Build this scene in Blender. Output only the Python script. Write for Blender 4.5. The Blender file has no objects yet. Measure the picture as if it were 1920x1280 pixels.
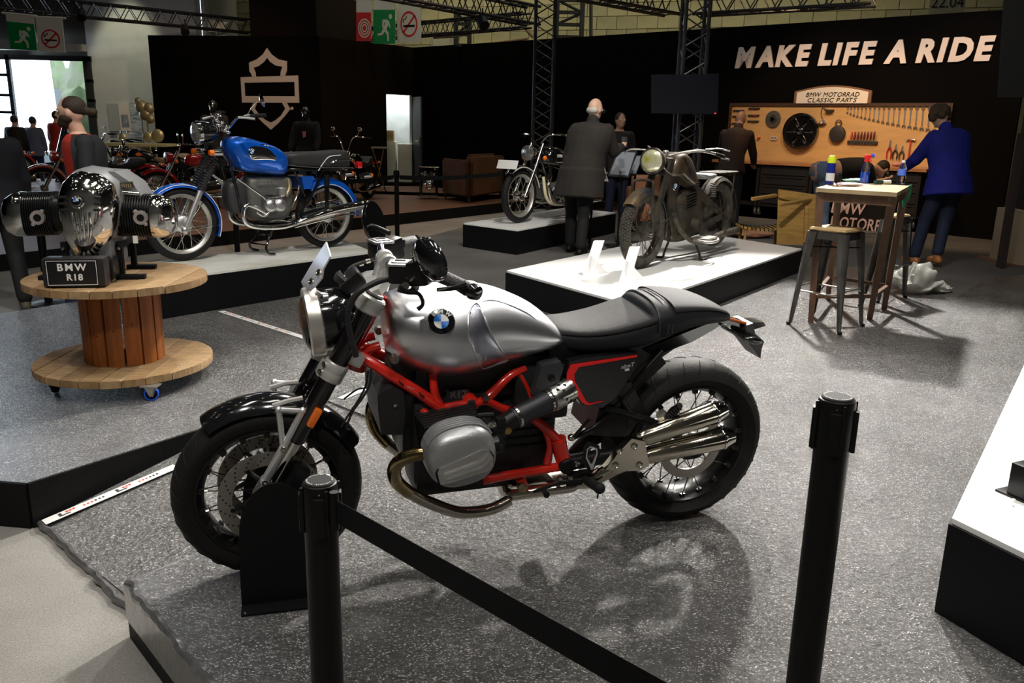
import bpy, bmesh, math, random
from mathutils import Vector, Matrix, noise
R = math.radians; PI = math.pi; rnd = random.Random(7)
sc = bpy.context.scene; COL = sc.collection
# ---------------------------------------------------------------- camera
FPX, PITCH, ROLL, CAMH = 1576.5, .2522, .021, 1.46
cp, sp = math.cos(PITCH), math.sin(PITCH)
_f = Vector((0, cp, -sp)); _u = Vector((0, sp, cp)); _r = Vector((1, 0, 0))
_r2 = _r*math.cos(ROLL) + _u*math.sin(ROLL); _u2 = -_r*math.sin(ROLL) + _u*math.cos(ROLL)
CAM = Vector((0, 0, CAMH))
cd = bpy.data.cameras.new('camera'); cam = bpy.data.objects.new('camera', cd); COL.objects.link(cam)
cd.sensor_width = 36; cd.lens = FPX/1920*36; cd.clip_start = .05; cd.clip_end = 200
mw = Matrix.Identity(4)
for i in range(3):
    mw[i][0] = _r2[i]; mw[i][1] = _u2[i]; mw[i][2] = -_f[i]; mw[i][3] = CAM[i]
cam.matrix_world = mw; sc.camera = cam
# ---------------------------------------------------------------- world, exposure
w = bpy.data.worlds.new('world'); sc.world = w; w.use_nodes = True
w.node_tree.nodes['Background'].inputs[0].default_value = (.75, .88, 1, 1)
w.node_tree.nodes['Background'].inputs[1].default_value = 1.6
vs = sc.view_settings; vs.view_transform = 'Standard'; vs.look = 'None'; vs.gamma = 1; vs.use_curve_mapping = False
vs.exposure = 0.0
# ---------------------------------------------------------------- lights of the hall (truss spots, ceiling lamps)
def lamp_rot(o, tgt):
    o.rotation_euler = (Vector(tgt)-o.location).to_track_quat('-Z', 'Y').to_euler()
def spot(loc, tgt, e, size=60, col=(1, .95, .88), rad=.12, blend=.5):
    l = bpy.data.lights.new('spot_light', 'SPOT'); l.energy = e; l.spot_size = R(size); l.color = col
    l.shadow_soft_size = rad; l.spot_blend = blend
    o = bpy.data.objects.new('spot_light', l); COL.objects.link(o); o.location = loc; lamp_rot(o, tgt); return o
def area(loc, tgt, e, sx, sy, col=(1, .97, .92)):
    l = bpy.data.lights.new('area_light', 'AREA'); l.energy = e; l.shape = 'RECTANGLE'; l.size = sx; l.size_y = sy; l.color = col
    o = bpy.data.objects.new('area_light', l); COL.objects.link(o); o.location = loc; lamp_rot(o, tgt); return o
LIGHTS = [
 ((-1.2, -.2, 4.6), (-.1, 2.7, .8), 250, 45),
 # back lights hanging over the stand, shining towards the camera
 ((1.3, 7.6, 5.0), (.5, 3.0, 0), 1500, 64), ((2.9, 10.2, 4.4), (2.0, 4.8, 0), 3400, 60), ((-.8, 7.8, 5.0), (-.7, 2.6, 0), 650, 50), ((3.6, 7.0, 5.0), (2.0, 2.2, 0), 700, 60),
 # over the platforms
 ((.9, 4.6, 5.2), (1.6, 7.9, .25), 750, 60), ((-.9, 5.2, 5.2), (-2.1, 7.9, .2), 500, 55), ((1.0, 7.5, 5.2), (.9, 11.4, .2), 420, 50),
 ((3.6, 1.2, 5.0), (2.6, 3.4, .2), 420, 50), ((-1.6, 1.4, 5.2), (-2.4, 4.5, .4), 290, 55), ((.6, -.4, 5.0), (.2, 2.8, .6), 260, 60),
 ((-4.2, 3.4, 5.0), (-3.2, 5.5, .4), 160, 60),
]
for a in LIGHTS: spot(*a)
WARM = (1, .62, .34)
for a in (((3.3, 12.3, 4.2), (4.6, 14.2, 1.3), 330, 75), ((4.6, 10.9, 4.2), (6.2, 12.6, 1.5), 330, 75)): spot(*a, col=WARM)
for a in (((-4.0, 14.0, 4.6), (-6.3, 18.0, 1.9), 360, 60), ((-4.5, 11.5, 4.6), (-3.2, 12.8, 0), 300, 70), ((-1.0, 12.5, 4.6), (-1.4, 13.8, 0), 200, 60)):
    spot(*a, col=(1, .66, .42))
for x in (-2.2, .2, 2.6): area((x, 2.6, 7.4), (x, 2.6, 0), 85, .7, 3.2)
for x in (-7, -3.5, 0, 3.5): area((x, 16, 7.4), (x, 16, 0), 26, .35, 2.6)
area((-14.5, 22.2, 2.0), (-12, 12, .5), 260, 5, 3.0, (.72, .86, 1))      # daylight through the glazed doors
spot((4.4, 11.2, 4.9), (5.6, 13.3, 2.85), 260, 62, (1, .86, .78)); spot((-9.6, 20.6, 6.2), (-9.9, 22.4, 2.6), 420, 34, (1, .93, .6)); spot((-12.6, 22.0, 3.6), (-9.9, 22.2, 1.2), 60, 90, (.8, .9, 1))
for a in (((4.6, 18.4, 7.6), (4.2, 21.0, 4.2)), ((-2.0, 20.6, 7.6), (-1.6, 23.1, 4.2))): area(a[0], a[1], 150, 4.5, .5, (1, .93, .66))
# ---------------------------------------------------------------- materials
MATS = {}
def M(name, col, rough=.5, metal=0, var=0, vscale=8, bump=0, bscale=60, coat=0, coatr=.05, emis=0, trans=0, alpha=1, col2=None, stretch=None, ior=1.45, spec=None, sheen=0):
    if name in MATS: return MATS[name]
    m = bpy.data.materials.new(name); m.use_nodes = True; MATS[name] = m
    nt = m.node_tree; b = nt.nodes['Principled BSDF']; I = b.inputs
    c = (*col, 1); I['Base Color'].default_value = c; I['Roughness'].default_value = rough; I['Metallic'].default_value = metal
    I['Coat Weight'].default_value = coat; I['Coat Roughness'].default_value = coatr; I['IOR'].default_value = ior
    if spec is not None: I['Specular IOR Level'].default_value = spec
    if emis: I['Emission Color'].default_value = c; I['Emission Strength'].default_value = emis
    if trans: I['Transmission Weight'].default_value = trans
    if alpha < 1: I['Alpha'].default_value = alpha
    if sheen: I['Sheen Weight'].default_value = sheen
    if var or bump:
        tc = nt.nodes.new('ShaderNodeTexCoord'); mp = nt.nodes.new('ShaderNodeMapping'); nt.links.new(tc.outputs['Object'], mp.inputs[0])
        if stretch: mp.inputs['Scale'].default_value = stretch
    if var or col2:
        n = nt.nodes.new('ShaderNodeTexNoise'); n.inputs['Scale'].default_value = vscale; n.inputs['Detail'].default_value = 6
        nt.links.new(mp.outputs[0], n.inputs['Vector'])
        rp = nt.nodes.new('ShaderNodeValToRGB'); nt.links.new(n.outputs[0], rp.inputs[0])
        d = col2 if col2 else tuple(x*(1-var) for x in col)
        rp.color_ramp.elements[0].position = .38; rp.color_ramp.elements[1].position = .64
        rp.color_ramp.elements[0].color = (*d, 1); rp.color_ramp.elements[1].color = c
        nt.links.new(rp.outputs[0], I['Base Color'])
    if bump:
        n = nt.nodes.new('ShaderNodeTexNoise'); n.inputs['Scale'].default_value = bscale; n.inputs['Detail'].default_value = 4
        nt.links.new(mp.outputs[0], n.inputs['Vector'])
        bp = nt.nodes.new('ShaderNodeBump'); bp.inputs['Strength'].default_value = bump; bp.inputs['Distance'].default_value = .01
        nt.links.new(n.outputs[0], bp.inputs['Height']); nt.links.new(bp.outputs[0], I['Normal'])
    return m
black = M('matt_black', (.005, .005, .0055), .55, spec=.25)
satin = M('satin_black', (.007, .007, .0075), .34, spec=.35)
gloss = M('gloss_black', (.006, .006, .007), .12, coat=1)
rubber = M('tyre_rubber', (.012, .0115, .011), .66, spec=.25, var=.3, vscale=9, bump=.12, bscale=120)
rubber2 = M('old_tyre_rubber', (.075, .066, .05), .85, col2=(.03, .028, .024), vscale=14, var=1, bump=.3, bscale=90)
chrome = M('chrome', (.86, .84, .8), .07, 1)
steel = M('polished_steel', (.62, .58, .5), .16, 1)
alu = M('cast_aluminium', (.62, .62, .62), .38, 1, bump=.08, bscale=200)
galu = M('grey_cast_aluminium', (.3, .3, .3), .45, .7, bump=.15, bscale=150)
silver = M('silver_paint', (.62, .61, .58), .35, .6)
red = M('red_frame_paint', (.62, .018, .008), .22, coat=.8)
white = M('white_laminate', (.86, .86, .84), .22, spec=.5)
wprint = M('white_print', (.85, .84, .82), .5)
bluep = M('roundel_blue', (.02, .2, .72), .3)
orange = M('amber_lens', (.8, .16, .01), .15, coat=1)
redl = M('red_lens', (.6, .01, .01), .12, coat=1)
glassm = M('clear_glass', (.95, .97, 1), .02, trans=1)
# ---------------------------------------------------------------- mesh builder
def V(*a): return Vector(a)
class B:
    def __init__(s): s.bm = bmesh.new()
    def _add(s, vs, fs):
        v = [s.bm.verts.new(p) for p in vs]
        for f in fs:
            try: s.bm.faces.new([v[i] for i in f])
            except ValueError: pass
        return v
    def box(s, c, d, rot=None, bev=0, taper=1):
        c = Vector(c); h = [x/2 for x in d]; m = rot.to_matrix() if hasattr(rot, 'to_matrix') else (rot or Matrix.Identity(3))
        P = []
        for z in (-1, 1):
            t = taper if z > 0 else 1
            for x, y in ((-1, -1), (1, -1), (1, 1), (-1, 1)): P.append(c + m @ Vector((x*h[0]*t, y*h[1]*t, z*h[2])))
        v = s._add(P, [(0, 3, 2, 1), (4, 5, 6, 7), (0, 1, 5, 4), (1, 2, 6, 5), (2, 3, 7, 6), (3, 0, 4, 7)])
        if bev:
            es = {e for a in v for e in a.link_edges}
            bmesh.ops.bevel(s.bm, geom=list(es), offset=bev, segments=2, affect='EDGES', profile=.6)
        return s
    def rings(s, rs, cap=True, closed=False):
        n = len(rs[0]); vs = [[s.bm.verts.new(p) for p in r] for r in rs]
        L = len(rs)
        for i in range(L if closed else L-1):
            a, b = vs[i], vs[(i+1) % L]
            for j in range(n):
                k = (j+1) % n
                try: s.bm.faces.new((a[j], a[k], b[k], b[j]))
                except ValueError: pass
        if cap and not closed:
            for r, d in ((vs[0], -1), (vs[-1], 1)):
                try: s.bm.faces.new(r if d > 0 else r[::-1])
                except ValueError: pass
        return s
    def tube(s, pts, r, seg=10, smooth=0, closed=False, cap=True, flat=1):
        pts = [Vector(p) for p in pts]; rs = list(r) if isinstance(r, (list, tuple)) else [r]*len(pts)
        if smooth and len(pts) > 2:
            P, Q = [], []; n = len(pts); rng = range(n) if closed else range(n-1)
            for i in rng:
                p0 = pts[(i-1) % n] if closed or i else pts[0]*2-pts[1]
                p1 = pts[i]; p2 = pts[(i+1) % n]; p3 = pts[(i+2) % n] if closed or i+2 < n else pts[-1]*2-pts[-2]
                for k in range(smooth):
                    t = k/smooth
                    P.append(.5*((2*p1)+(p2-p0)*t+(2*p0-5*p1+4*p2-p3)*t*t+(3*p1-p0-3*p2+p3)*t**3)); Q.append(rs[i]*(1-t)+rs[(i+1) % n]*t)
            if not closed: P.append(pts[-1]); Q.append(rs[-1])
            pts, rs = P, Q
        n = len(pts); out = []; nrm = None
        for i, p in enumerate(pts):
            if closed: t = pts[(i+1) % n]-pts[i-1]
            else: t = pts[min(i+1, n-1)]-pts[max(i-1, 0)]
            if t.length < 1e-9: t = V(0, 0, 1)
            t.normalize()
            if nrm is None: nrm = t.orthogonal().normalized()
            nrm = (nrm-t*nrm.dot(t)); nrm = nrm.normalized() if nrm.length > 1e-6 else t.orthogonal().normalized()
            bn = t.cross(nrm)
            out.append([p+(nrm*math.cos(a)*flat+bn*math.sin(a))*rs[i] for a in [2*PI*k/seg for k in range(seg)]])
        return s.rings(out, cap, closed)
    def cyl(s, p0, p1, r0, r1=None, seg=16, cap=True): return s.tube([p0, p1], [r0, r0 if r1 is None else r1], seg, cap=cap)
    def lathe(s, prof, o=(0, 0, 0), ax=(0, 0, 1), seg=24, cap=True, arc=None):
        o = Vector(o); ax = Vector(ax).normalized(); u = ax.orthogonal().normalized() if abs(ax.z) < .99 else V(1, 0, 0); v = ax.cross(u)
        return s.rings([[o+ax*h+(u*math.cos(a)+v*math.sin(a))*r for a in [2*PI*k/seg for k in range(seg)]] for r, h in prof], cap)
    def ring(s, o, ax, R_, prof, seg=48, a0=0, a1=2*PI, up=None):
        """sweep the (radial, axial) profile round the axis: tyres, rims, fenders"""
        o = Vector(o); ax = Vector(ax).normalized(); u = (Vector(up) - ax*Vector(up).dot(ax)).normalized() if up is not None else (V(0, 0, 1)-ax*ax.z).normalized()
        v = ax.cross(u); full = abs(a1-a0-2*PI) < 1e-4; n = seg if full else seg+1; rs = []
        for k in range(n):
            a = a0+(a1-a0)*k/seg; d = u*math.cos(a)+v*math.sin(a)
            rs.append([o+d*(R_+r)+ax*h for r, h in prof])
        return s.rings(rs, True, full)
    def prism(s, poly, vec):
        vec = Vector(vec); a = [s.bm.verts.new(Vector(p)) for p in poly]; b = [s.bm.verts.new(Vector(p)+vec) for p in poly]; n = len(a)
        for f in (a[::-1], b):
            try: s.bm.faces.new(f)
            except ValueError: pass
        for i in range(n): s.bm.faces.new((a[i], a[(i+1) % n], b[(i+1) % n], b[i]))
        return s
    def strip(s, L, Rr, vec):
        """a bent band between two polylines, thickness vec"""
        vec = Vector(vec); rs = []
        for p, q in zip(L, Rr):
            p, q = Vector(p), Vector(q); rs.append([p, q, q+vec, p+vec])
        return s.rings(rs)
    def sph(s, c, r, sx=1, sy=1, sz=1, seg=14, rot=None):
        m = rot or Matrix.Identity(3); c = Vector(c); rs = []; k = max(6, seg//2)
        for i in range(k+1):
            a = -PI/2+PI*i/k; rr = max(math.cos(a), .01)*r
            rs.append([c+m @ Vector((rr*math.cos(2*PI*j/seg)*sx, rr*math.sin(2*PI*j/seg)*sy, math.sin(a)*r*sz)) for j in range(seg)])
        return s.rings(rs)
    def mirror(s):
        g = bmesh.ops.duplicate(s.bm, geom=s.bm.verts[:]+s.bm.edges[:]+s.bm.faces[:])
        vs = [e for e in g['geom'] if isinstance(e, bmesh.types.BMVert)]; fs = [e for e in g['geom'] if isinstance(e, bmesh.types.BMFace)]
        for v in vs: v.co.y *= -1
        bmesh.ops.reverse_faces(s.bm, faces=fs); return s
    def obj(s, name, m, parent=None, ang=38, fix=True):
        if fix: bmesh.ops.recalc_face_normals(s.bm, faces=s.bm.faces[:])
        me = bpy.data.meshes.new(name); s.bm.to_mesh(me); s.bm.free()
        return mk(name, me, m, parent, ang)
def mk(name, me, m, parent=None, ang=38):
    if m: me.materials.append(m)
    if ang and len(me.polygons):
        me.polygons.foreach_set('use_smooth', [True]*len(me.polygons)); me.set_sharp_from_angle(angle=R(ang))
    o = bpy.data.objects.new(name, me); COL.objects.link(o)
    if parent is not None: o.parent = parent
    return o
def thing(name, label, cat, loc=(0, 0, 0), rotz=0, group=None, mat3=None):
    o = bpy.data.objects.new(name, None); COL.objects.link(o); o.location = loc; o.rotation_euler = (0, 0, rotz)
    if mat3 is not None: o.rotation_euler = mat3.to_euler()
    o['label'] = label; o['category'] = cat
    if group: o['group'] = group
    return o
def tag(o, label, cat, group=None, kind=None):
    if label: o['label'] = label
    if cat: o['category'] = cat
    if group: o['group'] = group
    if kind: o['kind'] = kind
    return o
def struct(o): o['kind'] = 'structure'; return o
def stuff(o): o['kind'] = 'stuff'; return o
def dup(o, parent=None, loc=None, rotz=None, label=None):
    c = o.copy(); COL.objects.link(c)
    if parent is not None: c.parent = parent
    if loc is not None: c.location = loc
    if rotz is not None: c.rotation_euler[2] = rotz
    if label: c['label'] = label
    for ch in list(o.children): dup(ch, c)
    return c
def text(s, size, m, parent, loc, rot, name='lettering', depth=.002, bold=.0, shear=0, align='CENTER', space=1, sx=1):
    cu = bpy.data.curves.new(name, 'FONT'); cu.body = s; cu.size = size; cu.extrude = depth; cu.offset = bold; cu.shear = shear
    cu.align_x = align; cu.align_y = 'CENTER'; cu.space_character = space; cu.resolution_u = 3; cu.space_line = .85
    t = bpy.data.objects.new(name, cu); COL.objects.link(t)
    dg = bpy.context.evaluated_depsgraph_get(); me = bpy.data.meshes.new_from_object(t.evaluated_get(dg)); bpy.data.objects.remove(t)
    me.transform(Matrix.Diagonal((sx, 1, 1, 1)))
    o = mk(name, me, m, parent, 0); o.matrix_local = Matrix.Translation(Vector(loc)) @ (rot.to_4x4() if hasattr(rot, 'to_4x4') else rot.to_matrix().to_4x4())
    return o
def basis(x, y):
    """rotation whose local x and y axes are the given ones"""
    x = Vector(x).normalized(); z = x.cross(Vector(y)).normalized(); y = z.cross(x); m = Matrix.Identity(3)
    for i in range(3): m[i][0] = x[i]; m[i][1] = y[i]; m[i][2] = z[i]
    return m
# ---------------------------------------------------------------- survey of the photograph: a pixel and a known plane give a point
def ray(px, py): return _f + _r2*((px-960)/FPX) + _u2*((640-py)/FPX)
def gp(px, py, z=0.):
    d = ray(px, py); return CAM + d*((z-CAMH)/d.z)
def atY(px, py, Y):
    d = ray(px, py); return CAM + d*(Y/d.y)
class Fr:
    """frame of a vehicle: x forward, y to its left, z up; L() measures at a given distance from its centre plane"""
    def __init__(s, o, hd, lean=0):
        s.m = Matrix.Rotation(hd, 3, 'Z') @ Matrix.Rotation(lean, 3, 'X'); s.o = Vector(o)
    def X(s, p): return s.o + s.m @ Vector(p)
    def L(s, px, py, lat):
        d = s.m.transposed() @ ray(px, py); c = s.m.transposed() @ (CAM-s.o); return c + d*((lat-c.y)/d.y)
# ================================================================ setting
def floor_mat(name, c1, c2, film=1.0):
    m = bpy.data.materials.new(name); m.use_nodes = True; nt = m.node_tree; b = nt.nodes['Principled BSDF']; I = b.inputs
    tc = nt.nodes.new('ShaderNodeTexCoord')
    def nz(scale, det=5, rough=.6, st=None):
        n = nt.nodes.new('ShaderNodeTexNoise'); n.inputs['Scale'].default_value = scale; n.inputs['Detail'].default_value = det; n.inputs['Roughness'].default_value = rough
        mp = nt.nodes.new('ShaderNodeMapping'); nt.links.new(tc.outputs['Object'], mp.inputs[0])
        if st: mp.inputs['Scale'].default_value = st
        nt.links.new(mp.outputs[0], n.inputs['Vector']); return n
    n1 = nz(1.1, 7, .65); n2 = nz(40, 3, .6, (1, 2.6, 1))
    rp = nt.nodes.new('ShaderNodeValToRGB'); nt.links.new(n1.outputs[0], rp.inputs[0])
    rp.color_ramp.elements[0].position = .35; rp.color_ramp.elements[0].color = (*c1, 1); rp.color_ramp.elements[1].position = .68; rp.color_ramp.elements[1].color = (*c2, 1)
    nt.links.new(rp.outputs[0], I['Base Color']); I['Roughness'].default_value = .8
    if film:
        # clear crinkled protection film lying on the carpet
        I['Coat Weight'].default_value = film; I['Coat Roughness'].default_value = .09; I['Coat IOR'].default_value = 1.6
        v = nt.nodes.new('ShaderNodeTexVoronoi'); v.feature = 'F1'; v.inputs['Scale'].default_value = 42
        wn = nz(9, 3); mx = nt.nodes.new('ShaderNodeMix'); mx.data_type = 'VECTOR'; mx.inputs['Factor'].default_value = .06
        nt.links.new(tc.outputs['Object'], mx.inputs[4]); nt.links.new(wn.outputs['Color'], mx.inputs[5]); nt.links.new(mx.outputs[1], v.inputs['Vector'])
        b1 = nt.nodes.new('ShaderNodeBump'); b1.inputs['Strength'].default_value = .9; b1.inputs['Distance'].default_value = .009
        n3 = nz(95, 5, .8); n4 = nz(14, 5, .6, (1, 2.2, 1))
        ma = nt.nodes.new('ShaderNodeMath'); ma.operation = 'ADD'; nt.links.new(v.outputs['Distance'], ma.inputs[0]); nt.links.new(n3.outputs[0], ma.inputs[1])
        nt.links.new(ma.outputs[0], b1.inputs['Height'])
        b2 = nt.nodes.new('ShaderNodeBump'); b2.inputs['Strength'].default_value = .35; b2.inputs['Distance'].default_value = .02
        nt.links.new(n4.outputs[0], b2.inputs['Height']); nt.links.new(b2.outputs[0], b1.inputs['Normal'])
        # every little crease of the film is a facet with a tilt of its own
        def vm(op, a, c_=None, val=None):
            n = nt.nodes.new('ShaderNodeVectorMath'); n.operation = op; nt.links.new(a, n.inputs[0])
            if c_ is not None: nt.links.new(c_, n.inputs[1])
            elif op == 'SCALE': n.inputs['Scale'].default_value = val
            elif val is not None: n.inputs[1].default_value = val
            return n.outputs[0]
        acc = b1.outputs[0]
        for sc_, am, st_ in ((85, .42, (1, 1.9, 1)), (190, .3, (1.6, 1, 1))):
            f = nt.nodes.new('ShaderNodeTexVoronoi'); f.inputs['Scale'].default_value = sc_; mp2 = nt.nodes.new('ShaderNodeMapping'); mp2.inputs['Scale'].default_value = st_
            nt.links.new(mx.outputs[1], mp2.inputs[0]); nt.links.new(mp2.outputs[0], f.inputs['Vector'])
            acc = vm('ADD', acc, vm('SCALE', vm('SUBTRACT', f.outputs['Color'], None, (.5, .5, .5)), None, am))
        nt.links.new(vm('NORMALIZE', acc), I['Coat Normal']); FN = vm('NORMALIZE', acc)
        # milky crease marks and painted sparkle of the film: bright flecks, denser in patches
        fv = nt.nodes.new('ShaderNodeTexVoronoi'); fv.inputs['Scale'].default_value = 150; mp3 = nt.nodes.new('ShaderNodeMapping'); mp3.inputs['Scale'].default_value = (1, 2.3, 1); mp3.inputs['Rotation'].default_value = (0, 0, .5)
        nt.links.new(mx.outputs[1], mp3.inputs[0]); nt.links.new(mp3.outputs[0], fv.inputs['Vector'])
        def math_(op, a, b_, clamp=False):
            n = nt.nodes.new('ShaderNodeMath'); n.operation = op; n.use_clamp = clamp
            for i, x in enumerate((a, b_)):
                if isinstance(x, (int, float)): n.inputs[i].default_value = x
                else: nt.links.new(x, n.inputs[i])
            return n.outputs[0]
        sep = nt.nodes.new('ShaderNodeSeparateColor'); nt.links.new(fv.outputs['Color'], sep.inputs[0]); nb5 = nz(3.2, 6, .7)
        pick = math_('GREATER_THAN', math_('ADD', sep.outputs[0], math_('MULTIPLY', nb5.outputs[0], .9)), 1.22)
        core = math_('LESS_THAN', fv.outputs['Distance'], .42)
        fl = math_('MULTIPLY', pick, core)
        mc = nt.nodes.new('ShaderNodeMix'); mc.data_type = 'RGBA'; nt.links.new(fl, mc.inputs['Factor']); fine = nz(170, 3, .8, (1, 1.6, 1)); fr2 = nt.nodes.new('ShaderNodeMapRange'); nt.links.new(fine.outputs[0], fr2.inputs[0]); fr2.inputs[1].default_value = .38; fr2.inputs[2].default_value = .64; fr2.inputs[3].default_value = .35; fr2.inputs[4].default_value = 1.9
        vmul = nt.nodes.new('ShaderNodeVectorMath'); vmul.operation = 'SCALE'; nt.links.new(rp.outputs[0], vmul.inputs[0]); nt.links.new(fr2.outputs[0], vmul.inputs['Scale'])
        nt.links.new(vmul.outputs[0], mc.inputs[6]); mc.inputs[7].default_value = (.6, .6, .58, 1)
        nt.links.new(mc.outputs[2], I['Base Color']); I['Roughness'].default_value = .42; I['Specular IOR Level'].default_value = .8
    if not film:
        fz = nz(130, 4, .85); f3 = nt.nodes.new('ShaderNodeMapRange'); nt.links.new(fz.outputs[0], f3.inputs[0]); f3.inputs[1].default_value = .36; f3.inputs[2].default_value = .64; f3.inputs[3].default_value = .72; f3.inputs[4].default_value = 1.25
        v3 = nt.nodes.new('ShaderNodeVectorMath'); v3.operation = 'SCALE'; nt.links.new(rp.outputs[0], v3.inputs[0]); nt.links.new(f3.outputs[0], v3.inputs['Scale']); nt.links.new(v3.outputs[0], I['Base Color'])
    b3 = nt.nodes.new('ShaderNodeBump'); b3.inputs['Strength'].default_value = .8; b3.inputs['Distance'].default_value = .004
    n5 = nz(260, 3, .7); nt.links.new(n5.outputs[0], b3.inputs['Height']); nt.links.new(FN if film else b3.outputs[0], I['Normal'])
    return m
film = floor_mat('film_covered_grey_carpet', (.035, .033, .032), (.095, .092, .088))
carpetm = floor_mat('pale_carpet', (.17, .16, .145), (.25, .24, .22), 0)
def slab(name, poly, z0, z1, m):
    b = B(); b.prism([(x, y, z0) for x, y in poly], (0, 0, z1-z0)); return b.obj(name, m, None, 0)
# outer carpet of the aisle, 20 cm below the stand
struct(slab('floor_aisle', [(-30, -3), (14, -3), (14, 34), (-30, 34)], -.30, -.20, carpetm))
# the raised, film covered stand floor: two decks joined behind a ramp
P0 = gp(50, 905); P1 = gp(400, 795); Q0 = gp(238, 1092); Q1 = gp(500, 985); E1 = gp(390, 1280)
ed = (E1-Q0).normalized(); E2 = Q0+ed*4.2
X1 = (-1.05, 4.75)                                  # where the ramp reaches deck height
FL = gp(0, 588); FL2 = gp(160, 562); fd = (FL2-FL).normalized(); F3 = FL+fd*3.2
lft = P0 + (P0-Q0).normalized()*0; LL = gp(-260, 880)
deck = [(Q0.x, Q0.y), (E2.x, E2.y), (8.5, -1.6), (8.5, 9.8), (6.3, 8.6), (4.2, 7.6), (4.4, 12.2), (2.2, 13.4), (-.2, 13.9), (-1.2, 11.0), (-2.0, 10.4), (F3.x, F3.y), (FL.x, FL.y), (LL.x, LL.y), (P0.x, P0.y), (P1.x, P1.y), (-.98, 4.3), (-.55, 3.9), (-.62, 3.3), (Q1.x, Q1.y)]
FB = [gp(1925, 514), gp(1853, 520), gp(1782, 563), gp(1742, 556), gp(1700, 520), gp(1640, 500)]
split = [(-.2, 7.3), (1.4, 8.2), (3.4, 9.3)]
near = [(p[0], p[1]) for p in deck[:3]]+[(FB[0].x+1.2, FB[0].y)]+[(p.x, p.y) for p in FB]+split[::-1]+[(-1.2, 8.4), (-2.2, 10.2)]+[(p[0], p[1]) for p in deck[11:]]
farp = [(p.x, p.y) for p in FB][::-1]; farp = split+farp+[(FB[0].x+1.2, FB[0].y), (8.6, 10.3), (5.6, 13.4), (2.6, 15.8), (.4, 14.4), (-.2, 13.9), (-1.2, 11.0), (-2.0, 10.4), (-2.2, 10.2), (-1.2, 8.4)]
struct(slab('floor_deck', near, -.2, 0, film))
struct(slab('floor_deck_bare', farp, -.2, -.001, floor_mat('bare_grey_carpet', (.07, .066, .06), (.11, .105, .1), 0)))
# ramp between the decks
ra = gp(55, 965, -.2); rb = gp(250, 1152, -.2)
b = B(); RP = [(ra.x-.02, ra.y, -.19), (rb.x+.05, rb.y, -.19), (Q1.x+.2, Q1.y-.02, -.012), (-.5, 3.3, -.002), (-.45, 4.0, -.002), (-.95, 4.36, -.002), (P1.x, P1.y+.03, -.05)]
v = [b.bm.verts.new(p) for p in RP]; c = b.bm.verts.new((-1.25, 3.2, -.1))
for i in range(len(v)): b.bm.faces.new((v[i], v[(i+1) % len(v)], c))
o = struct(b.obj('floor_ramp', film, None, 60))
# black skirts of the deck along the ramp and the aisle
skirt = M('black_skirt', (.006, .006, .0065), .6, spec=.2, bump=.3, bscale=30)
wrap = M('loose_film_edge', (.1, .1, .1), .3, var=.4, vscale=12, bump=1, bscale=22, coat=1, coatr=.15)
b = B()
def skirtwall(b, p, q, z0=-.2, z1=-.002, t=.012):
    p, q = Vector((p[0], p[1], 0)), Vector((q[0], q[1], 0)); n = (q-p).cross(V(0, 0, 1)).normalized()*t
    b.prism([p+V(0, 0, z0), q+V(0, 0, z0), q+V(0, 0, z1), p+V(0, 0, z1)], n)
skirtwall(b, LL, P0); skirtwall(b, P0, P1); struct(b.obj('trim_1', skirt, None, 0))
b = B(); skirtwall(b, Q0, E2, -.13, .001); skirtwall(b, Q1, Q0, -.19, -.002); struct(b.obj('trim_2', wrap, None, 0))
b = B(); skirtwall(b, Q0, E2, -.2, -.13, .008); struct(b.obj('trim_3', skirt, None, 0))
# crumpled film roll along the deck edges: irregular shiny bead
b = B()
for (p, q) in ((Q0, E2), (ra, rb)):
    pts = []; n = int((q-p).length/.03); z = p.z
    for i in range(n+1):
        t = i/n; pts.append(p.lerp(q, t)+V(noise.noise(V(i*.4, 0, z))*.02, noise.noise(V(i*.4, 5, z))*.02, noise.noise(V(i*.4, 9, z))*.008+(0 if z > -.1 else .012)))
    b.tube(pts, [.013+.008*abs(noise.noise(V(i*.7, 3, 1))) for i in range(n+1)], 7)
o = b.obj('film_edge', wrap, None, 50); struct(o); o.name = 'trim_4'
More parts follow.
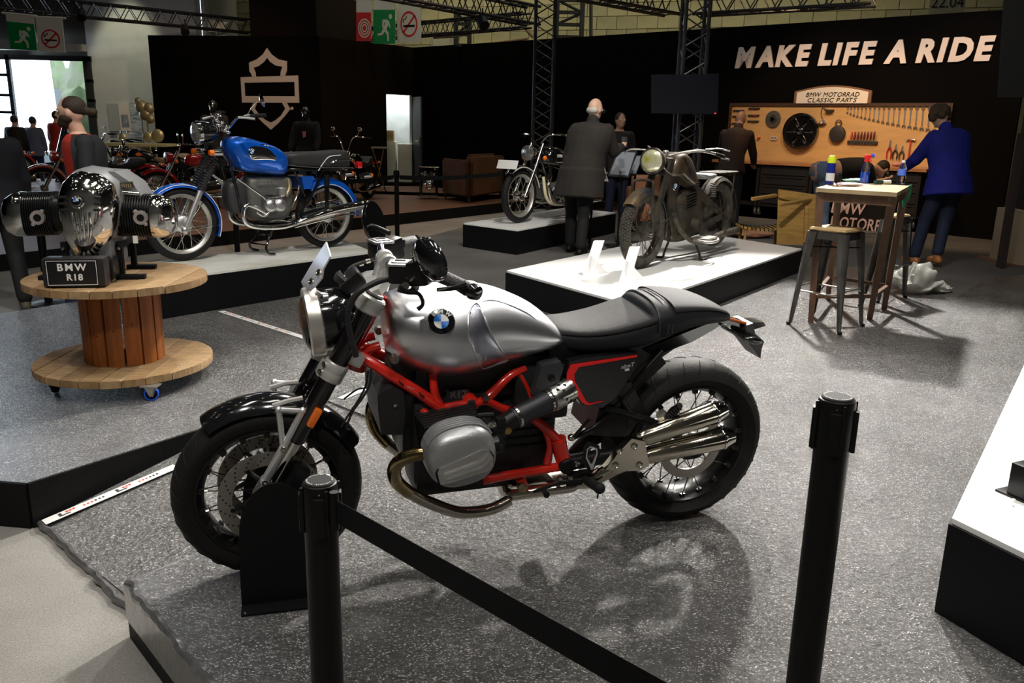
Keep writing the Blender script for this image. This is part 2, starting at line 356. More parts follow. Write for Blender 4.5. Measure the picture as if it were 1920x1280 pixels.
# printed tapes on the floor
tapem = M('white_tape', (.72, .72, .7), .35); tred = M('tape_red_print', (.6, .1, .06), .5); tblk = M('tape_black_print', (.05, .05, .05), .5)
def tape(pa, pb, wd, za, zb, label, marks=True):
    a = Vector((pa[0], pa[1], za)); c = Vector((pb[0], pb[1], zb)); d = (c-a); L = d.length; d.normalize(); s = V(-d.y, d.x, 0).normalized(); n = d.cross(s); n = n if n.z > 0 else -n
    t = thing('floor_tape', label, 'tape', tuple(a)); b = B()
    b.prism([s*wd/2+n*.001, s*-wd/2+n*.001, d*L-s*wd/2+n*.001, d*L+s*wd/2+n*.001], n*.0012); b.obj('tape_strip', tapem, t, 0)
    if marks:
        br, bk = B(), B(); k = 0; x = .06
        while x < L-.2:
            bk.prism([d*x-s*wd*.28+n*.003, d*(x+.045)-s*wd*.28+n*.003, d*(x+.045)-s*wd*.12+n*.003, d*(x+.012)-s*wd*.12+n*.003, d*(x+.012)+s*wd*.3+n*.003, d*x+s*wd*.3+n*.003], n*.0004)
            for j in range(3): br.prism([d*(x+.03+j*.014)+s*wd*.02+n*.003, d*(x+.04+j*.014)+s*wd*.02+n*.003, d*(x+.04+j*.014)+s*wd*.28+n*.003, d*(x+.03+j*.014)+s*wd*.28+n*.003], n*.0004)
            for j in range(6): (bk if j > 2 else br).prism([d*(x+.1+j*.016)-s*wd*.12+n*.003, d*(x+.108+j*.016)-s*wd*.12+n*.003, d*(x+.108+j*.016)+s*wd*.12+n*.003, d*(x+.1+j*.016)+s*wd*.12+n*.003], n*.0004)
            x += .24
        stuff(bk.obj('black_print', tblk, t, 0)); stuff(br.obj('red_print', tred, t, 0))
    return t
ta = gp(83, 985, -.185); tb = gp(330, 876, -.09); tape(ta, tb+(tb-ta)*1.25*0+V(0, 0, 0), .055, -.172, -.085, 'white printed floor tape running up the ramp behind the front wheel')
tc_ = gp(640, 748); td = gp(700, 722); tape(tc_, td, .05, .002, .002, 'short bit of white tape seen under the headlight fork of the silver tank motorcycle', False)
tape(gp(415, 584), gp(572, 634), .05, .002, .002, 'white printed tape between the blue motorcycle platform and the headlight')
# wooden stage of the neighbouring stand, black riser
s0 = gp(-60, 516, -.2); s1 = gp(1010, 390, -.2); sd = (s1-s0).normalized()
woodst = M('brown_stage_floor', (.17, .075, .035), .55, col2=(.1, .045, .022), var=1, vscale=5, stretch=(1, 12, 1))
s1 = s0+sd*((s1-s0).length+1.0)
BK = [(s0.x, s0.y), (s1.x, s1.y), (2.2, 17.0), (-2.3, 20.6), (-4.5, 19.5), (-11, 19.6), (s0.x-4, s0.y+1)]
struct(slab('floor_stage', BK, -.2, -.02, woodst))
b = B(); skirtwall(b, s0, s1, -.2, -.015, .015); struct(b.obj('trim_5', skirt, None, 0))
# black stand walls
wallm = M('black_wall', (.0035, .0032, .003), .9, spec=.05); wallb = M('brown_black_wall', (.009, .0055, .0035), .85, spec=.05)
def wall(name, p, q, z0, z1, m, t=.08):
    p, q = Vector((p[0], p[1], 0)), Vector((q[0], q[1], 0)); n = (p-q).cross(V(0, 0, 1)).normalized()*t
    if n.y < 0: n = -n
    b = B(); b.prism([p+V(0, 0, z0), q+V(0, 0, z0), q+V(0, 0, z1), p+V(0, 0, z1)], n); return struct(b.obj(name, m, None, 0))
WH = 3.27
A = gp(277, 66, WH); Bc = gp(598, 68, WH); Cc = gp(775, 89, WH); Dc = gp(1885, 18, WH)
wall('wall_back', A, Bc, -.02, WH, wallm)
# wall with the doorway
dirBC = (Cc-Bc); dirBC.z = 0; dirBC.normalize()
def onwall(p, d, px, z=0):
    """point of the vertical plane through p along d that lies on the column px"""
    rr = ray(px, 300); n = V(-d.y, d.x, 0); t = (p-CAM).dot(n)/rr.dot(n); q = CAM+rr*t; return V(q.x, q.y, z)
dirCD = (Dc-Cc); dirCD.z = 0; dirCD.normalize()
d0 = onwall(Bc, dirBC, 726); d1 = onwall(Bc, dirBC, 773)
wall('wall_left_a', Bc, d0, -.02, WH, wallb); wall('wall_left_b', d0, d1, 2.12, WH, wallb)
wall('wall_left_c', d1, Cc, -.02, WH, wallb); wall('wall_right', Cc, Dc+dirCD*.4, -.2, WH, wallm)
# tall pillar behind
def onplane(px, py, p, d, off=0):
    n = V(-d.y, d.x, 0).normalized(); n = n if n.y < 0 else -n; rr = ray(px, py); return CAM+rr*(((p-CAM).dot(n)+off)/rr.dot(n))
dAB = (Bc-A); dAB.z = 0; dAB.normalize()
pz = A.y+.4
pa = onplane(470, 70, A, dAB, -.35); pb_ = onplane(594, 60, A, dAB, -.35); pc_ = atY(676, 60, pb_.y+2.2)
b = B(); b.prism([(pa.x, pa.y, 0), (pb_.x, pb_.y, 0), (pc_.x, pc_.y, 0), (pa.x+1, pa.y+1.4, 0)], (0, 0, 7.5)); o = struct(b.obj('wall_pillar', M('dark_brown_pillar', (.010, .006, .0045), .8, spec=.1), None, 0))
# back room with grey concrete blocks seen through the open door
conc = M('pale_concrete', (.5, .52, .5), .8, var=.2, vscale=3, bump=.3, bscale=20)
e0 = d0+V(-.4, .9, 0)
wall('wall_backroom', e0+V(-.6, .3, 0), d1+V(1.6, 1.6, 0), -.02, 2.6, conc)
jt = M('mortar', (.3, .31, .3), .9)
b = B()
for z in (.55, 1.1, 1.65): b.box(((e0+d1)/2+V(.3, 1.12, z)).to_tuple(), (2.6, .01, .012))
b.obj('mortar_joint', jt, bpy.data.objects['wall_backroom'], 0)
spot(tuple((d0+d1)/2+V(.0, .35, 2.45)), tuple((d0+d1)/2+V(0, 1.2, .6)), 170, 120, (.9, .97, 1))
# door leaf opened to the right
leaf = thing('door_1', 'dark grey door leaf standing open beside the bright doorway', 'door', tuple(d1+V(.02, -.05, -.02)), 0)
leaf['kind'] = 'structure'
ld = (onwall(Bc, dirBC, 797)-d1); ld = V(.28, -.62, 0); b = B(); nn = V(-ld.y, ld.x, 0).normalized()*.04
b.prism([V(0, 0, .02), ld+V(0, 0, .02), ld+V(0, 0, 2.1), V(0, 0, 2.1)], nn); b.obj('door_leaf', M('dark_grey_door', (.022, .026, .03), .5), leaf, 0)
b = B(); hp = ld*.86-nn*.4; b.box(tuple(hp+V(0, 0, 1.02)), (.02, .02, .24), Matrix.Rotation(math.atan2(ld.y, ld.x), 3, 'Z'), .005); b.tube([hp+V(0, 0, 1.04), hp-nn*1.2+V(0, 0, 1.04), hp-nn*1.2-ld*.2+V(0, 0, 1.04)], .009, 8)
b.obj('door_handle', M('brushed_nickel', (.6, .6, .56), .3, 1), leaf)
b = B(); b.prism([d1+V(-.05, -.02, 0), d1+V(.0, -.02, 0), d1+V(0, -.02, 2.12), d1+V(-.05, -.02, 2.12)], (0, .1, 0)); o = struct(b.obj('trim_6', M('door_frame_paint', (.45, .45, .38), .5), None, 0))
# cartons inside the doorway
boxm = M('cream_carton', (.5, .47, .36), .8)
for i, (x, s, z0, lb) in enumerate(((.12, (.36, .3, .95), -.02, 'tall cream carton standing in the doorway nearest the door leaf'), (-.36, (.3, .3, 1.0), -.02, 'pale carton behind the tall one in the doorway'), (-.36, (.2, .2, .28), .98, 'small tan carton lying on top of the pale carton in the doorway'))):
    t = thing('carton', lb, 'box', tuple((d0+d1)/2+V(x*.8, .35, z0))); b = B(); b.box((0, 0, s[2]/2), s, None, .004); b.obj('carton_body', boxm if i != 2 else M('tan_carton', (.4, .28, .14), .8), t)
    b = B(); b.box((0, 0, s[2]+.001), (.05, s[1], .002)); b.obj('packing_tape', M('packing_tape', (.5, .4, .25), .3), t, 0)
# hall behind the stand: block wall, dark upper zone, steel, ceiling
blockm = M('hall_block_wall', (.40, .36, .2), .9, var=.25, vscale=1.6, bump=.3, bscale=14)
darkm = M('hall_dark_steel', (.05, .05, .045), .8, var=.5, vscale=1.2)
wall('wall_hall_right', (-8.2, 25.5), (12, 18.2), -.2, 5.1, M('block_joint', (.17, .155, .09), .9), .3)
wall('wall_hall_upper', (-8.2, 25.45), (12, 18.15), 5.1, 10, M('upper_wall', (.09, .085, .06), .9, var=.4, vscale=.9), .3)
hd_ = (V(12, 18.2, 0)-V(-8.2, 25.5, 0)); HL = hd_.length; hd_.normalize(); hn = V(hd_.y, -hd_.x, 0); whr = bpy.data.objects['wall_hall_right']; blk = None; rb5 = random.Random(3)
bms = [blockm, M('hall_block_wall_b', (.36, .33, .19), .9, var=.25, vscale=1.6, bump=.3, bscale=14)]
for k in range(6):
    for j in range(42):
        p = V(-8.2, 25.5, 0)+hd_*(j*.5+(k % 2)*.25)+V(0, 0, 3.3+k*.3)
        if blk is None or j < 2 and k == 0:
            b = B(); b.box((0, 0, 0), (.485, .02, .286), basis(hd_, V(0, 0, 1)) @ Matrix.Rotation(PI/2, 3, 'X'), .004); blk2 = b.obj('block', bms[j % 2], whr, 0); o = blk2; blk = (blk or [])+[blk2]
        else: o = blk[rb5.random() < .4].copy(); COL.objects.link(o)
        o.location = p+hn*(.008+rb5.uniform(0, .006)); o.parent = whr
struct(slab('ceiling', [(-22, -3.3), (14.2, -3.3), (14.2, 22.6), (-8, 26), (-8, 22.6), (-22, 22.6)], 8.6, 8.8, M('dark_ceiling', (.06, .06, .055), .9)))
for i in range(10):
    z = 8.3; b = B(); b.box((-4, 2.2*i, z), (35, .18, .5)); struct(b.obj('ceiling_beam', darkm, None, 0)).name = 'ceiling_beam'
# steel brackets on the hall wall
def steelframe(px0, px1, py0, py1, Y, m=None):
    a = atY(px0, py0, Y); c = atY(px1, py1, Y); b = B()
    for x in (a.x, c.x): b.box((x, Y, (a.z+c.z)/2), (.1, .12, abs(a.z-c.z)))
    for t in (0, .33, .66, 1): b.box(((a.x+c.x)/2, Y, a.z+(c.z-a.z)*t), (abs(c.x-a.x), .08, .07))
    b.cyl((a.x, Y, a.z), (c.x, Y, a.z+(c.z-a.z)*.33), .03); b.cyl((c.x, Y, a.z+(c.z-a.z)*.33), (a.x, Y, a.z+(c.z-a.z)*.66), .03)
    return struct(b.obj('column_steel', m or darkm, None, 0))
steelframe(1045, 1090, 0, 70, 19.5); steelframe(855, 880, 25, 85, 21.0)
b = B(); a = atY(1108, 0, 19.6); c = atY(1108, 75, 19.6); b.cyl(a, c, .04); struct(b.obj('column_pipe', darkm, None))
for (x0, y0, x1, y1, Y) in ((700, 62, 722, 90, 22.5), (808, 66, 850, 96, 22)):
    a = atY(x0, y0, Y); c = atY(x1, y1, Y); b = B(); b.box(((a.x+c.x)/2, Y, (a.z+c.z)/2), (c.x-a.x, .3, a.z-c.z), None, .02); b.box(((a.x+c.x)/2, Y-.16, (a.z+c.z)/2), ((c.x-a.x)*.8, .02, (a.z-c.z)*.8)); tag(b.obj('electric_cabinet', M('cream_metal', (.5, .48, .34), .5), None, 0), 'cream electric cabinet high on the hall wall '+('right of the hanging signs' if x0 > 750 else 'under the red hanging sign'), 'cabinet')
# vent pipes / cable bundle on the upper wall
b = B(); pts = [atY(x, y, 21.5) for x, y in ((812, 70), (870, 64), (880, 40), (960, 34), (1000, 70))]; b.tube(pts, .04, 6, 4); pts = [atY(x, y, 21.4) for x, y in ((860, 66), (862, 86), (900, 84), (990, 72))]; b.tube(pts, .03, 6, 4); tag(b.obj('cable_bundle', M('cable_rust', (.2, .13, .07), .8)), 'brown cables and pipes looping along the top of the black wall', 'pipes')
# sign 22.04 on the hall wall
a = atY(1748, 5, 17.0); c = atY(1805, 20, 17.0); pdir = hd_
t = thing('number_board', 'cream number board with the digits 22.04 at the top right', 'sign', tuple(atY(1776, 8, 17.2)))
b = B(); b.box((0, 0, .02), (.62, .03, .36), Matrix.Rotation(math.atan2(hd_.y, hd_.x), 3, 'Z')); b.obj('board', M('cream_sign', (.42, .4, .24), .6), t, 0)
text('22.04', .26, black, t, tuple(hn*.03+V(0, 0, .02)), basis(hd_, (0, 0, 1)), 'digits')
# right edge: dark wall return, dark cabinet with brown bench
g0 = gp(1878, 500, -.02); g1 = V(7.2, 7.5, 0)
rwall = M('charcoal_wall', (.018, .018, .018), .7)
wall('wall_far_right', (6.15, 10.6), (7.6, 8.4), -.2, 3.6, rwall)
# ================================================================ motorcycle pieces
spokem = M('spoke_steel', (.6, .58, .52), .25, 1); spokeb = M('black_spoke', (.05, .045, .04), .35, .8)
def tyre_prof(w_, h, n=9):
    """(radial, axial) ring profile from bead to bead, radial measured from the outer radius"""
    P = [(-h, -w_*.33)]
    for i in range(n):
        a = -PI/2+PI*i/(n-1); P.append((-h*.55*(1-math.cos(a))-0.0, math.sin(a)*w_/2))
    P.append((-h, w_*.33)); return P
def wheel(t, c, r, w_, h, rimw, rimm, hubr=.03, hubw=.1, n=40, mt=None, sm=None, groove=None, st=0, rake=0, seg=56, name='wheel', nip=True, hubm=None, inr=None):
    """tyre with rim, hub and laced spokes as children; c is the hub centre, st the steering angle"""
    S = Matrix.Rotation(st, 3, Vector((-math.sin(R(rake)), 0, math.cos(R(rake))))) if st else Matrix.Identity(3)
    ax = S @ V(0, 1, 0); c = Vector(c); up = S @ V(0, 0, 1); fw = S @ V(1, 0, 0)
    tr = B().ring(c, ax, r, tyre_prof(w_, h), seg, up=up).obj('tyre', mt or rubber, t, 50)
    if groove == 'road':
        g = B()
        for k in range(30):
            for s in (-1, 1):
                pts = []
                for j in range(6):
                    u_ = .14+j*.15; a = 2*PI*(k+(.5 if s > 0 else 0))/30+u_*.16; th = s*u_*PI/2*.92; d = up*math.cos(a)+fw*math.sin(a)
                    pts.append(c+d*(r-h*.55*(1-math.cos(th))+.0005)+ax*math.sin(th)*w_/2)
                g.tube(pts, [.0008, .0019, .0022, .0022, .0016, .0008], 4)
        stuff(g.obj('tread_groove', M('groove_black', (.004, .004, .004), .9), tr, 0))
    if groove == 'block':
        g = B(); nb = 72
        for k in range(nb):
            for row in range(-3, 4):
                a = 2*PI*(k+(.5 if row % 2 else 0))/nb; th = row*.42; d = up*math.cos(a)+fw*math.sin(a); tn = fw*math.cos(a)-up*math.sin(a)
                nrm = (d*math.cos(th)+ax*math.sin(th)).normalized(); q = c+d*(r-h*.55*(1-math.cos(th)))+ax*math.sin(th)*w_/2
                g.box(q, (2*PI*r/nb*.74, w_/2*.42*.78, .009), basis(tn, ax*math.cos(th)-d*math.sin(th)))
        stuff(g.obj('tread_block', mt or rubber, tr, 0))
    ri = inr or r-h; e = rimw/2
    B().ring(c, ax, ri, [(.004, -e), (.011, -e), (.011, -e+.006), (-.004, -e+.012), (-.012, -e*.4), (-.013, e*.4), (-.004, e-.012), (.011, e-.006), (.011, e), (.004, e), (-.006, e-.012), (-.018, e*.42), (-.018, -e*.42), (-.006, -e+.012)], seg, up=up).obj('rim', rimm, t, 45)
    hb = B(); H2 = hubw/2
    hb.lathe([(.012, -H2-.015), (hubr*.7, -H2-.012), (hubr, -H2), (hubr, -H2+.008), (hubr*.55, -H2+.02), (hubr*.55, H2-.02), (hubr, H2-.008), (hubr, H2), (hubr*.7, H2+.012), (.012, H2+.015)], c, ax, 24)
    hb.obj('hub', hubm or rimm, t, 40)
    sp = B(); npp = B(); lug = B()
    for k in range(n):
        s = -1 if k % 2 else 1; a = 2*PI*k/n; b_ = a+(.55 if (k//2) % 2 else -.55)
        dh = up*math.cos(b_)+fw*math.sin(b_); dr = up*math.cos(a)+fw*math.sin(a)
        p = c+dh*hubr*.9+ax*s*(H2-.004); q = c+dr*(ri-.012)+ax*(s*e*.35 if nip != 'edge' else s*e*.8)
        sp.cyl(p, q, .0021, seg=4, cap=False); dd = (p-q).normalized(); npp.cyl(q, q+dd*.016, .0036, seg=5)
        if nip == 'edge': lug.box(q+dr*.003, (.018, .013, .018), basis(dr, ax), 0)
    stuff(sp.obj('spokes', sm or spokem, t, 30)); stuff(npp.obj('spoke_nipples', M('nipple_steel', (.35, .33, .3), .3, 1) if nip == 'edge' else spokem, t, 30))
    if nip == 'edge': stuff(lug.obj('spoke_lugs', rimm, t, 20))
    else: lug.bm.free()
    return S, ax, up, fw
def fender(c, ax, r, hw, a0, a1, up=None, t_=.004, crown=.018, seg=26, b=None, lip=0):
    """curved mudguard shell between two angles measured from straight up towards the front"""
    P = []
    for i in range(9):
        u_ = -1+2*i/8; P.append((crown*(1-u_*u_)-(.0 if abs(u_) < 1 else lip), u_*hw))
    P += [(r_-t_, h_*.97) for r_, h_ in P[::-1]]
    b = b or B(); b.ring(c, ax, r, P, seg, a0, a1, up); return b
def roundel(t, c, n, up, r, name='roundel'):
    """round badge of blue and white quarters inside a black lettered ring"""
    n = Vector(n).normalized(); m = basis(Vector(up).cross(n), up); c = Vector(c)
    base = B().lathe([(r*1.05, -.002), (r*1.05, .002), (r*.99, .0035)], c, n, 28).obj('roundel_rim', M('badge_silver', (.7, .7, .7), .2, 1), t)
    B().lathe([(r*.97, .002), (r*.97, .0042), (r*.9, .0046)], c, n, 28).obj('roundel_ring', gloss, base)
    for q in range(4):
        b = B(); P = [c+n*.0045]
        for k in range(9):
            a = q*PI/2+k*PI/16; P.append(c+n*.0045+m @ V(math.cos(a), math.sin(a), 0)*r*.56)
        b.prism(P, n*.001); b.obj('roundel_quarter', bluep if q % 2 else wprint, base, 0)
    if r > .015:
        for ch, a in (('B', 135), ('M', 90), ('W', 45)):
            a = R(a); d = m @ V(math.cos(a), math.sin(a), 0); x = m @ V(math.sin(a), -math.cos(a), 0)
            text(ch, r*.42, wprint, base, tuple(c+n*.0048+d*r*.76), basis(x, d), 'roundel_letter', .0004, .0006)
    return base
# ================================================================ the silver tank roadster in the foreground
F12 = Fr((.6432, 3.0358, 0), -2.8152, -.0796); q = F12.L
bk = thing('motorcycle', 'roadster motorcycle with brushed aluminium tank and red frame in the foreground', 'motorcycle', (.6432, 3.0358, 0), mat3=F12.m)
gm = M('dark_grey_cover', (.035, .036, .04), .45); frb = M('black_wheel_rim', (.009, .009, .009), .28, .3)
def PQ(l, pts): return [q(x, y, l) for x, y in pts]
# wheels
def wheelpart(parent, name):
    o = bpy.data.objects.new(name, None); COL.objects.link(o); o.parent = parent; return o
wr = wheelpart(bk, 'rear_wheel'); wheel(wr, (0, 0, .32), .32, .18, .095, .14, frb, .055, .15, 36, groove='road', nip='edge', sm=spokeb, hubm=satin)
wf = wheelpart(bk, 'front_wheel'); FC = V(1.511, 0, .30); wheel(wf, FC, .30, .12, .082, .1, frb, .042, .11, 36, groove='road', nip='edge', sm=spokeb, hubm=satin)
discm = M('brake_disc_steel', (.38, .35, .31), .35, .9); holem = M('hole_dark', (.01, .01, .01), .9)
for s in (1, -1):
    d = B().ring(FC+V(0, s*.066, 0), (0, 1, 0), .16, [(0, -.0025), (0, .0025), (-.044, .0025), (-.044, -.0025)], 64).obj('brake_disc', discm, bk, 30)
    b = B()
    for k in range(72):
        a = 2*PI*k/72; rr = .16-.007-.0095*(k % 4); p = FC+V(math.sin(a)*rr, s*.066, math.cos(a)*rr); b.cyl(p-V(0, .003, 0), p+V(0, .003, 0), .0034, seg=6)
    stuff(b.obj('disc_hole', holem, d, 0))
    b = B()
    for k in range(5):
        a = 2*PI*k/5+.3; b.tube([FC+V(math.sin(a)*.05, s*.064, math.cos(a)*.05), FC+V(math.sin(a+.25)*.118, s*.066, math.cos(a+.25)*.118)], [.012, .006], 6); b.cyl(FC+V(math.sin(a+.25)*.118, s*.06, math.cos(a+.25)*.118), FC+V(math.sin(a+.25)*.118, s*.073, math.cos(a+.25)*.118), .008, seg=8)
    b.obj('disc_carrier', satin, d)
b = B(); b.ring(V(0, .07, .32), (0, 1, 0), .13, [(0, -.003), (0, .003), (-.035, .003), (-.035, -.003)], 48); b.obj('rear_disc', discm, bk, 30)
# front fork, upside down: black tubes above, bright sliders below
for s in (1, -1):
    lo, mid, up_ = V(1.525, s*.098, .345), V(1.425, s*.098, .515), V(1.19, s*.098, .945)
    f = B().tube([mid-(up_-mid)*.02, mid, mid.lerp(up_, .5), up_], [.0265, .0305, .0305, .0305], 20).obj('fork_tube', M('fork_black', (.01, .008, .009), .14, .4, coat=1), bk)
    B().cyl(lo, mid, .0215, seg=16).obj('fork_slider', chrome, bk)
    b = B(); b.tube([lo+V(.012, 0, -.05), lo+V(.01, 0, -.01), lo+V(-.012, 0, .04)], [.02, .032, .025], 12); b.box(lo+V(-.035, 0, -.012), (.07, .02, .05), Matrix.Rotation(-.5, 3, 'Y'), .006); b.obj('fork_foot', alu, bk)
    # clamp with bolts
    k = mid.lerp(up_, .50); ax_ = (up_-mid).normalized()
    cl = B().lathe([(.0365, -.03), (.0385, -.026), (.0385, -.004), (.0375, .0), (.0385, .004), (.0385, .026), (.0365, .03)], k, ax_, 24)
    sidev = ax_.cross(V(0, 1, 0)).normalized()
    cl.box(k+V(.02, s*-.02, 0)+sidev*0, (.045, .05, .052), basis(ax_.cross(V(0, 1, 0)), (0, 1, 0)), .006); clo = cl.obj('lower_fork_clamp', silver, bk)
    for e in (-.012, .014):
        p = k+ax_*e+V(.036, s*.018, .018); d = V(.6, s*.5, .25).normalized(); b = B(); b.lathe([(.0075, -.004), (.0075, .003), (.0045, .003), (.004, .0005)], p, d, 12); b.obj('clamp_bolt', steel, clo)
    cap = B().lathe([(.034, -.035), (.039, -.03), (.04, -.008), (.043, -.004), (.043, .012), (.038, .018), (.03, .019)], up_, ax_, 24).obj('upper_fork_clamp', silver, bk)
    B().lathe([(.028, .018), (.028, .03), (.014, .031)], up_, ax_, 6).obj('fork_cap', alu, cap); B().lathe([(.0285, .016), (.0285, .023)], up_, ax_, 18).obj('cap_ring', black, cap)
amb = B(); m_ = V(1.36, .135, .60); amb.box(m_+V(.012, -.004, -.005), (.022, .03, .062), Matrix.Rotation(-.52, 3, 'Y'), .004); amb.obj('reflector', orange, bk)
b = B(); b.box((1.25, 0, .765), (.08, .2, .045), Matrix.Rotation(-.5, 3, 'Y'), .012); b.obj('lower_yoke', silver, bk)
b = B(); b.prism([(1.235, .11, .935), (1.235, -.11, .935), (1.16, -.11, .965), (1.12, -.05, .985), (1.12, .05, .985), (1.16, .11, .965)], (.01, 0, .022)); b.obj('upper_yoke', silver, bk, 30)
b = B(); b.cyl((1.245, 0, .76), (1.15, 0, .94), .03); b.cyl((1.235, 0, .70), (1.21, 0, .76), .042); b.obj('steering_head', red, bk)
# handlebar with risers, grips, controls
BC = V(1.125, 0, 1.045)
b = B()
for s in (1, -1): b.tube([V(1.15, s*.035, .965), V(1.13, s*.035, 1.03)], [.024, .02], 12); b.lathe([(.026, -.014), (.028, -.01), (.028, .01), (.026, .014)], BC+V(0, s*.035, 0), (0, 1, 0), 16)
b.obj('bar_riser', silver, bk)
for s in (1, -1):
    dz_ = 0 if s > 0 else -.025
    b = B().tube([BC, BC+V(0, s*.05, .0), V(1.12, s*.13, 1.062), V(1.08, s*.2, 1.075+dz_), V(1.04, s*.25, 1.067+dz_)], .0125, 12, 5); b.obj('handlebar', M('blue_black_bar', (.05, .055, .09), .25, .8), bk)
    g = B().tube([V(1.05, s*.235, 1.069+dz_), V(1.03, s*.26, 1.066+dz_), V(.985, s*.335, 1.055+dz_), V(.965, s*.37, 1.048+dz_), V(.96, s*.378, 1.047+dz_)], [.021, .02, .019, .021, .015], 14).obj('grip', M('grip_rubber', (.014, .014, .015), .6, bump=.6, bscale=160), bk)
    e = B(); p = V(.958, s*.38, 1.046+dz_); d = V(-.06, s*.1, -.01).normalized(); e.lathe([(.018, -.002), (.0235, .003), (.0235, .012), (.02, .026), (.012, .03)], p, d, 18); e.obj('bar_end_weight', gloss, bk)
    # switch pod and brake or clutch reservoir
    sw = B(); sw.box(V(1.068, s*.215, 1.06+dz_), (.062, .06, .075), Matrix.Rotation(-s*.55, 3, 'Z') @ Matrix.Rotation(.2, 3, 'Y'), .012); sw.box(V(1.05, s*.215, 1.05), (.05, .03, .03), Matrix.Rotation(-s*.55, 3, 'Z'), .006); sw.obj('switch_pod', satin, bk)
    b = B(); rc = V(1.115, s*.17, 1.048 if s > 0 else 1.04); b.box(rc, (.065, .068, .055), Matrix.Rotation(-s*.3, 3, 'Z'), .012, 1.05); b.cyl(rc+V(-.02, 0, -.04), rc+V(-.045, s*.02, -.035), .016); rs_ = b.obj('fluid_reservoir', satin, bk)
    b = B(); b.box(rc+V(0, 0, .031), (.069, .072, .008), Matrix.Rotation(-s*.3, 3, 'Z'), .003); b.box(rc+V(0, 0, .036), (.05, .045, .005), Matrix.Rotation(-s*.3, 3, 'Z'), .002); b.obj('reservoir_lid', M('lid_alu', (.5, .5, .5), .35, .9), rs_)
    b = B(); b.box(rc+V(0, 0, .0395), (.03, .012, .002), Matrix.Rotation(-s*.3, 3, 'Z')); b.obj('lid_print', black, rs_)
    # levers
    if s > 0: continue
    b = B(); b.tube([V(1.135, s*.16, 1.03), V(1.13, s*.21, 1.03), V(1.075, s*.30, 1.018), V(1.03, s*.355, 1.0), V(1.02, s*.37, .99)], [.012, .009, .0075, .0065, .009], 8, 4, flat=1.3); b.obj('hand_lever', satin, bk)
# the cranked clutch lever seen in front of the tank
b = B(); b.tube(PQ(.25, [(748, 540), (765, 547), (784, 550), (792, 562), (792, 572), (783, 580)]), [.012, .008, .006, .0055, .0055, .0075], 8, 5); b.obj('clutch_lever', satin, bk)
b = B(); b.cyl(q(760, 536, .25), q(766, 534, .22), .012); b.obj('lever_pivot', steel, bk)
b = B(); a0 = q(820, 543, .35); a1 = q(874, 533, .385); b.tube([a0, a0.lerp(a1, .5)+V(0, .012, .0), a1], [.006, .0075, .012], 8, 4); b.obj('lever_guard', satin, bk)
b = B(); b.tube([q(820, 543, .37), q(850, 537, .38)], [.003, .003], 6); b.obj('guard_edge', steel, bk)
# mirrors
def mirror(c, n, rx, ry, rot, stem, name, back):
    n = Vector(n).normalized(); m = basis(V(math.cos(rot), math.sin(rot), 0) - n*n.dot(V(math.cos(rot), math.sin(rot), 0)), n.cross(V(math.cos(rot), math.sin(rot), 0)))
    u, v = m.col[0], m.col[1]; b = B(); rs = []
    for k, off in ((1, .002), (1, -.004), (.93, -.016), (.6, -.03), (.15, -.036)): rs.append([c+n*off+u*math.cos(a)*rx*k+v*math.sin(a)*ry*k for a in [2*PI*j/28 for j in range(28)]])
    b.rings(rs); sh = b.obj('mirror', gloss, bk)
    b = B(); b.rings([[c+n*(off)+u*math.cos(a)*rx*.94+v*math.sin(a)*ry*.94 for a in [2*PI*j/28 for j in range(28)]] for off in (.001, .0035)]); b.obj('mirror_glass', M('mirror_glass', (.5, .52, .55), .03, 1), sh)
    b = B(); b.tube([x for x in stem], .0085, 10, 5); b.obj('mirror_stem', satin, sh)
mc = q(809, 485, .32); mirror(mc, V(-.72, -.28, .1), .075, .058, 0, [V(1.075, .215, 1.09), V(1.09, .235, 1.12), mc+V(.02, .0, -.01)], 'l', 1)
# long oval mirror of the far side
c2 = q(703, 417, -.3); mirror(c2, V(-.5, .6, .3), .075, .05, 2.2, [V(1.08, -.2, 1.09), V(1.115, -.25, 1.1), c2+V(.02, 0, -.01)], 'r', 1)
# headlight: bucket, ring and lens; fly screen; instrument
HA = V(.985, 0, -.12).normalized(); HC = V(1.335, 0, .862)
b = B(); b.lathe([(.02, -.13), (.055, -.125), (.082, -.105), (.094, -.07), (.098, -.02), (.098, 0)], HC, HA, 36); hl = b.obj('headlight', gloss, bk)
B().lathe([(.101, -.006), (.108, -.002), (.11, .022), (.108, .036), (.1, .041), (.094, .04), (.094, .03)], HC, HA, 40, False).obj('headlight_ring', M('ring_silver', (.72, .7, .64), .3, .85), hl)
b = B(); b.lathe([(.095, .03), (.085, .045), (.06, .056), (.03, .061), (.004, .063)], HC, HA, 36); b.obj('headlight_lens', glassm, hl)
b = B(); b.lathe([(.092, .031), (.07, .012), (.045, .008), (.02, .02), (.003, .022)], HC, HA, 30); b.obj('headlight_reflector', M('amber_reflector', (.55, .42, .3), .15, 1, var=.5, vscale=30), hl)
n_l = PQ(.072, [(582, 546), (593, 537), (606, 521), (608, 505), (621.5, 481)]); n_r = PQ(-.072, [(572, 541), (567, 529), (577, 512), (584, 500), (613.5, 454)])
fs = B().strip(n_l, n_r, V(.004, 0, .002)).obj('fly_screen', M('satin_screen_alu', (.78, .74, .76), .3, .75), bk, 25)
for (x, y) in ((597.5, 511), (583.5, 527.5)):
    p = q(x, y, .05); b = B(); d = V(.75, .3, .4).normalized(); b.lathe([(.011, -.004), (.011, .001), (.007, .004), (.0055, .004), (.004, .0015)], p+d*.002, d, 14); b.obj('screen_bolt', steel, fs)
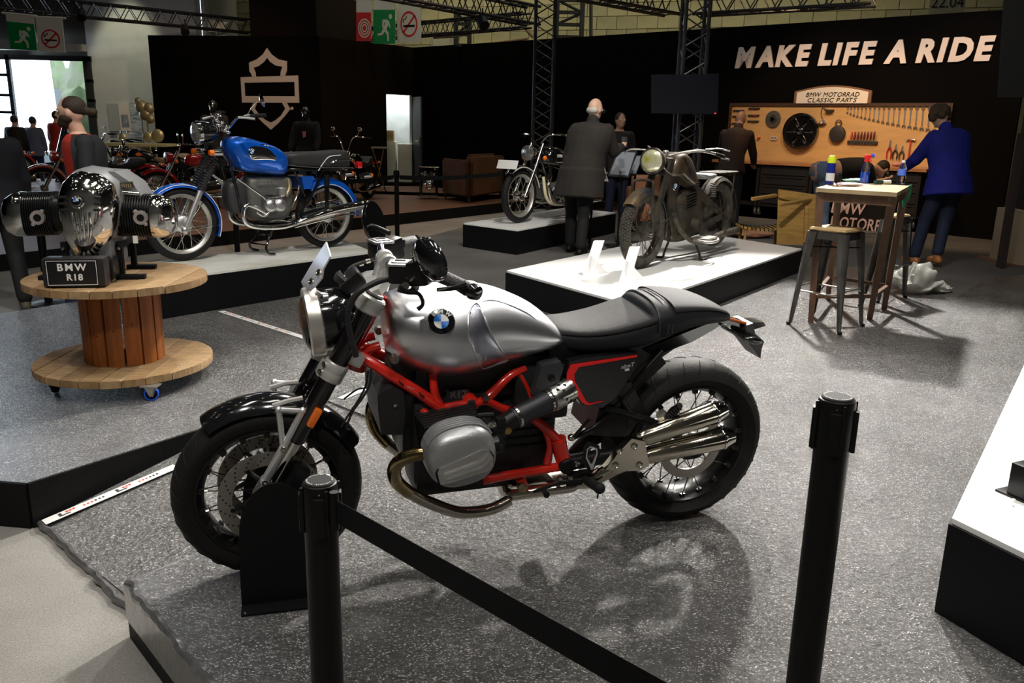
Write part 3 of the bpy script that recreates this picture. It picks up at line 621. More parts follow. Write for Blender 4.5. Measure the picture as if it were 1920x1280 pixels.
b = B(); b.tube(PQ(.04, [(600, 548), (590, 560), (596, 572)]), .012, 8); b.obj('screen_bracket', silver, bk)
b = B(); b.box(V(1.235, 0, .985), (.05, .1, .075), Matrix.Rotation(-.9, 3, 'Y'), .012); b.lathe([(.045, -.03), (.05, -.01), (.045, 0)], V(1.235, 0, .99), (-.6, 0, .8), 24); b.obj('instrument', satin, bk)
b = B(); b.lathe([(.042, 0), (.041, .002)], V(1.235, 0, .99), (-.6, 0, .8), 24); b.obj('dial_glass', gloss, bk)
# cables and hoses
hose = M('hose_black', (.012, .012, .012), .5)
b = B()
b.tube(PQ(.16, [(735, 522), (710, 527), (672, 548), (656, 575), (652, 600), (660, 640), (668, 668)]), .0095, 10, 6)
b.tube([q(712, 483, -.12), q(690, 489, -.1), q(660, 500, -.08), q(645, 520, -.05)], .006, 8, 5)
b.tube(PQ(.12, [(696, 690), (693, 720), (680, 745), (662, 770), (650, 800), (655, 806)]), .004, 8, 5); b.tube(PQ(.11, [(690, 695), (686, 722), (672, 750), (655, 775), (640, 800)]), .0035, 8, 5)
b.tube(PQ(.07, [(645, 748), (655, 740), (670, 730), (690, 726)]), .003, 6, 4)
b.obj('cable', hose, bk)
b = B()
for p in ((711, 482), (690, 489), (677, 494)): b.cyl(q(p[0]-4, p[1]+1, -.1), q(p[0]+4, p[1]-1, -.1), .0085, seg=10)
b.obj('hose_fitting', steel, bk)
# front fender with bright forks brackets
b = fender(FC, (0, 1, 0), .311, .062, R(-62), R(36), crown=.02, seg=32, lip=.02); b.obj('front_fender', gloss, bk, 50)
for s in (1, -1):
    pts = [FC+V(-.005, s*.085, .095), FC+V(-.03, s*.09, .205), FC+V(-.055, s*.078, .315)]
    b = B(); fb = alu
    A0, A1, A2, A3 = V(1.527, s*.125, .393), V(1.468, s*.128, .5), V(1.475, s*.115, .622), V(1.405, s*.115, .612)
    b.tube([A0, A1], [.0125, .013], 10, flat=1.1); b.tube([A1, A2], .009, 8); b.tube([A1, A3], .0105, 8); b.tube([A2, A3], .0085, 8); b.sph(A0, .015); b.sph(A2, .011); b.sph(A3, .0115)
    k = b.obj('fender_bracket', M('bracket_silver', (.66, .66, .66), .35, .7), bk)
    b = B()
    for p in (A0, A1): b.lathe([(.009, .008), (.009, .015), (.005, .015), (.004, .011)], p, (0, s, 0), 10)
    b.obj('bracket_bolt', steel, k)
    b = B(); b.tube([V(1.49, s*.075, .62), V(1.44, s*.075, .632), V(1.40, s*.07, .635)], .008, 6); b.obj('fender_stay', silver, k)
    # caliper
    b = B(); b.box(V(1.435, s*.1, .36), (.055, .05, .12), Matrix.Rotation(-.45, 3, 'Y'), .012); b.obj('brake_caliper', satin, bk)
# ---- tank
SEC = [(1.137, .80, .895, .05, .85), (1.128, .755, .922, .095, .85), (1.10, .715, .94, .135, .84), (1.05, .683, .950, .168, .83), (1.0, .667, .956, .186, .82), (.94, .659, .959, .192, .81), (.86, .663, .957, .184, .81), (.78, .684, .945, .168, .81), (.70, .704, .915, .152, .80), (.63, .722, .877, .138, .79), (.575, .738, .83, .118, .785), (.545, .755, .79, .085, .772), (.538, .765, .78, .05, .772)]
def tsec(x):
    S_ = SEC
    if x >= S_[0][0]: return S_[0][1:]
    if x <= S_[-1][0]: return S_[-1][1:]
    for a, c in zip(S_, S_[1:]):
        if c[0] <= x <= a[0]:
            t_ = (a[0]-x)/(a[0]-c[0]); return tuple(a[i]*(1-t_)+c[i]*t_ for i in range(1, 5))
def tsurf(x, z):
    zb, zt, hw, zc = tsec(x)
    if z >= zc: k = min(1, (z-zc)/(zt-zc)); return hw*(max(0, 1-k**2.3))**(1/2.3)
    k = min(1, (zc-z)/(zc-zb)); return hw*(max(0, 1-k**2.1))**(1/1.7)
def tring(x, n=40):
    zb, zt, hw, zc = tsec(x); P = []
    for j in range(n):
        a = 2*PI*j/n; c, s = math.cos(a), math.sin(a)
        y = hw*math.copysign(abs(c)**(2/2.3), c) if s >= 0 else hw*math.copysign(abs(c)**(2/1.7), c)
        z = zc+(zt-zc)*abs(s)**(2/2.3) if s >= 0 else zc-(zc-zb)*abs(s)**(2/2.1)
        P.append(V(x, y, z))
    return P
def smooth_sections(SS, k=4):
    out = []
    for i in range(len(SS)-1):
        p0 = SS[max(i-1, 0)]; p1 = SS[i]; p2 = SS[i+1]; p3 = SS[min(i+2, len(SS)-1)]
        for j in range(k):
            t_ = j/k; out.append(tuple(.5*((2*b_)+(c_-a_)*t_+(2*a_-5*b_+4*c_-d_)*t_*t_+(3*b_-a_-3*c_+d_)*t_**3) for a_, b_, c_, d_ in zip(p0, p1, p2, p3)))
    out.append(SS[-1]); return out
SEC = smooth_sections(SEC, 4)
brushed = M('brushed_aluminium', (.82, .83, .87), .33, 1, bump=.05, bscale=60, stretch=(9, 1, .6))
brushed2 = M('brushed_aluminium_panel', (.55, .57, .66), .3, 1, bump=.05, bscale=60, stretch=(1, 1, 7))
tank = B().rings([tring(s_[0]) for s_ in SEC]).obj('fuel_tank', brushed, bk, 60)
# knee panel with raised edge
KP = [(.915, .92), (.93, .865), (.905, .80), (.86, .735), (.835, .70), (.79, .695), (.752, .735), (.79, .80), (.83, .87), (.85, .925)]
KP = [(q(x, y, .165).x, q(x, y, .165).z) for x, y in ((880, 592), (875, 620), (886, 655), (905, 690), (916, 703), (940, 694), (959, 682), (935, 650), (915, 612), (905, 578), (893, 578))]
cxk = sum(p[0] for p in KP)/len(KP); czk = sum(p[1] for p in KP)/len(KP)
def T3(x, z, o=.0): return V(x, tsurf(x, z)+o, z)
for s in (1, -1):
    b = B(); rs = []
    for k in (1, .8, .6, .4, .2): rs.append([T3(cxk+(x-cxk)*k, czk+(z-czk)*k, .0022 if k < 1 else .0008) for x, z in KP])
    b.rings(rs); o = None
    if s < 0:
        for v in b.bm.verts: v.co.y *= -1
    o = b.obj('knee_panel', brushed2, tank, 60)
    b = B(); b.tube([T3(x, z, .0) for x, z in KP], .0035, 6, 3, closed=True)
    if s < 0:
        for v in b.bm.verts: v.co.y *= -1
    b.obj('panel_edge', brushed, tank, 60)
# long crease along the upper flank
b = B(); b.tube([T3(q(x, y, .15).x, q(x, y, .15).z, -.001) for x, y in ((893, 578), (925, 570), (965, 580), (1003, 598), (1028, 625))], [.001, .003, .003, .003, .001], 6, 4); b.obj('panel_edge', brushed, tank, 60)
bc = q(827, 604, .17); bx = T3(bc.x, bc.z); e_ = .01
nx = (T3(bc.x+e_, bc.z)-T3(bc.x-e_, bc.z)).cross(T3(bc.x, bc.z+e_)-T3(bc.x, bc.z-e_)); nx = nx if nx.y > 0 else -nx
roundel(tank, bx+nx.normalized()*.004, nx, V(0, 0, 1)-nx.normalized()*nx.normalized().z, .041)
b = B(); b.lathe([(.03, 0), (.03, .006), (.024, .01)], V(.86, 0, .956), (0, 0, 1), 24); b.obj('filler_cap', alu, tank)
# ---- seat
leather = M('seat_vinyl', (.024, .024, .025), .65, spec=.2, bump=.25, bscale=420); leather2 = M('seat_vinyl_side', (.009, .0095, .012), .5, spec=.25, bump=.15, bscale=380)
def seatloft(S_, n=28, ex=2.6):
    rs = []
    for (x, zb, zt, hw) in S_:
        zc = zb+(zt-zb)*.45; P = []
        for j in range(n):
            a = 2*PI*j/n; c, s = math.cos(a), math.sin(a); P.append(V(x, hw*math.copysign(abs(c)**(2/ex), c), (zc+(zt-zc)*abs(s)**(2/ex)) if s > 0 else zc-(zc-zb)*abs(s)**(2/ex)))
        rs.append(P)
    return B().rings(rs)
S1 = smooth_sections([(.59, .75, .79, .05), (.575, .735, .815, .08), (.54, .73, .818, .105), (.47, .725, .817, .125), (.37, .725, .83, .14), (.27, .735, .856, .148), (.225, .75, .868, .146), (.20, .76, .865, .14)], 3)
st_ = seatloft(S1).obj('rider_seat', leather2, bk, 60)
S1b = [(x, zb+(zt-zb)*.62, zt+.0025, hw*(.97 if i else .9)) for i, (x, zb, zt, hw) in enumerate(S1[2:-1])]
seatloft(S1b, 28, 2.4).obj('seat_top_panel', leather, st_, 60)
S2 = smooth_sections([(.255, .765, .86, .10), (.245, .76, .885, .135), (.21, .755, .897, .15), (.17, .765, .9, .152), (.11, .785, .897, .148), (.02, .80, .885, .138), (-.05, .805, .86, .12), (-.085, .81, .835, .09), (-.092, .815, .825, .05)], 3)
st2 = seatloft(S2).obj('pillion_seat', leather2, bk, 60)
S2b = [(x, zb+(zt-zb)*.62, zt+.0025, hw*.955) for (x, zb, zt, hw) in S2[9:-3]]
seatloft(S2b, 28, 2.3).obj('seat_top_panel', leather, st2, 60)
for x0, k in ((.225, 1.0), (.195, 1.012), (.18, 1.014)):
    P = []
    for j in range(21):
        a = PI*j/20; c, s = math.cos(a), math.sin(a); P.append(V(x0-.0+.0*s, .149*k*math.copysign(abs(c)**(2/2.6), c), .80+(.098*k)*abs(s)**(2/2.6)))
    B().tube(P, .0042, 6).obj('seat_piping', M('piping_black', (.02, .02, .02), .4), st2)
# tail, plate carrier, rear lamp
b = B(); b.prism([(.60, .1, .69), (.60, .1, .77), (.1, .1, .80), (.05, .09, .77), (.2, .1, .68)], (0, -.2, 0)); b.prism([(.42, .07, .70), (.2, .07, .73), (.14, .07, .66), (.26, .07, .55), (.42, .07, .55)], (0, -.14, 0)); b.obj('seat_base', satin, bk, 20)
b = B(); b.prism(PQ(.10, [(1205, 655), (1345, 600), (1348, 612), (1300, 640), (1225, 668)]), (0, -.2, 0)); b.obj('tail_cover', gloss, bk, 20)
b = B(); b.prism(PQ(.03, [(1340, 592), (1400, 605), (1432, 604), (1436, 611), (1412, 618), (1355, 606)]), (0, -.06, 0)); b.box(q(1384, 622, 0), (.05, .16, .015), None, .004); tc0 = b.obj('tail_bracket', gloss, bk, 20)
b = B(); b.tube(PQ(.035, [(1345, 592), (1375, 600), (1398, 606)]), .006, 8); b.obj('tail_strip', M('amber_strip', (.35, .08, .02), .3, coat=1), tc0)
b = B(); b.prism(PQ(.05, [(1398, 610), (1412, 606), (1416, 625), (1433, 640), (1428, 655), (1426, 672), (1405, 645), (1398, 628)]), (0, -.1, 0)); b.obj('plate_carrier', satin, bk, 20)
for s in (1, -1):
    b = B(); p = q(1385, 622, .0)+V(0, s*.1, 0); b.lathe([(.004, -.035), (.012, -.02), (.014, 0), (.008, .03), (.003, .045)], p, V(1, 0, .25), 12); b.obj('turn_signal', gloss, bk)
# side cover with red flash and lettering
sidem = M('side_cover_black', (.007, .007, .008), .18, coat=.8)
for s in (1, -1):
    y0 = .15
    P = PQ(y0, [(1068, 678), (1100, 670), (1198, 662), (1207, 668), (1185, 700), (1160, 738), (1146, 752), (1130, 764), (1088, 758), (1075, 735), (1062, 700)])
    P = [V(p.x, s*p.y, p.z) for p in P]; b = B(); b.prism(P, (0, -s*.03, 0)); scv = b.obj('side_cover', sidem, bk, 20)
    outer = PQ(y0+.002, [(1195, 665), (1070, 683), (1063, 698), (1062, 712), (1090, 753), (1098, 758), (1104, 759), (1130, 752)])
    inner = PQ(y0+.002, [(1193, 669), (1085, 688), (1077, 700), (1077, 712), (1098, 750), (1102, 754), (1106, 755.5), (1130, 751)])
    o_ = [V(p.x, s*p.y, p.z) for p in outer]; i_ = [V(p.x, s*p.y, p.z) for p in inner]
    B().strip(o_, i_, V(0, s*.0012, 0)).obj('red_flash', M('flash_red', (.8, .01, .008), .25, coat=.5), scv, 0)
    c = q(1176, 686, y0+.003); c = V(c.x, s*c.y, c.z); d = (q(1190, 683, y0)-q(1160, 690, y0)).normalized(); d = V(d.x, 0, d.z) if s > 0 else V(-d.x, 0, -d.z)
    text('nineT', .021, M('lettering_grey', (.35, .35, .34), .4), scv, tuple(c), basis(d, (0, 0, 1)), 'model_lettering', .0006, .0004, .25); text('100', .012, wprint, scv, tuple(c+V(0, 0, -.014)), basis(d, (0, 0, 1)), 'model_lettering', .0006, .0004)
# grey air duct cover
for s in (1, -1):
    P = PQ(.145, [(1015, 686), (1052, 678), (1057, 690), (1048, 715), (1050, 740), (1030, 735), (1000, 742), (1008, 712)])
    b = B(); b.prism([V(p.x, s*p.y, p.z) for p in P], (0, -s*.05, 0)); g_ = b.obj('duct_cover', gm, bk, 20)
    p = q(1034, 708, .148); b = B(); b.lathe([(.012, -.002), (.012, .003), (.006, .003), (.004, .001)], V(p.x, s*p.y, p.z), (0, s, 0), 14); b.obj('cover_bolt', satin, g_)
# ---- red frame
def F_(b, pts, r, s=1, seg=12, sm=3): b.tube([V(p.x, p.y*s, p.z) for p in [q(x, y, l) for x, y, l in pts]], r, seg, sm)
for s in (1, -1):
    b = B()
    F_(b, [(668, 660, .04), (690, 676, .07), (735, 705, .10), (800, 745, .125), (830, 770, .13)], .0185, s)
    F_(b, [(712, 648, .05), (690, 655, .05), (672, 668, .04)], .014, s)
    F_(b, [(812, 700, .10), (815, 735, .12), (826, 762, .13)], .014, s)
    F_(b, [(826, 768, .13), (850, 760, .135), (885, 757, .135), (912, 752, .135), (940, 765, .135), (985, 778, .13), (1020, 800, .13), (1045, 825, .13)], [.017, .013, .016, .013, .015, .014, .017, .018], s)
    F_(b, [(905, 752, .13), (925, 735, .12), (955, 705, .11), (985, 690, .10)], [.018, .016, .014, .012], s)
    F_(b, [(970, 694, .1), (985, 720, .1), (995, 745, .1)], .012, s)
    F_(b, [(1045, 822, .13), (1052, 850, .13), (1060, 872, .13)], [.03, .026, .028], s)
    F_(b, [(1020, 800, .13), (1030, 835, .13), (1025, 868, .13)], [.012, .01, .014], s)
    F_(b, [(1062, 872, .13), (1000, 883, .135), (940, 893, .14), (905, 900, .14)], .0165, s)
    F_(b, [(975, 895, .13), (982, 912, .13)], .018, s)
    for (x, y, r) in ((829, 772, .026), (884, 756, .026), (797, 777, .017)):
        p = q(x, y, .135); p = V(p.x, s*p.y, p.z); b.lathe([(r, -.03), (r, .008), (r*.72, .012)], p, (0, s, 0), 18)
    fr = b.obj('frame', red, bk)
    b = B()
    for (x, y, r) in ((829, 772, .014), (884, 756, .014), (911, 746, .011), (740, 674, .013), (797, 777, .008)):
        p = q(x, y, .15); p = V(p.x, s*p.y, p.z); b.lathe([(r, -.02), (r, .004), (r*.5, .004), (r*.45, .0)], p, (0, s, 0), 12)
    b.obj('frame_bolt', M('bolt_bronze', (.25, .22, .18), .3, .9), fr)
    p = q(1062, 872, .15); b = B(); b.lathe([(.027, -.01), (.029, .012), (.025, .018), (.01, .02)], V(p.x, s*p.y, p.z), (0, s, 0), 20); b.obj('pivot_cap', black, fr)
    b = B()
    for pts in ([(752, 716, .11), (756, 722, .11)], [(790, 738, .125), (785, 747, .125)]):
        p = q(*pts[0]); b.lathe([(.0195, -.002), (.0195, .002)], V(p.x, s*p.y, p.z), V(.6, 0, -.6), 16)
    b.obj('cable_tie', black, fr)
p = q(770, 727, .145); text('nineT', .012, wprint, bk, tuple(p), basis(V(-.8, 0, -.5), V(-.4, .5, .8)), 'frame_decal', .0003)
b = B(); P = PQ(.105, [(836, 728), (842, 733), (878, 730), (885, 740), (880, 749), (838, 752)]); b.prism(P, (0, -.02, 0)); pl = b.obj('engine_plate', gm, bk, 20)
p = q(859, 740, .108); text('R12', .034, M('plate_print', (.16, .16, .17), .35, .5), pl, tuple(p), basis((-1, 0, .05), (0, 0, 1)), 'plate_lettering', .002, .001)
# ---- engine: block, gearbox, cylinders with silver head covers
engm = M('engine_black', (.014, .014, .015), .42, bump=.2, bscale=90)
b = B(); b.box((.93, 0, .46), (.27, .25, .30), None, .03); b.box((.88, 0, .30), (.34, .2, .09), None, .02, .95); b.box((.68, 0, .44), (.25, .2, .26), None, .03); b.obj('engine_block', engm, bk)
b = B()
for k in range(4): b.box((.66, .105, .41+k*.03), (.16, .008, .008), None, .002)
b.box((1.075, 0, .52), (.04, .22, .24), None, .01); stuff(b.obj('gearbox_rib', satin, bk))
b = B(); P = PQ(.13, [(708, 740), (735, 726), (757, 735), (760, 780), (755, 815), (715, 815), (709, 770)]); b.prism(P, (0, -.26, 0)); oc = b.obj('oil_cooler_cover', engm, bk, 20)
p = q(741, 760, .133); b = B(); b.lathe([(.006, -.002), (.006, .004), (.002, .005)], p, (0, 1, 0), 10); b.obj('cover_bolt', steel, oc)
b = B(); b.box((.80, 0, .66), (.5, .17, .14), None, .02); b.box((.62, 0, .60), (.2, .22, .2), None, .02); b.box((1.08, 0, .70), (.09, .12, .2), None, .02); b.obj('airbox', M('airbox_black', (.012, .012, .012), .5), bk)
for s in (1, -1):
    cy = B()
    for k in range(7): cy.box((.952, s*(.14+k*.0135), .503), (.2-.004*k, .005, .185-.004*k), Matrix.Rotation(.15, 3, 'Y'), .01)
    cy.box((.952, s*.19, .503), (.16, .16, .15), None, .02); cyo = cy.obj('cylinder', engm, bk)
    hm = M('head_grey', (.4, .405, .41), .4, .75, bump=.12, bscale=170)
    # head cover: superellipse rings bulging outwards
    RT = Matrix.Rotation(.17, 3, 'Y'); C0 = V(.955, 0, .508); rs = []
    for y, k in ((.235, .95), (.25, 1.0), (.29, 1.0), (.315, .985), (.335, .94), (.35, .84), (.357, .7), (.36, .45)):
        rs.append([C0+V(0, s*y, 0)+RT @ V(.111*k*math.copysign(abs(math.cos(a))**.78, math.cos(a)), 0, .099*k*math.copysign(abs(math.sin(a))**.85, math.sin(a))) for a in [2*PI*j/40 for j in range(40)]])
    hc = B().rings(rs).obj('head_cover', hm, cyo, 55)
    # ribs on the upper flank
    b = B()
    for k in range(5):
        yy = .262+.013*k; P = []
        for j in range(12):
            a = R(35+j*11); P.append(C0+V(0, s*yy, 0)+RT @ V(.112*math.copysign(abs(math.cos(a))**.78, math.cos(a)), 0, .1*abs(math.sin(a))**.85))
        b.tube(P, .0035, 6)
    b.obj('cover_rib', hm, hc)
    # bright badge plate with chevrons on the face
    def HP(u, v, o=.0): return C0+V(0, s*(.357+o), 0)+RT @ V(u, 0, v)
    pl_ = [(.088, -.014), (.085, -.05), (.075, -.056), (-.065, -.05), (-.085, -.036), (-.088, -.008), (-.075, .022), (-.055, .026), (.08, .0)]
    b = B(); b.prism([HP(u, v, -.012) for u, v in pl_], (0, s*.018, 0)); bp_ = b.obj('cover_plate', M('plate_satin', (.55, .54, .52), .3, .9), hc, 20)
    b = B(); b.strip([HP(.07, -.018, .006), HP(-.04, -.008, .006), HP(-.072, .014, .006)], [HP(.068, -.025, .006), HP(-.046, -.016, .006), HP(-.078, .008, .006)], V(0, s*.004, 0))
    b.strip([HP(.068, -.034, .006), HP(-.046, -.026, .006), HP(-.08, -.002, .006)], [HP(.066, -.04, .006), HP(-.05, -.033, .006), HP(-.083, -.01, .006)], V(0, s*.004, 0)); b.obj('plate_chevron', M('plate_bright', (.7, .7, .68), .25, .9), bp_, 20)
    b = B(); b.tube([HP(u*1.03, v*1.03, -.004) for u, v in pl_], .0025, 5, closed=True); b.obj('plate_gasket', black, bp_)
    b = B(); b.lathe([(.026, -.03), (.03, 0), (.024, .01)], V(.83, s*.285, .52), (-1, 0, .1), 18); b.obj('head_seal', satin, cyo)
# spark plug leads, linkage
b = B(); b.tube(PQ(.2, [(890, 780), (905, 778), (925, 777)]), .008, 8); b.tube(PQ(.26, [(905, 785), (918, 795), (928, 808), (930, 820)]), .006, 8, 3); b.obj('cable', hose, bk)
b = B(); b.box(q(918, 797, .26), (.03, .02, .02), Matrix.Rotation(.4, 3, 'Y'), .004); b.cyl(q(908, 795, .26), q(925, 800, .26), .007); b.obj('throttle_link', steel, bk)
# intake: rubber tube with clamps and perforated bright cover
for s in (1, -1):
    def W_(x, y, l): p = q(x, y, l); return V(p.x, s*p.y, p.z)
    a0, a1, a2 = W_(938, 800, .235), W_(962, 785, .215), W_(1035, 748, .175)
    b = B(); b.tube([W_(918, 806, .24), a0, a1], [.026, .032, .033], 18); b.box(W_(938, 790, .25), (.03, .03, .03), None, .005); b.obj('throttle_body', satin, bk)
    it = B().tube([a1, a1.lerp(a2, .15), a1.lerp(a2, .5), a1.lerp(a2, .85), a2], [.034, .036, .034, .036, .034], 22).obj('intake_tube', M('intake_rubber', (.016, .017, .02), .42), bk)
    p = W_(952, 807, .26); b = B(); b.lathe([(.012, -.012), (.012, .004), (.008, .006)], p, (0, s, 0), 14); b.obj('brass_plug', M('brass', (.55, .35, .12), .3, 1), it)
    d = (a2-a1).normalized(); b = B()
    for t_ in (.08, .9): b.lathe([(.037, -.005), (.0385, -.004), (.0385, .004), (.037, .005)], a1.lerp(a2, t_), d, 24)
    b.obj('hose_clamp', steel, it)
    e0, e1 = a2-d*.004, a2+d*.075+V(0, -s*.012, -.003); pc = B().tube([e0, e0+d*.006, e1], [.036, .041, .043], 26).obj('perforated_cover', M('steel_cover', (.68, .67, .64), .22, 1), bk, 60)
    u = d.cross(V(0, 0, 1)).normalized(); v = u.cross(d); b = B()
    for i, (t_, a) in enumerate([(.25, 60), (.25, 20), (.45, 80), (.45, 42), (.45, 0), (.65, 62), (.65, 22), (.65, -18), (.85, 45), (.85, 5)]):
        a = R(a); nn = (u*s*-math.cos(a)*(1 if u.y*s < 0 else -1)+v*math.sin(a)*(1 if v.z > 0 else -1)).normalized()
        p = e0.lerp(e1, t_)+nn*.0412; b.lathe([(.0058, -.002), (.0062, .0012), (.0045, .0014)], p, nn, 10)
    stuff(b.obj('cover_hole', holem, pc))
# ---- exhaust
gold = M('heat_tinted_steel', (.58, .46, .26), .15, 1, col2=(.3, .22, .1), vscale=9, var=1); exm = M('exhaust_chrome', (.66, .6, .5), .12, 1)
for s in (1, -1):
    def W_(x, y, l): p = q(x, y, l); return V(p.x, s*p.y, p.z)
    H_ = [W_(806, 849, .27), W_(778, 852, .255), W_(752, 862, .24), W_(739, 880, .22), W_(744, 903, .2), W_(765, 922, .18)]
    B().tube(H_, .022, 16, 5).obj('exhaust_header', gold, bk, 60)
    B().tube([H_[-1], W_(800, 940, .165), W_(850, 958, .15), W_(885, 960, .14), W_(925, 953, .13), W_(955, 938, .12)], .021, 16, 5).obj('exhaust_pipe', exm, bk, 60)
b = B(); b.rings([[V(x, y0+w_*c, z+h_*s_) for c, s_ in [(math.cos(2*PI*j/20), math.sin(2*PI*j/20)) for j in range(20)]] for x, y0, z, w_, h_ in ((.74, .06, .235, .05, .02), (.72, .06, .235, .085, .035), (.5, .07, .245, .085, .035), (.46, .09, .26, .06, .03))]); b.obj('exhaust_collector', exm, bk, 50)
b = B(); b.tube([V(.5, .1, .25), q(1105, 903, .16), q(1120, 893, .19), q(1150, 876, .2), q(1180, 860, .2)], [.026, .024, .026, .03, .035], 18, 5); b.obj('silencer_pipe', exm, bk, 60)
b = B(); b.prism([p for p in PQ(.235, [(1135, 880), (1150, 862), (1160, 848), (1185, 822), (1210, 828), (1213, 850), (1218, 873), (1200, 882), (1160, 884)])], (0, -.03, 0)); shl = b.obj('silencer_shield', exm, bk, 20)
for (x, y) in ((1190, 837), (1200, 872), (1155, 873), (1162, 846)):
    b = B(); b.lathe([(.0115, -.003), (.0115, .003), (.007, .004), (.005, .001)], q(x, y, .238), (0, 1, 0), 14); b.obj('shield_bolt', steel, shl)
for (p0, p1, p2, r0, r1) in (((1208, 855), (1352, 821), (1372, 816), .031, .0415), ((1200, 822), (1338, 773), (1358, 766), .031, .0415)):
    a, c, e = q(*p0, .2), q(*p1, .2), q(*p2, .2); d = (c-a).normalized()
    b = B(); b.tube([a, a.lerp(c, .06), c-d*.004, c], [r0*.8, r0, r1, r1*.97], 26); m_ = b.obj('silencer', exm, bk, 60)
    b = B(); b.tube([c-d*.006, c, c+d*.004, c+d*.045, c+d*.047, c+d*.03], [r1*1.03, r1*1.05, r1*.98, r1*.66, r1*.58, r1*.55], 26, cap=False); b.obj('silencer_tip', chrome, m_, 60)
    b = B(); b.tube([c+d*.02, c+d*.036], [r1*.6, r1*.56], 20); b.obj('silencer_bore', black, m_)
    b = B(); sd_ = d.cross(V(0, 1, 0)).normalized()
    for k in range(6):
        a_ = k*PI/3; nn = sd_*math.cos(a_)+V(0, 1, 0)*math.sin(a_); b.sph(c+d*.004+nn*r1*1.02, .0035, seg=6)
    b.obj('tip_rivet', steel, m_)
# swinging arm, rear subframe, pegs, chains of levers
b = B(); b.tube([q(1062, 868, .1), V(.3, .09, .33), V(.1, .1, .32), V(0, .095, .32)], [.03, .028, .026, .03], 12, 3); b.tube([q(1062, 868, -.1), V(.3, -.09, .33), V(.1, -.1, .32), V(0, -.1, .32)], [.03, .034, .04, .055], 12, 3); b.obj('swingarm', satin, bk)
b = B(); b.lathe([(.03, 0), (.034, .01), (.02, .03), (.008, .035)], V(0, .1, .32), (0, 1, 0), 18); b.obj('axle_nut', satin, bk)
b = B(); b.tube(PQ(.11, [(1243, 658), (1205, 700), (1165, 750), (1140, 775), (1115, 800), (1075, 820)]), [.011, .011, .012, .012, .009, .009], 10, 3); b.tube(PQ(-.11, [(1243, 658), (1205, 700), (1165, 750), (1140, 775)]), .011, 10, 3); b.tube(PQ(.12, [(1130, 765), (1165, 772), (1210, 788), (1235, 797)]), [.013, .015, .013, .012], 10, 3); b.tube(PQ(.12, [(1165, 748), (1185, 775), (1215, 785), (1240, 797)]), .01, 10, 3); b.obj('subframe', satin, bk)
b = B(); b.tube([q(1075, 820, .13), q(1105, 785, .13)], .006, 8); b.obj('linkage_rod', satin, bk)
b = B(); b.sph(q(1071, 820, .14), .013); b.obj('linkage_ball', steel, bk)
b = B(); b.cyl(q(1240, 798, .13), q(1236, 800, .16), .018); b.tube([q(1250, 782, .14), q(1262, 768, .16), q(1275, 760, .2)], .011, 8, 3); b.obj('pillion_peg', satin, bk)
b = B(); b.lathe([(.02, 0), (.021, .004), (.013, .006), (.006, .007)], q(1240, 778, .17), (.1, 1, .1), 16); b.obj('bracket_disc', M('disc_alu', (.6, .58, .52), .3, 1), bk)
b = B(); p0 = q(1252, 785, .18); p1 = q(1280, 757, .2)
for k in range(7): b.lathe([(.0115, -.0028), (.013, 0), (.0115, .0028)], p0.lerp(p1, k/6*.75), (p1-p0), 12)
b.obj('peg_rubber', rubber, bk)
HPo = [(1096, 838), (1104, 828), (1124, 836), (1126, 850), (1112, 883), (1106, 886), (1092, 865)]
HPi = [(1102, 842), (1107, 838), (1117, 841), (1118, 849), (1110, 869), (1107, 869), (1100, 856)]
b = B(); Lp = PQ(.2, HPo); Ip = PQ(.2, HPi); b.strip(Lp+[Lp[0]], Ip+[Ip[0]], V(0, -.006, 0)); b.obj('heel_plate', satin, bk, 0)
Lp = PQ(.202, [(1100, 842), (1107, 836), (1119, 840), (1120, 850), (1111, 879), (1108, 880), (1098, 858)]); b = B(); b.strip(Lp+[Lp[0]], [p*1 for p in PQ(.202, HPi)]+[PQ(.202, HPi)[0]], V(0, .003, 0)); b.obj('heel_plate_edge', M('plate_edge_alu', (.7, .7, .7), .35, .8), bk, 0)
b = B(); pa_, pb2 = q(1095, 898, .17), q(1124, 915, .26); b.tube([pa_, pa_.lerp(pb2, .3), pb2], [.012, .016, .018], 10); b.sph(pb2, .02); b.tube([q(1122, 922, .26), q(1120, 934, .26)], .003, 6); b.obj('foot_peg', rubber, bk)
b = B(); b.tube(PQ(.17, [(1090, 900), (1050, 905), (1020, 915), (1000, 922)]), [.008, .007, .006, .006], 8, 3); b.tube([q(1020, 918, .17), q(1025, 928, .22)], [.01, .011], 10); b.box(q(1085, 895, .15), (.09, .03, .05), None, .01); b.obj('gear_lever', satin, bk)
b = B()
for (x, y) in ((1051, 897), (1070, 896), (1083, 871)): b.lathe([(.009, -.01), (.009, .003), (.005, .006)], q(x, y, .17), (0, 1, 0), 10)
b.obj('lever_bolt', steel, bk)
b = B(); b.lathe([(.016, -.02), (.017, .004), (.008, .008)], q(980, 914, .16), (0, 1, 0), 14); b.obj('stand_pivot', M('bronze', (.4, .33, .2), .35, 1), bk)
b = B(); b.prism([(.40, .12, .60), (.30, .12, .62), (.22, .1, .50), (.28, .1, .40), (.42, .1, .42)], (0, -.2, 0)); b.obj('rear_hugger', engm, bk, 20)
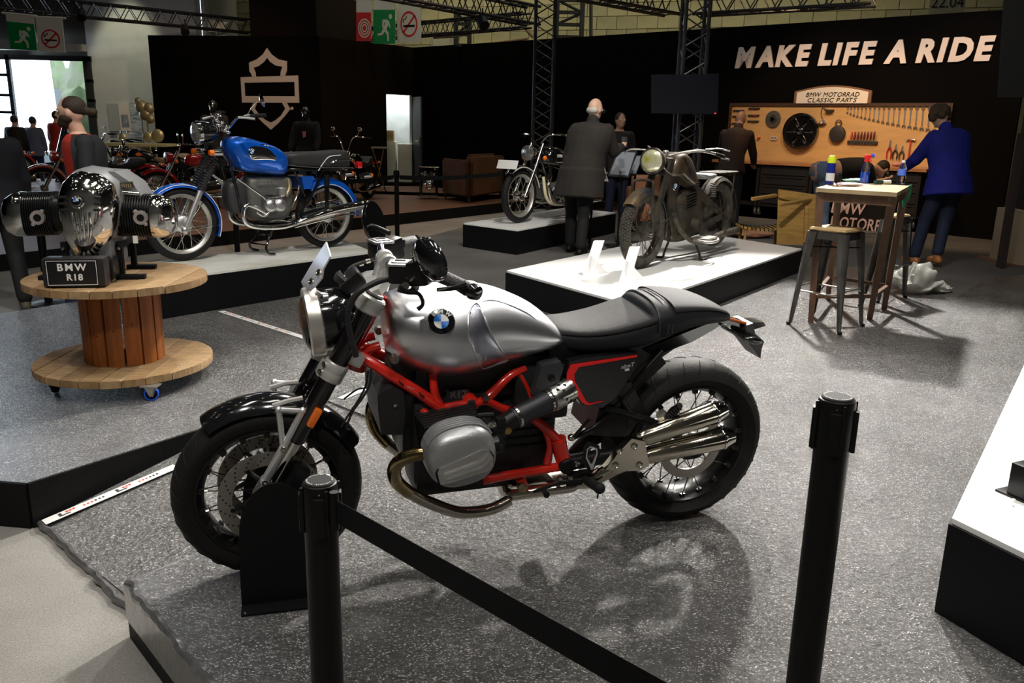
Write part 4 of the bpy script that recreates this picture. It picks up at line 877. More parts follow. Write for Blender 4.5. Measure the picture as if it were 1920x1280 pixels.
# stand that clamps the front axle
fsn = thing('wheel_stand', 'black steel upright plate with rounded top clamping the front wheel of the silver motorcycle', 'stand')
fx = F12.m; yl = .185
wl = lambda x, z, y=yl: F12.o+fx @ V(x, y, z)
c0 = F12.L(455, 1150, .2)
pts = [];
gA, gB = gp(452, 1158), gp(600, 1140); dx = (gA-gB); dx.z = 0; W2 = dx.length/2; dx.normalize(); gm_ = (gA+gB)/2; nrm = V(0, 0, 1).cross(dx); nrm = -nrm if nrm.y > 0 else nrm
fsn.location = gm_; up = V(0, 0, 1)
prof = [dx*W2+V(0, 0, .004), dx*W2*.98+up*.22]+[dx*W2*.95*math.cos(a)+up*(.24+.165*math.sin(a)) for a in [PI*j/16 for j in range(17)]]+[-dx*W2*.98+up*.22, -dx*W2+V(0, 0, .004)]
b = B(); b.prism([p-nrm*.06 for p in prof], nrm*.006); b.obj('upright_plate', M('stand_black', (.004, .004, .0045), .45, spec=.25), fsn, 0)
b = B(); b.prism([dx*W2+V(0, 0, .003)-nrm*.36, -dx*W2+V(0, 0, .003)-nrm*.36, -dx*W2+V(0, 0, .003), dx*W2+V(0, 0, .003)], (0, 0, .006)); b.obj('base_plate', MATS['stand_black'], fsn, 0)
b = B(); b.prism([p-nrm*.31 for p in prof], nrm*.006); b.obj('upright_plate', MATS['stand_black'], fsn, 0)
for e in (.9, -.75):
    b = B(); b.lathe([(.005, 0), (.004, .003)], dx*W2*e+V(0, 0, .009)-nrm*.012, (0, 0, 1), 8); b.obj('base_bolt', steel, fsn)
ap = F12.m @ V(1.511, .15, .3)+F12.o-gm_; b = B(); ax0 = -dx*0+up*.345-nrm*.05; ax0 = (F12.L(503, 955, .16)); ax0 = F12.o+F12.m @ ax0-gm_
b.lathe([(.008, -.2), (.008, .006), (.0135, .007), (.0135, .011), (.008, .012), (.008, .022), (.005, .023)], ax0, nrm, 12); b.box(ax0+up*.05, (.011, .008, .035), basis(dx, nrm), .002); b.box(ax0+up*.028, (.008, .006, .03), basis(dx, nrm), .002); b.obj('axle_bolt', M('zinc', (.6, .58, .5), .3, 1), fsn)
# ================================================================ display platforms
def platform(pts, h, label, mtop=None, inset=.012, th=.018):
    t = thing('platform', label, 'platform', (pts[0].x, pts[0].y, 0)); o = V(pts[0].x, pts[0].y, 0); P = [V(p.x, p.y, 0)-o for p in pts]
    c = sum(P, V(0, 0, 0))/len(P)
    b = B(); b.prism([p+V(0, 0, .001) for p in P], (0, 0, h-th)); b.obj('black_box', M('platform_black', (.005, .005, .006), .5, spec=.2), t, 0)
    b = B(); b.prism([p+(c-p).normalized()*inset+V(0, 0, h-th) for p in P], (0, 0, th)); b.obj('white_top', mtop or white, t, 0); return t
def quad(A_, Bp, Cp, ln=None):
    return [V(A_.x, A_.y, 0), V(Bp.x, Bp.y, 0), V(Cp.x, Cp.y, 0), V((A_+Cp-Bp).x, (A_+Cp-Bp).y, 0)]
nA, nB, nC = gp(383, 513, .3), gp(701, 471.5, .3), gp(647, 449.7, .3); nd = (nB-nA).normalized()
whd = M('dusty_white_laminate', (.82, .82, .79), .2, col2=(.6, .6, .52), vscale=2.2, var=1, spec=.6)
platform(quad(nA-nd*.62, nB, nC), .3, 'low black platform with dusty white top carrying the blue motorcycle', whd)
a, c = gp(948, 507, .25), gp(1505, 466, .25); e = V(-.07, 7.12, 0); dl = (gp(1100, 468, .25)-a); dl.z = 0; dl.normalize()
cr = gp(1205, 577, .25); dr = (cr-a); dr.z = 0; dr.normalize(); L1 = 1.42; p1_ = a+dr*1.62; dd_ = (c-p1_); 
platform([a, p1_, c, a+(c-p1_)], .25, 'white topped black platform under the rusty barn find motorcycle')
platform(quad(gp(868, 418, .29), gp(970, 431, .29), gp(1155, 398, .29)), .29, 'black platform with white top behind the man in the dark jacket')
a = gp(1780, 972, .32); cc = gp(1920, 1040, .32); d_ = gp(1920, 680, .32); d1_ = (cc-a).normalized()*1.7; d2_ = (d_-a); d2_.z = 0; d2_.normalize(); d2_ = (V(2.654, 4.204, .32)-a); d2_.z = 0; d2_ = d2_.normalized()*3.6
p3 = platform([a, a+d1_, a+d1_+d2_, a+d2_], .32, 'large white topped platform cut off by the right edge')
# black steel foot plates standing on the right platform
t = thing('foot_plate', 'black steel foot plate with bolts on the white platform at the right edge', 'plate', tuple(gp(1915, 945, .32)))
b = B(); b.box((.06, .02, .004), (.22, .1, .008), Matrix.Rotation(math.atan2(d1_.y, d1_.x), 3, 'Z'), .003); fp = b.obj('steel_plate', satin, t)
b = B(); b.box((.05, .02, .06), (.14, .07, .11), Matrix.Rotation(math.atan2(d1_.y, d1_.x), 3, 'Z'), .004); b.obj('upright', satin, t)
for (x, y) in ((1904, 925), (1901, 940), (1898, 955)):
    b = B(); p = gp(x, y, .32)-t.location; b.lathe([(.005, .006), (.005, .012), (.002, .013)], p, (0, 0, 1), 8); b.obj('plate_bolt', chrome, t)
# bike tyre leaning into view at the right edge
tt = thing('parked_tyre', 'dark tyre of a motorcycle cut off by the right edge above the platform', 'wheel', tuple(gp(2010, 640, .32)))
wheel(tt, (0.02, 0, .30), .30, .12, .08, .09, frb, .04, .1, 20, hubm=satin); tt.rotation_euler[2] = 2.0
# white Y shaped props
for i, (fx_, fy_, tx_, ty_) in enumerate(((1092, 517, 1113, 452), (1160, 529, 1180, 463))):
    f = gp(fx_, fy_, .25); tp = atY(tx_, ty_, f.y+.30); t = thing('letter_prop', ('left' if i == 0 else 'right')+' white slanted prop of the pair before the rusty front wheel', 'prop', tuple(f))
    up = tp-f; sx = V(.085, .01, 0); n = up.cross(sx).normalized(); b = B()
    b.prism([V(0, 0, .001), sx+V(0, 0, .001), sx+up, up], V(.03, .1, 0)*.55); b.obj('slab', M('white_foam_board', (.84, .84, .84), .6), t, 0)
    b = B(); b.prism([sx+V(-.03, .012, .001), sx+V(-.03, .012, .15)+V(up.x*.3, up.y*.3, 0), sx+V(.15, .16, .001)], V(-.02, .03, 0)); b.obj('wedge', MATS['white_foam_board'], t, 0)
# ================================================================ cable spool table
SPc = V(-2.212, 4.63, 0)
sp_ = thing('cable_spool_table', 'wooden cable spool table on castors carrying the chrome engine', 'table', tuple(SPc))
pd = (gp(330, 640, .12)-gp(245, 700, .12)); pd.z = 0; pd.normalize(); pn = V(-pd.y, pd.x, 0)
woods = [M('spool_wood_%s' % n, c, .6, var=.35, vscale=5, bump=.25, bscale=30, stretch=(2, 12, 2)) for n, c in (('a', (.38, .24, .11)), ('b', (.33, .2, .09)), ('c', (.43, .28, .14)))]
def disc(z0, th, r, nb, parent, seed):
    rr = random.Random(seed); w_ = 2*r/nb
    for k in range(nb):
        y0, y1 = -r+k*w_+.0022, -r+(k+1)*w_-.0022; P = []
        f = lambda y: math.sqrt(max(r*r-y*y, .0004)); n = 7
        A1 = [(f(y0+(y1-y0)*j/n), y0+(y1-y0)*j/n) for j in range(n+1)]; A2 = [(-x, y) for x, y in A1[::-1]]
        j_ = rr.uniform(-.0015, .0015); b = B(); b.prism([pd*x+pn*y+V(0, 0, z0+j_) for x, y in A1+A2], (0, 0, th)); bmesh.ops.bevel(b.bm, geom=[e for e in b.bm.edges if abs(e.verts[0].co.z-e.verts[1].co.z) < 1e-5 and e.verts[0].co.z > z0+th*.5], offset=.003, segments=1, affect='EDGES')
        b.obj('plank', woods[(k+seed) % 3], parent, 30)
disc(.56, .04, .472, 9, sp_, 1); disc(.085, .04, .472, 9, sp_, 2)
stain = M('orange_stained_stave', (.42, .13, .025), .45, var=.35, vscale=5, bump=.12, bscale=25, stretch=(8, 8, .8)); kn = M('wood_knot', (.12, .035, .01), .5)
for k in range(14):
    a0, a1 = 2*PI*(k+.5)/14+.025, 2*PI*(k+1.5)/14-.025; r0, r1 = .21, .185; b = B(); m_ = [V(math.cos(a)*rr_, math.sin(a)*rr_, .125) for a, rr_ in ((a0, r0), ((a0+a1)/2, r0*1.012), (a1, r0), (a1, r1), (a0, r1))]
    b.prism(m_, (0, 0, .435)); st = b.obj('stave', stain, sp_, 20)
    if k in (9, 10, 11):
        am = (a0+a1)/2; b = B(); d = V(math.cos(am), math.sin(am), 0); b.lathe([(.006, 0), (.005, .0015)], d*.2115+V(0, 0, .33+.03*(k-10)), d, 10); b.obj('knot', kn, st, 0)
cf = sp_.location
for (x, y, lb, c_, m_) in ((285, 750, 'front', (.02, .12, .8), 1), (105, 735, 'l', (.01, .01, .01), 0), (330, 690, 'b', (.01, .01, .01), 0), (170, 668, 'c', (.01, .01, .01), 0)):
    p = gp(x, y)-cf if m_ or lb == 'l' else None
    if p is None: ang = {'b': .6, 'c': 2.2}[lb]; p = V(math.cos(ang)*.36, math.sin(ang)*.36, 0)
    e = wheelpart(sp_, 'castor'); wm = M('blue_castor_tyre', (.01, .1, .75), .4) if m_ else black; zn = M('zinc_plate', (.55, .55, .53), .35, .9) if m_ else satin
    if m_: e['label'] = 'castor with a blue tyre and zinc fork'
    ax = V(.25, -.97, 0).normalized() if m_ else V(1, .2, 0).normalized(); q0 = p+V(0, 0, .038)
    B().lathe([(.03, -.013), (.036, -.013), (.038, -.008), (.038, .008), (.036, .013), (.03, .013)], q0, ax, 28, False).obj('castor_tyre', wm, e); B().lathe([(.031, -.009), (.031, .009)], q0, ax, 24).obj('castor_wheel', black, e)
    b = B()
    for s in (-1, 1): b.prism([q0+ax*s*.017+V(-.008, 0, -.012), q0+ax*s*.017+V(.012, 0, -.012), q0+ax*s*.017+V(.03, .01, .042), q0+ax*s*.017+V(-.03, -.01, .042)], ax*s*.003)
    b.box(q0+V(0, 0, .044), (.09, .07, .005)); b.obj('castor_fork', zn, e, 0)
# ================================================================ the exhibition engine
FE = Fr((-2.212, 4.66, .60), R(-79)); 
def EX(px, py, x):
    d = FE.m.transposed() @ ray(px, py); c = FE.m.transposed() @ (CAM-FE.o); return c + d*((x-c.x)/d.x)
en = thing('display_engine', 'big chrome and grey boxer engine displayed on the wooden cable spool', 'engine', tuple(FE.o), mat3=FE.m)
cgrey = M('engine_light_grey', (.24, .245, .25), .42, .3, bump=.06, bscale=90)
cz = EX(165, 405, 0).z
def prof_at(pl, x): return [EX(px, py, x) for px, py in pl]
# crankcase loft back from the chrome cover
OUT = [(150, 320), (185, 325), (212, 345), (222, 380), (218, 420), (205, 455), (190, 485), (165, 490), (140, 478), (125, 450), (112, 410), (108, 370), (118, 340), (135, 325)]
OUT = OUT[:6]+[(186, 482), (166, 494), (146, 482)]+OUT[9:]; o0 = prof_at(OUT, .16); cen = sum(o0, V(0, 0, 0))/len(o0)
def scl(P, k, kx, dz=0, dy=0): return [V(kx, cen.y+(p.y-cen.y)*k+dy, cen.z+(p.z-cen.z)*k+dz) for p in P]
b = B(); b.rings([scl(o0, 1.0, .13), scl(o0, 1.06, .08), scl(o0, 1.07, -.08, .0), scl(o0, .98, -.22, -.02), scl(o0, .7, -.32, -.05), scl(o0, .4, -.36, -.06)]); case = b.obj('crankcase', cgrey, en, 45)
b = B(); b.rings([scl(o0, .96, .10), scl(o0, 1.0, .13), scl(o0, .985, .17), scl(o0, .9, .215), scl(o0, .72, .25), scl(o0, .45, .27), scl(o0, .12, .278)]); cov = b.obj('chrome_cover', chrome, en, 70)
ay_ = max(abs(p.y-cen.y) for p in o0); az_ = max(abs(p.z-cen.z) for p in o0)
def covx(y, z):
    k = math.hypot((y-cen.y)/(ay_*(1 if z > cen.z-.02 else .78)), (z-cen.z)/az_); S_ = ((.12, .278), (.45, .27), (.72, .25), (.9, .215), (.985, .17), (1.1, .12)); k = max(.12, min(1.09, k))
    for (a, xa), (c, xc) in zip(S_, S_[1:]):
        if a <= k <= c: return xa+(xc-xa)*(k-a)/(c-a)
b = B()
for k in range(5): u = (k-2)*.022; b.tube([V(covx(cen.y+u*w_, cen.z+z_)+.002, cen.y+u*w_, cen.z+z_) for z_, w_ in ((.02, 1), (-.04, .95), (-.09, .8), (-.14, .5))], [.006, .008, .007, .003], 8, 4)
b.obj('cover_flute', chrome, cov)
b = B()
for s in (1, -1):
    for k in range(3): b.box((covx(cen.y+s*.08, cen.z+.095-k*.032)+.002, cen.y+s*(.08-.004*k), cen.z+.095-k*.032), (.02, .062, .012), Matrix.Rotation(-s*.75, 3, 'Z'), .004)
b.obj('cover_slot', M('slot_black', (.003, .003, .003), .6), cov)
b = B(); b.lathe([(.036, -.02), (.038, .0), (.034, .006), (.028, .006)], V(.268, cen.y-.012, cen.z+.075), V(.96, -.1, .25), 26); b.obj('badge_bezel', chrome, cov)
roundel(cov, V(.277, cen.y-.013, cen.z+.077), V(.96, -.1, .25), (0, 0, 1), .025)
b = B()
for (px, py) in ((116, 388), (198, 385), (188, 452), (165, 466)): b.lathe([(.011, -.01), (.011, .012), (.006, .014)], EX(px, py, .19), V(1, 0, .1), 12)
b.obj('cover_bolt', chrome, cov)
# intake housing on top with a dark name plate
b = B(); P0 = [EX(x, y, .05) for x, y in ((140, 330), (178, 320), (215, 322), (250, 345), (268, 372), (215, 380))]; b.prism(P0, (-.28, 0, 0)); b.obj('intake_housing', cgrey, en, 30)
c0 = EX(230, 347, .06); b = B(); b.box(c0+V(.006, 0, .0), (.008, .115, .03), Matrix.Rotation(.12, 3, 'X'), .003); npb = b.obj('name_plate', M('plate_dark_brass', (.14, .12, .08), .35, .8), en)
b = B()
for k in range(9): b.box(c0+V(.011, -.045+k*.011, -.0015*(k-4)*.4), (.002, .006, .018))
b.obj('plate_print', M('brass_print', (.5, .42, .26), .4, .8), npb, 0)
for s in (1, -1):
    # finned cylinder with exhaust port and chrome rocker cover; s=1 is the right one in the picture
    xi, xo = (222, 290) if s > 0 else (108, 52); yc = (404, 402)[0] if s > 0 else 401
    ci, co = EX(xi, yc-2, 0), EX(xo, yc, 0); ln = co.y-ci.y
    def ring_(y, k, hx=.115, hz=.118): return [V(hx*k*math.copysign(abs(math.cos(a))**.7, math.cos(a)), y, ci.z+(co.z-ci.z)*(y-ci.y)/ln+hz*k*math.copysign(abs(math.sin(a))**.75, math.sin(a))) for a in [2*PI*j/28 for j in range(28)]]
    b = B().rings([ring_(ci.y-.1*s, .84), ring_(co.y, .84)]); cyl = b.obj('cylinder', satin, en, 50)
    nf = 14
    for k in range(nf):
        y = ci.y+ln*(k+.5)/nf; B().rings([ring_(y-.0028, 1), ring_(y+.0028, 1)]).obj('fin', M('fin_black', (.012, .012, .013), .25, .3), cyl, 40)
    b = B().rings([ring_(co.y-s*.004, 1.0), ring_(co.y+s*.02, 1.02), ring_(co.y+s*.055, .97), ring_(co.y+s*.09, .8), ring_(co.y+s*.112, .5), ring_(co.y+s*.118, .2)]); rc_ = b.obj('rocker_cover', chrome, en, 75)
    pp = EX(264 if s > 0 else 71, 408 if s > 0 else 408, .118); b = B(); b.lathe([(.02, .0), (.02, .012), (.036, .014), (.038, .004), (.038, -.03)], pp, (1, 0, 0), 26, False)
    for q_ in (1, -1):
        e = pp+V(.006, q_*.024*s*-1, q_*.034); b.lathe([(.010, -.01), (.010, .008), (.004, .01)], e, (1, 0, 0), 10)
    port = b.obj('exhaust_port', M('port_aluminium', (.66, .6, .57), .35, .8), cyl); B().lathe([(.0205, .0), (.0205, .010)], pp, (1, 0, 0), 22).obj('port_opening', black, port)
    if s > 0: b = B(); b.box(ci+V(.02, .03, .13), (.08, .12, .03), Matrix.Rotation(.1, 3, 'X'), .012); b.cyl(ci+V(.05, -.02, .13), ci+V(.05, .13, .115), .014); b.obj('rocker_tube', chrome, cyl)
    # support bracket and foot
    fy = EX(245 if s > 0 else 100, 515, .15)
    b = B(); b.box((.1, fy.y-s*.055, .10), (.035, .03, .2), None, .003); b.box((.14, fy.y, .012), (.05, .15, .024), None, .003); b.box((-.2, fy.y-s*.02, .012), (.05, .16, .024), None, .003); b.box((-.2, fy.y-s*.06, .08), (.035, .03, .15), None, .003); b.box((-.05, fy.y-s*.07, .17), (.34, .02, .03)); so = b.obj('support_bracket', black, en)
    b = B(); b.lathe([(.009, 0), (.009, .01), (.005, .012)], V(.118, fy.y-s*.055, .165), (1, 0, 0), 6); b.obj('bracket_bolt', steel, so)
b = B(); b.box((0, cen.y, .14), (.34, .22, .16), None, .03); b.obj('sump', cgrey, en)
b = B()
for k in range(6): b.box((.2, cen.y-.09+k*.036+.03, .075), (.13, .02, .11), None, .006)
b.obj('sump_rib', M('sump_black', (.02, .02, .022), .35, .3), en)
t_ = B(); t_.box(EX(254, 449, .1), (.01, .024, .04)); t_.obj('paper_tag', wprint, en, 0)
# sign block in front of the engine
sb = EX(150, 522, .26); sgn = thing('sign_block', 'black block reading BMW R18 with a white outline leaning before the engine', 'sign', tuple(FE.o+FE.m @ V(.345, EX(148, 500, .3).y, .002)), mat3=FE.m)
b = B(); b.box((0, 0, .077), (.11, .30, .15), None, .014); b.obj('block', M('block_black', (.02, .018, .02), .4), sgn)
b = B(); b.box((.056, -.005, .078), (.004, .245, .135), None, .004); fpn = b.obj('face_panel', M('panel_black', (.010, .009, .010), .35), sgn)
b = B(); Lr = [V(.059, y*.119-.005, .078+z*.063) for y, z in ((-1, -1), (1, -1), (1, 1), (-1, 1), (-1, -1))]; Li = [V(.059, y*.1165-.005, .078+z*.0605) for y, z in ((-1, -1), (1, -1), (1, 1), (-1, 1), (-1, -1))]; b.strip(Lr, Li, (.001, 0, 0)); b.obj('outline', wprint, fpn, 0)
text('BMW', .052, wprint, fpn, (.0585, -.005, .105), basis((0, 1, 0), (0, 0, 1)), 'lettering', .0008, .001, space=1.3); text('R18', .046, wprint, fpn, (.0585, .005, .054), basis((0, 1, 0), (0, 0, 1)), 'lettering', .0008, .0012, space=1.12)
# ================================================================ belt posts
postm = M('post_black', (.004, .004, .004), .42, spec=.25)
def post(p, label, slots=(0, 90, 180, 270), h=.96, lean=None, group='belt barrier posts', rz=0, ringtext=True):
    t = thing('barrier_post', label, 'barrier post', tuple(p), rz, group)
    B().lathe([(.17, .001), (.172, .006), (.17, .012), (.05, .028), (.034, .03)], (0, 0, 0), (0, 0, 1), 36).obj('base', postm, t)
    B().lathe([(.034, .02), (.034, h-.1)], (0, 0, 0), (0, 0, 1), 32).obj('tube', postm, t)
    hd = B().lathe([(.034, h-.14), (.0345, h-.105), (.0355, h-.1), (.0355, h-.012), (.034, h-.006), (.030, h-.004)], (0, 0, 0), (0, 0, 1), 32).obj('head', postm, t)
    B().lathe([(.0305, h-.008), (.0305, h-.002), (.028, h)], (0, 0, 0), (0, 0, 1), 32).obj('cap', M('cap_grey', (.02, .02, .02), .7, spec=.2), hd)
    if ringtext:
        m_ = M('cap_print', (.4, .4, .38), .6); b = B()
        for k in range(44):
            if k % 11 in (9, 10): continue
            a = 2*PI*k/44; b.box((math.cos(a)*.0255, math.sin(a)*.0255, h+.0002), (.003, .0016 if k % 3 else .0024, .0006), Matrix.Rotation(a, 3, 'Z'))
        stuff(b.obj('cap_lettering', m_, hd, 0))
    for a in slots:
        a = R(a); b = B(); m3 = Matrix.Rotation(a, 3, 'Z'); b.box(m3 @ V(.038, 0, h-.068), (.010, .022, .085), m3, .003); b.box(m3 @ V(.036, .013, h-.06), (.006, .006, .1), m3, .001); b.obj('belt_slot', postm, hd)
        b = B(); b.lathe([(.002, 0), (.0015, .001)], m3 @ V(.0355, .0, h-.018), m3 @ V(1, 0, 0), 6); b.obj('head_screw', steel, hd)
    return t
def topat(px, py, zt): return gp(px, py, zt)
PL = topat(599, 899, -.2+.96); PR = topat(1571, 742, .96)
post((PL.x, PL.y, -.2), 'near black belt post in the middle foreground with a belt clipped on', (100, 190, 280, 10))
post((PR.x, PR.y, 0), 'black belt post in the right foreground without a belt', (70, 160, 250, 340))
pm_ = gp(745, 450, -.2); post((pm_.x, pm_.y, -.2), 'far black belt post before the brown stage, right of the blue motorcycle', h=1.0, ringtext=False)
p4 = gp(446, 480, -.2); post((p4.x, p4.y, -.2), 'black belt post behind the engine of the blue motorcycle', h=.96, ringtext=False)
p5 = gp(92, 570, -.2); post((p5.x, p5.y, -.2), 'black belt post standing behind the cable spool at the left', h=1.0, ringtext=False)
beltm = M('belt_black', (.005, .005, .006), .7, spec=.2, bump=.15, bscale=300)
def belt(a, c, hgt, sag, label, n=14):
    a, c = Vector(a), Vector(c); b = B(); d = c-a; s = V(-d.y, d.x, 0).normalized()*.0008
    up = [a.lerp(c, i/n)-V(0, 0, sag*4*(i/n)*(1-i/n)) for i in range(n+1)]; b.strip(up, [p-V(0, 0, hgt) for p in up], s); o = b.obj('barrier_belt', beltm, None, 60); return tag(o, label, 'belt', 'barrier belts')
nb = topat(1330, 1330, -.2+.93); dpl = (nb-PL); dpl.z = 0; dpl.normalize()
belt(V(PL.x, PL.y, .735)+dpl*.044, V(PL.x, PL.y, .735)+dpl*1.45+V(0, 0, -.0), .05, .0, 'wide black belt running from the near post to the bottom edge of the picture')
# clip where the belt leaves the near post
pe = V(PL.x, PL.y, .735)+dpl*.050; b = B(); b.cyl(pe+V(0, 0, .015), pe-V(0, 0, .065), .009, seg=12); tag(b.obj('belt_clip', postm), 'round black belt end clip on the near belt post', 'belt clip')
far1 = V(pm_.x, pm_.y, .73); lf = atY(690, 335, pm_.y-.5); rt_ = atY(940, 322, 12.3)
belt(far1+V(.045, 0, 0), rt_, .06, .03, 'black belt from the far post across the front of the sofa'); belt(atY(560, 340, 11.5), far1-V(.045, 0, 0), .06, .02, 'black belt left of the far post, behind the blue rear mudguard')
belt(V(p4.x-.045, p4.y, .7), V(p5.x+.05, p5.y, .735), .05, .04, 'black belt between the posts behind the spool and the blue motorcycle')
# ================================================================ high table and stools
gun = M('gunmetal', (.16, .15, .14), .38, .85, bump=.05, bscale=60, col2=(.09, .085, .08), var=1, vscale=6); lightw = M('pale_seat_wood', (.58, .43, .22), .5, var=.2, vscale=6, stretch=(1, 8, 1), bump=.1, bscale=30)
def stool(c, legs, label, h=.76, hw=.155):
    t = thing('bar_stool', label, 'stool', (c[0], c[1], 0), 0, 'bar stools with wooden seats')
    L = [Vector(l)-V(c[0], c[1], 0) for l in legs]; T = []
    ctr = sum(L, V(0, 0, 0))/4
    for l in L: d = (l-ctr); T.append(ctr+d.normalized()*hw*1.25+V(0, 0, h-.05))
    P = [V(p.x, p.y, h-.025) for p in T]; cc_ = sum(P, V(0, 0, 0))/4; b = B(); b.prism([cc_+(p-cc_)*1.08 for p in P], (0, 0, .025)); bmesh.ops.bevel(b.bm, geom=b.bm.edges[:], offset=.010, segments=2, affect='EDGES'); b.obj('seat', lightw, t, 40)
    b = B(); b.prism([V(p.x, p.y, h-.085) for p in T], (0, 0, .058)); b.obj('apron', gun, t, 20)
    for l, p in zip(L, T):
        d = (l-ctr); d.z = 0; d.normalize(); s = V(-d.y, d.x, 0); out = V(p.x, p.y, h-.03)
        def sec(c_, w_, dp): return [c_+s*w_-d*dp, c_+s*w_*.55, c_+s*w_*.2+d*.004, c_-s*w_*.2+d*.004, c_-s*w_*.55, c_-s*w_-d*dp, c_-s*w_*.55-d*.006, c_+s*w_*.55-d*.006]
        b = B(); b.rings([sec(out+d*.012, .05, .045), sec(out.lerp(l, .4)+d*.01, .036, .032), sec(out.lerp(l, .97), .016, .02), sec(l+V(0, 0, .012), .012, .012)]); lg = b.obj('leg', gun, t, 40)
        b = B(); b.box(l+V(0, 0, .012), (.028, .028, .024), Matrix.Rotation(math.atan2(d.y, d.x), 3, 'Z'), .004); b.obj('rubber_foot', black, lg)
    for k, z_ in ((0, .28), (1, .31), (2, .28), (3, .31)):
        a_, b_ = L[k], L[(k+1) % 4]; f = 1-z_/h; e1_ = a_.lerp(V(T[k].x, T[k].y, h-.05), z_/h*1.05); e2_ = b_.lerp(V(T[(k+1) % 4].x, T[(k+1) % 4].y, h-.05), z_/h*1.05)
        B().tube([e1_, e2_], .006, 8).obj('foot_rail', M('rail_steel', (.45, .43, .38), .3, .9), t)
    a_, b_ = L[0].lerp(T[0], .86), L[2].lerp(T[2], .86); c_, d_2 = L[1].lerp(T[1], .86), L[3].lerp(T[3], .86); b = B(); b.tube([a_, b_], .005, 6); b.tube([c_, d_2], .005, 6); b.obj('cross_brace', black, t)
    return t
stool((2.43, 6.36), [gp(1478, 608), gp(1574, 628), gp(1617, 612), gp(1522, 592)], 'nearest bar stool with gunmetal legs and pale wooden seat, beside the black platform')
stool((3.3, 7.35), [gp(1612, 575), gp(1646, 568), gp(1697, 558), gp(1660, 545)], 'second bar stool standing behind the wooden high table')
tw = M('brown_table_leg', (.15, .08, .045), .5, var=.3, vscale=5, stretch=(6, 6, 1)); tt_ = thing('high_table', 'brown wooden high table covered with cleaning supplies', 'table', (2.85, 6.95, 0)); To = V(2.85, 6.95, 0)
zt = 1.05; q1, q2, q3 = gp(1527, 350, zt), gp(1693, 358, zt), gp(1705, 345, zt); q1 = gp(1530, 352, zt); q2 = gp(1682, 361, zt); q3 = gp(1706, 348, zt); q4 = q1+q3-q2
cT = (q1+q2+q3+q4)/4; b = B(); b.prism([cT+(p-cT)*1.0-V(0, 0, .03)-To for p in (q1, q2, q3, q4)], (0, 0, .03)); b.obj('tabletop', M('table_top_oak', (.4, .3, .16), .5, var=.3, vscale=5), tt_, 0)
b = B(); b.prism([cT+(p-cT)*.93-V(0, 0, .1)-To for p in (q1, q2, q3, q4)], (0, 0, .07)); b.obj('apron', tw, tt_, 0)
lf_ = [gp(1520, 604), gp(1630, 598), gp(1657, 580), gp(1552, 560)]; tops = [cT+(p-cT)*.9 for p in (q1, q2, q3, q4)]
for l, tp in zip(lf_, tops):
    b = B(); a_ = V(tp.x, tp.y, zt-.035)-To; l_ = V(l.x, l.y, .001)-To; w_ = V(.028, -.01, 0); v_ = V(.01, .028, 0); b.rings([[a_+w_+v_, a_-w_+v_, a_-w_-v_, a_+w_-v_], [l_+w_*.7+v_*.7, l_-w_*.7+v_*.7, l_-w_*.7-v_*.7, l_+w_*.7-v_*.7]]); b.obj('leg', tw, tt_, 0)
for k in range(4):
    a_ = lf_[k].lerp(tops[k], .2)-To; c_ = lf_[(k+1) % 4].lerp(tops[(k+1) % 4], .2)-To; b = B(); b.tube([a_, c_], .02, 4); b.obj('stretcher', tw, tt_, 0)
# ---- things on the table
def TP(px, py, z=None): return gp(px, py, (z if z is not None else zt+.001))
def bottle(name, label, cat, px, py, parts, group=None):
    t = thing(name, label, cat, tuple(TP(px, py)), 0, group); first = None
    for nm, prof_, m_ in parts:
        o = B().lathe(prof_, (0, 0, 0), (0, 0, 1), 20).obj(nm, m_, t)
    return t
navy = M('navy_plastic', (.01, .02, .2), .3); yel = M('lime_cap', (.6, .75, .02), .4)
bottle('spray_can', 'tall navy spray can with a lime yellow cap on the high table', 'spray can', 1555, 346, [('can_body', [(.03, 0), (.032, .006), (.032, .16), (.028, .17)], navy), ('can_cap', [(.031, .168), (.031, .2), (.024, .222), (.01, .226)], yel), ('can_label', [(.0325, .03), (.0325, .09)], M('label_white', (.7, .72, .75), .4))])
sbt = bottle('spray_bottle', 'clear spray bottle half full of blue liquid with a red trigger head', 'spray bottle', 1620, 343, [('bottle_body', [(.034, 0), (.036, .01), (.034, .1), (.018, .16), (.016, .175)], glassm), ('blue_liquid', [(.033, .004), (.035, .012), (.0335, .09)], M('blue_liquid', (.0, .1, .8), .1, coat=1)), ('trigger_neck', [(.018, .172), (.018, .2), (.012, .205)], M('trigger_red', (.7, .02, .02), .35))])
b = B(); b.box((.008, 0, .215), (.06, .022, .026), None, .006); b.obj('trigger_head', MATS['trigger_red'], sbt); b = B(); b.lathe([(.016, -.01), (.016, .01)], (.045, 0, .222), (1, 0, 0), 14); b.obj('spray_nozzle', M('nozzle_blue', (.02, .1, .8), .3), sbt); b = B(); b.tube([(.02, 0, .2), (.035, 0, .18), (.03, 0, .165)], .005, 6, 3); b.obj('trigger_lever', MATS['trigger_red'], sbt)
bottle('water_bottle', 'clear plastic water bottle with a blue label and white cap on the high table', 'water bottle', 1689, 345, [('bottle_body', [(.028, 0), (.031, .006), (.031, .13), (.014, .165), (.013, .175)], glassm), ('paper_label', [(.0315, .07), (.0315, .12)], M('label_blue', (.1, .2, .75), .4)), ('bottle_cap', [(.0145, .173), (.0145, .19)], wprint)])
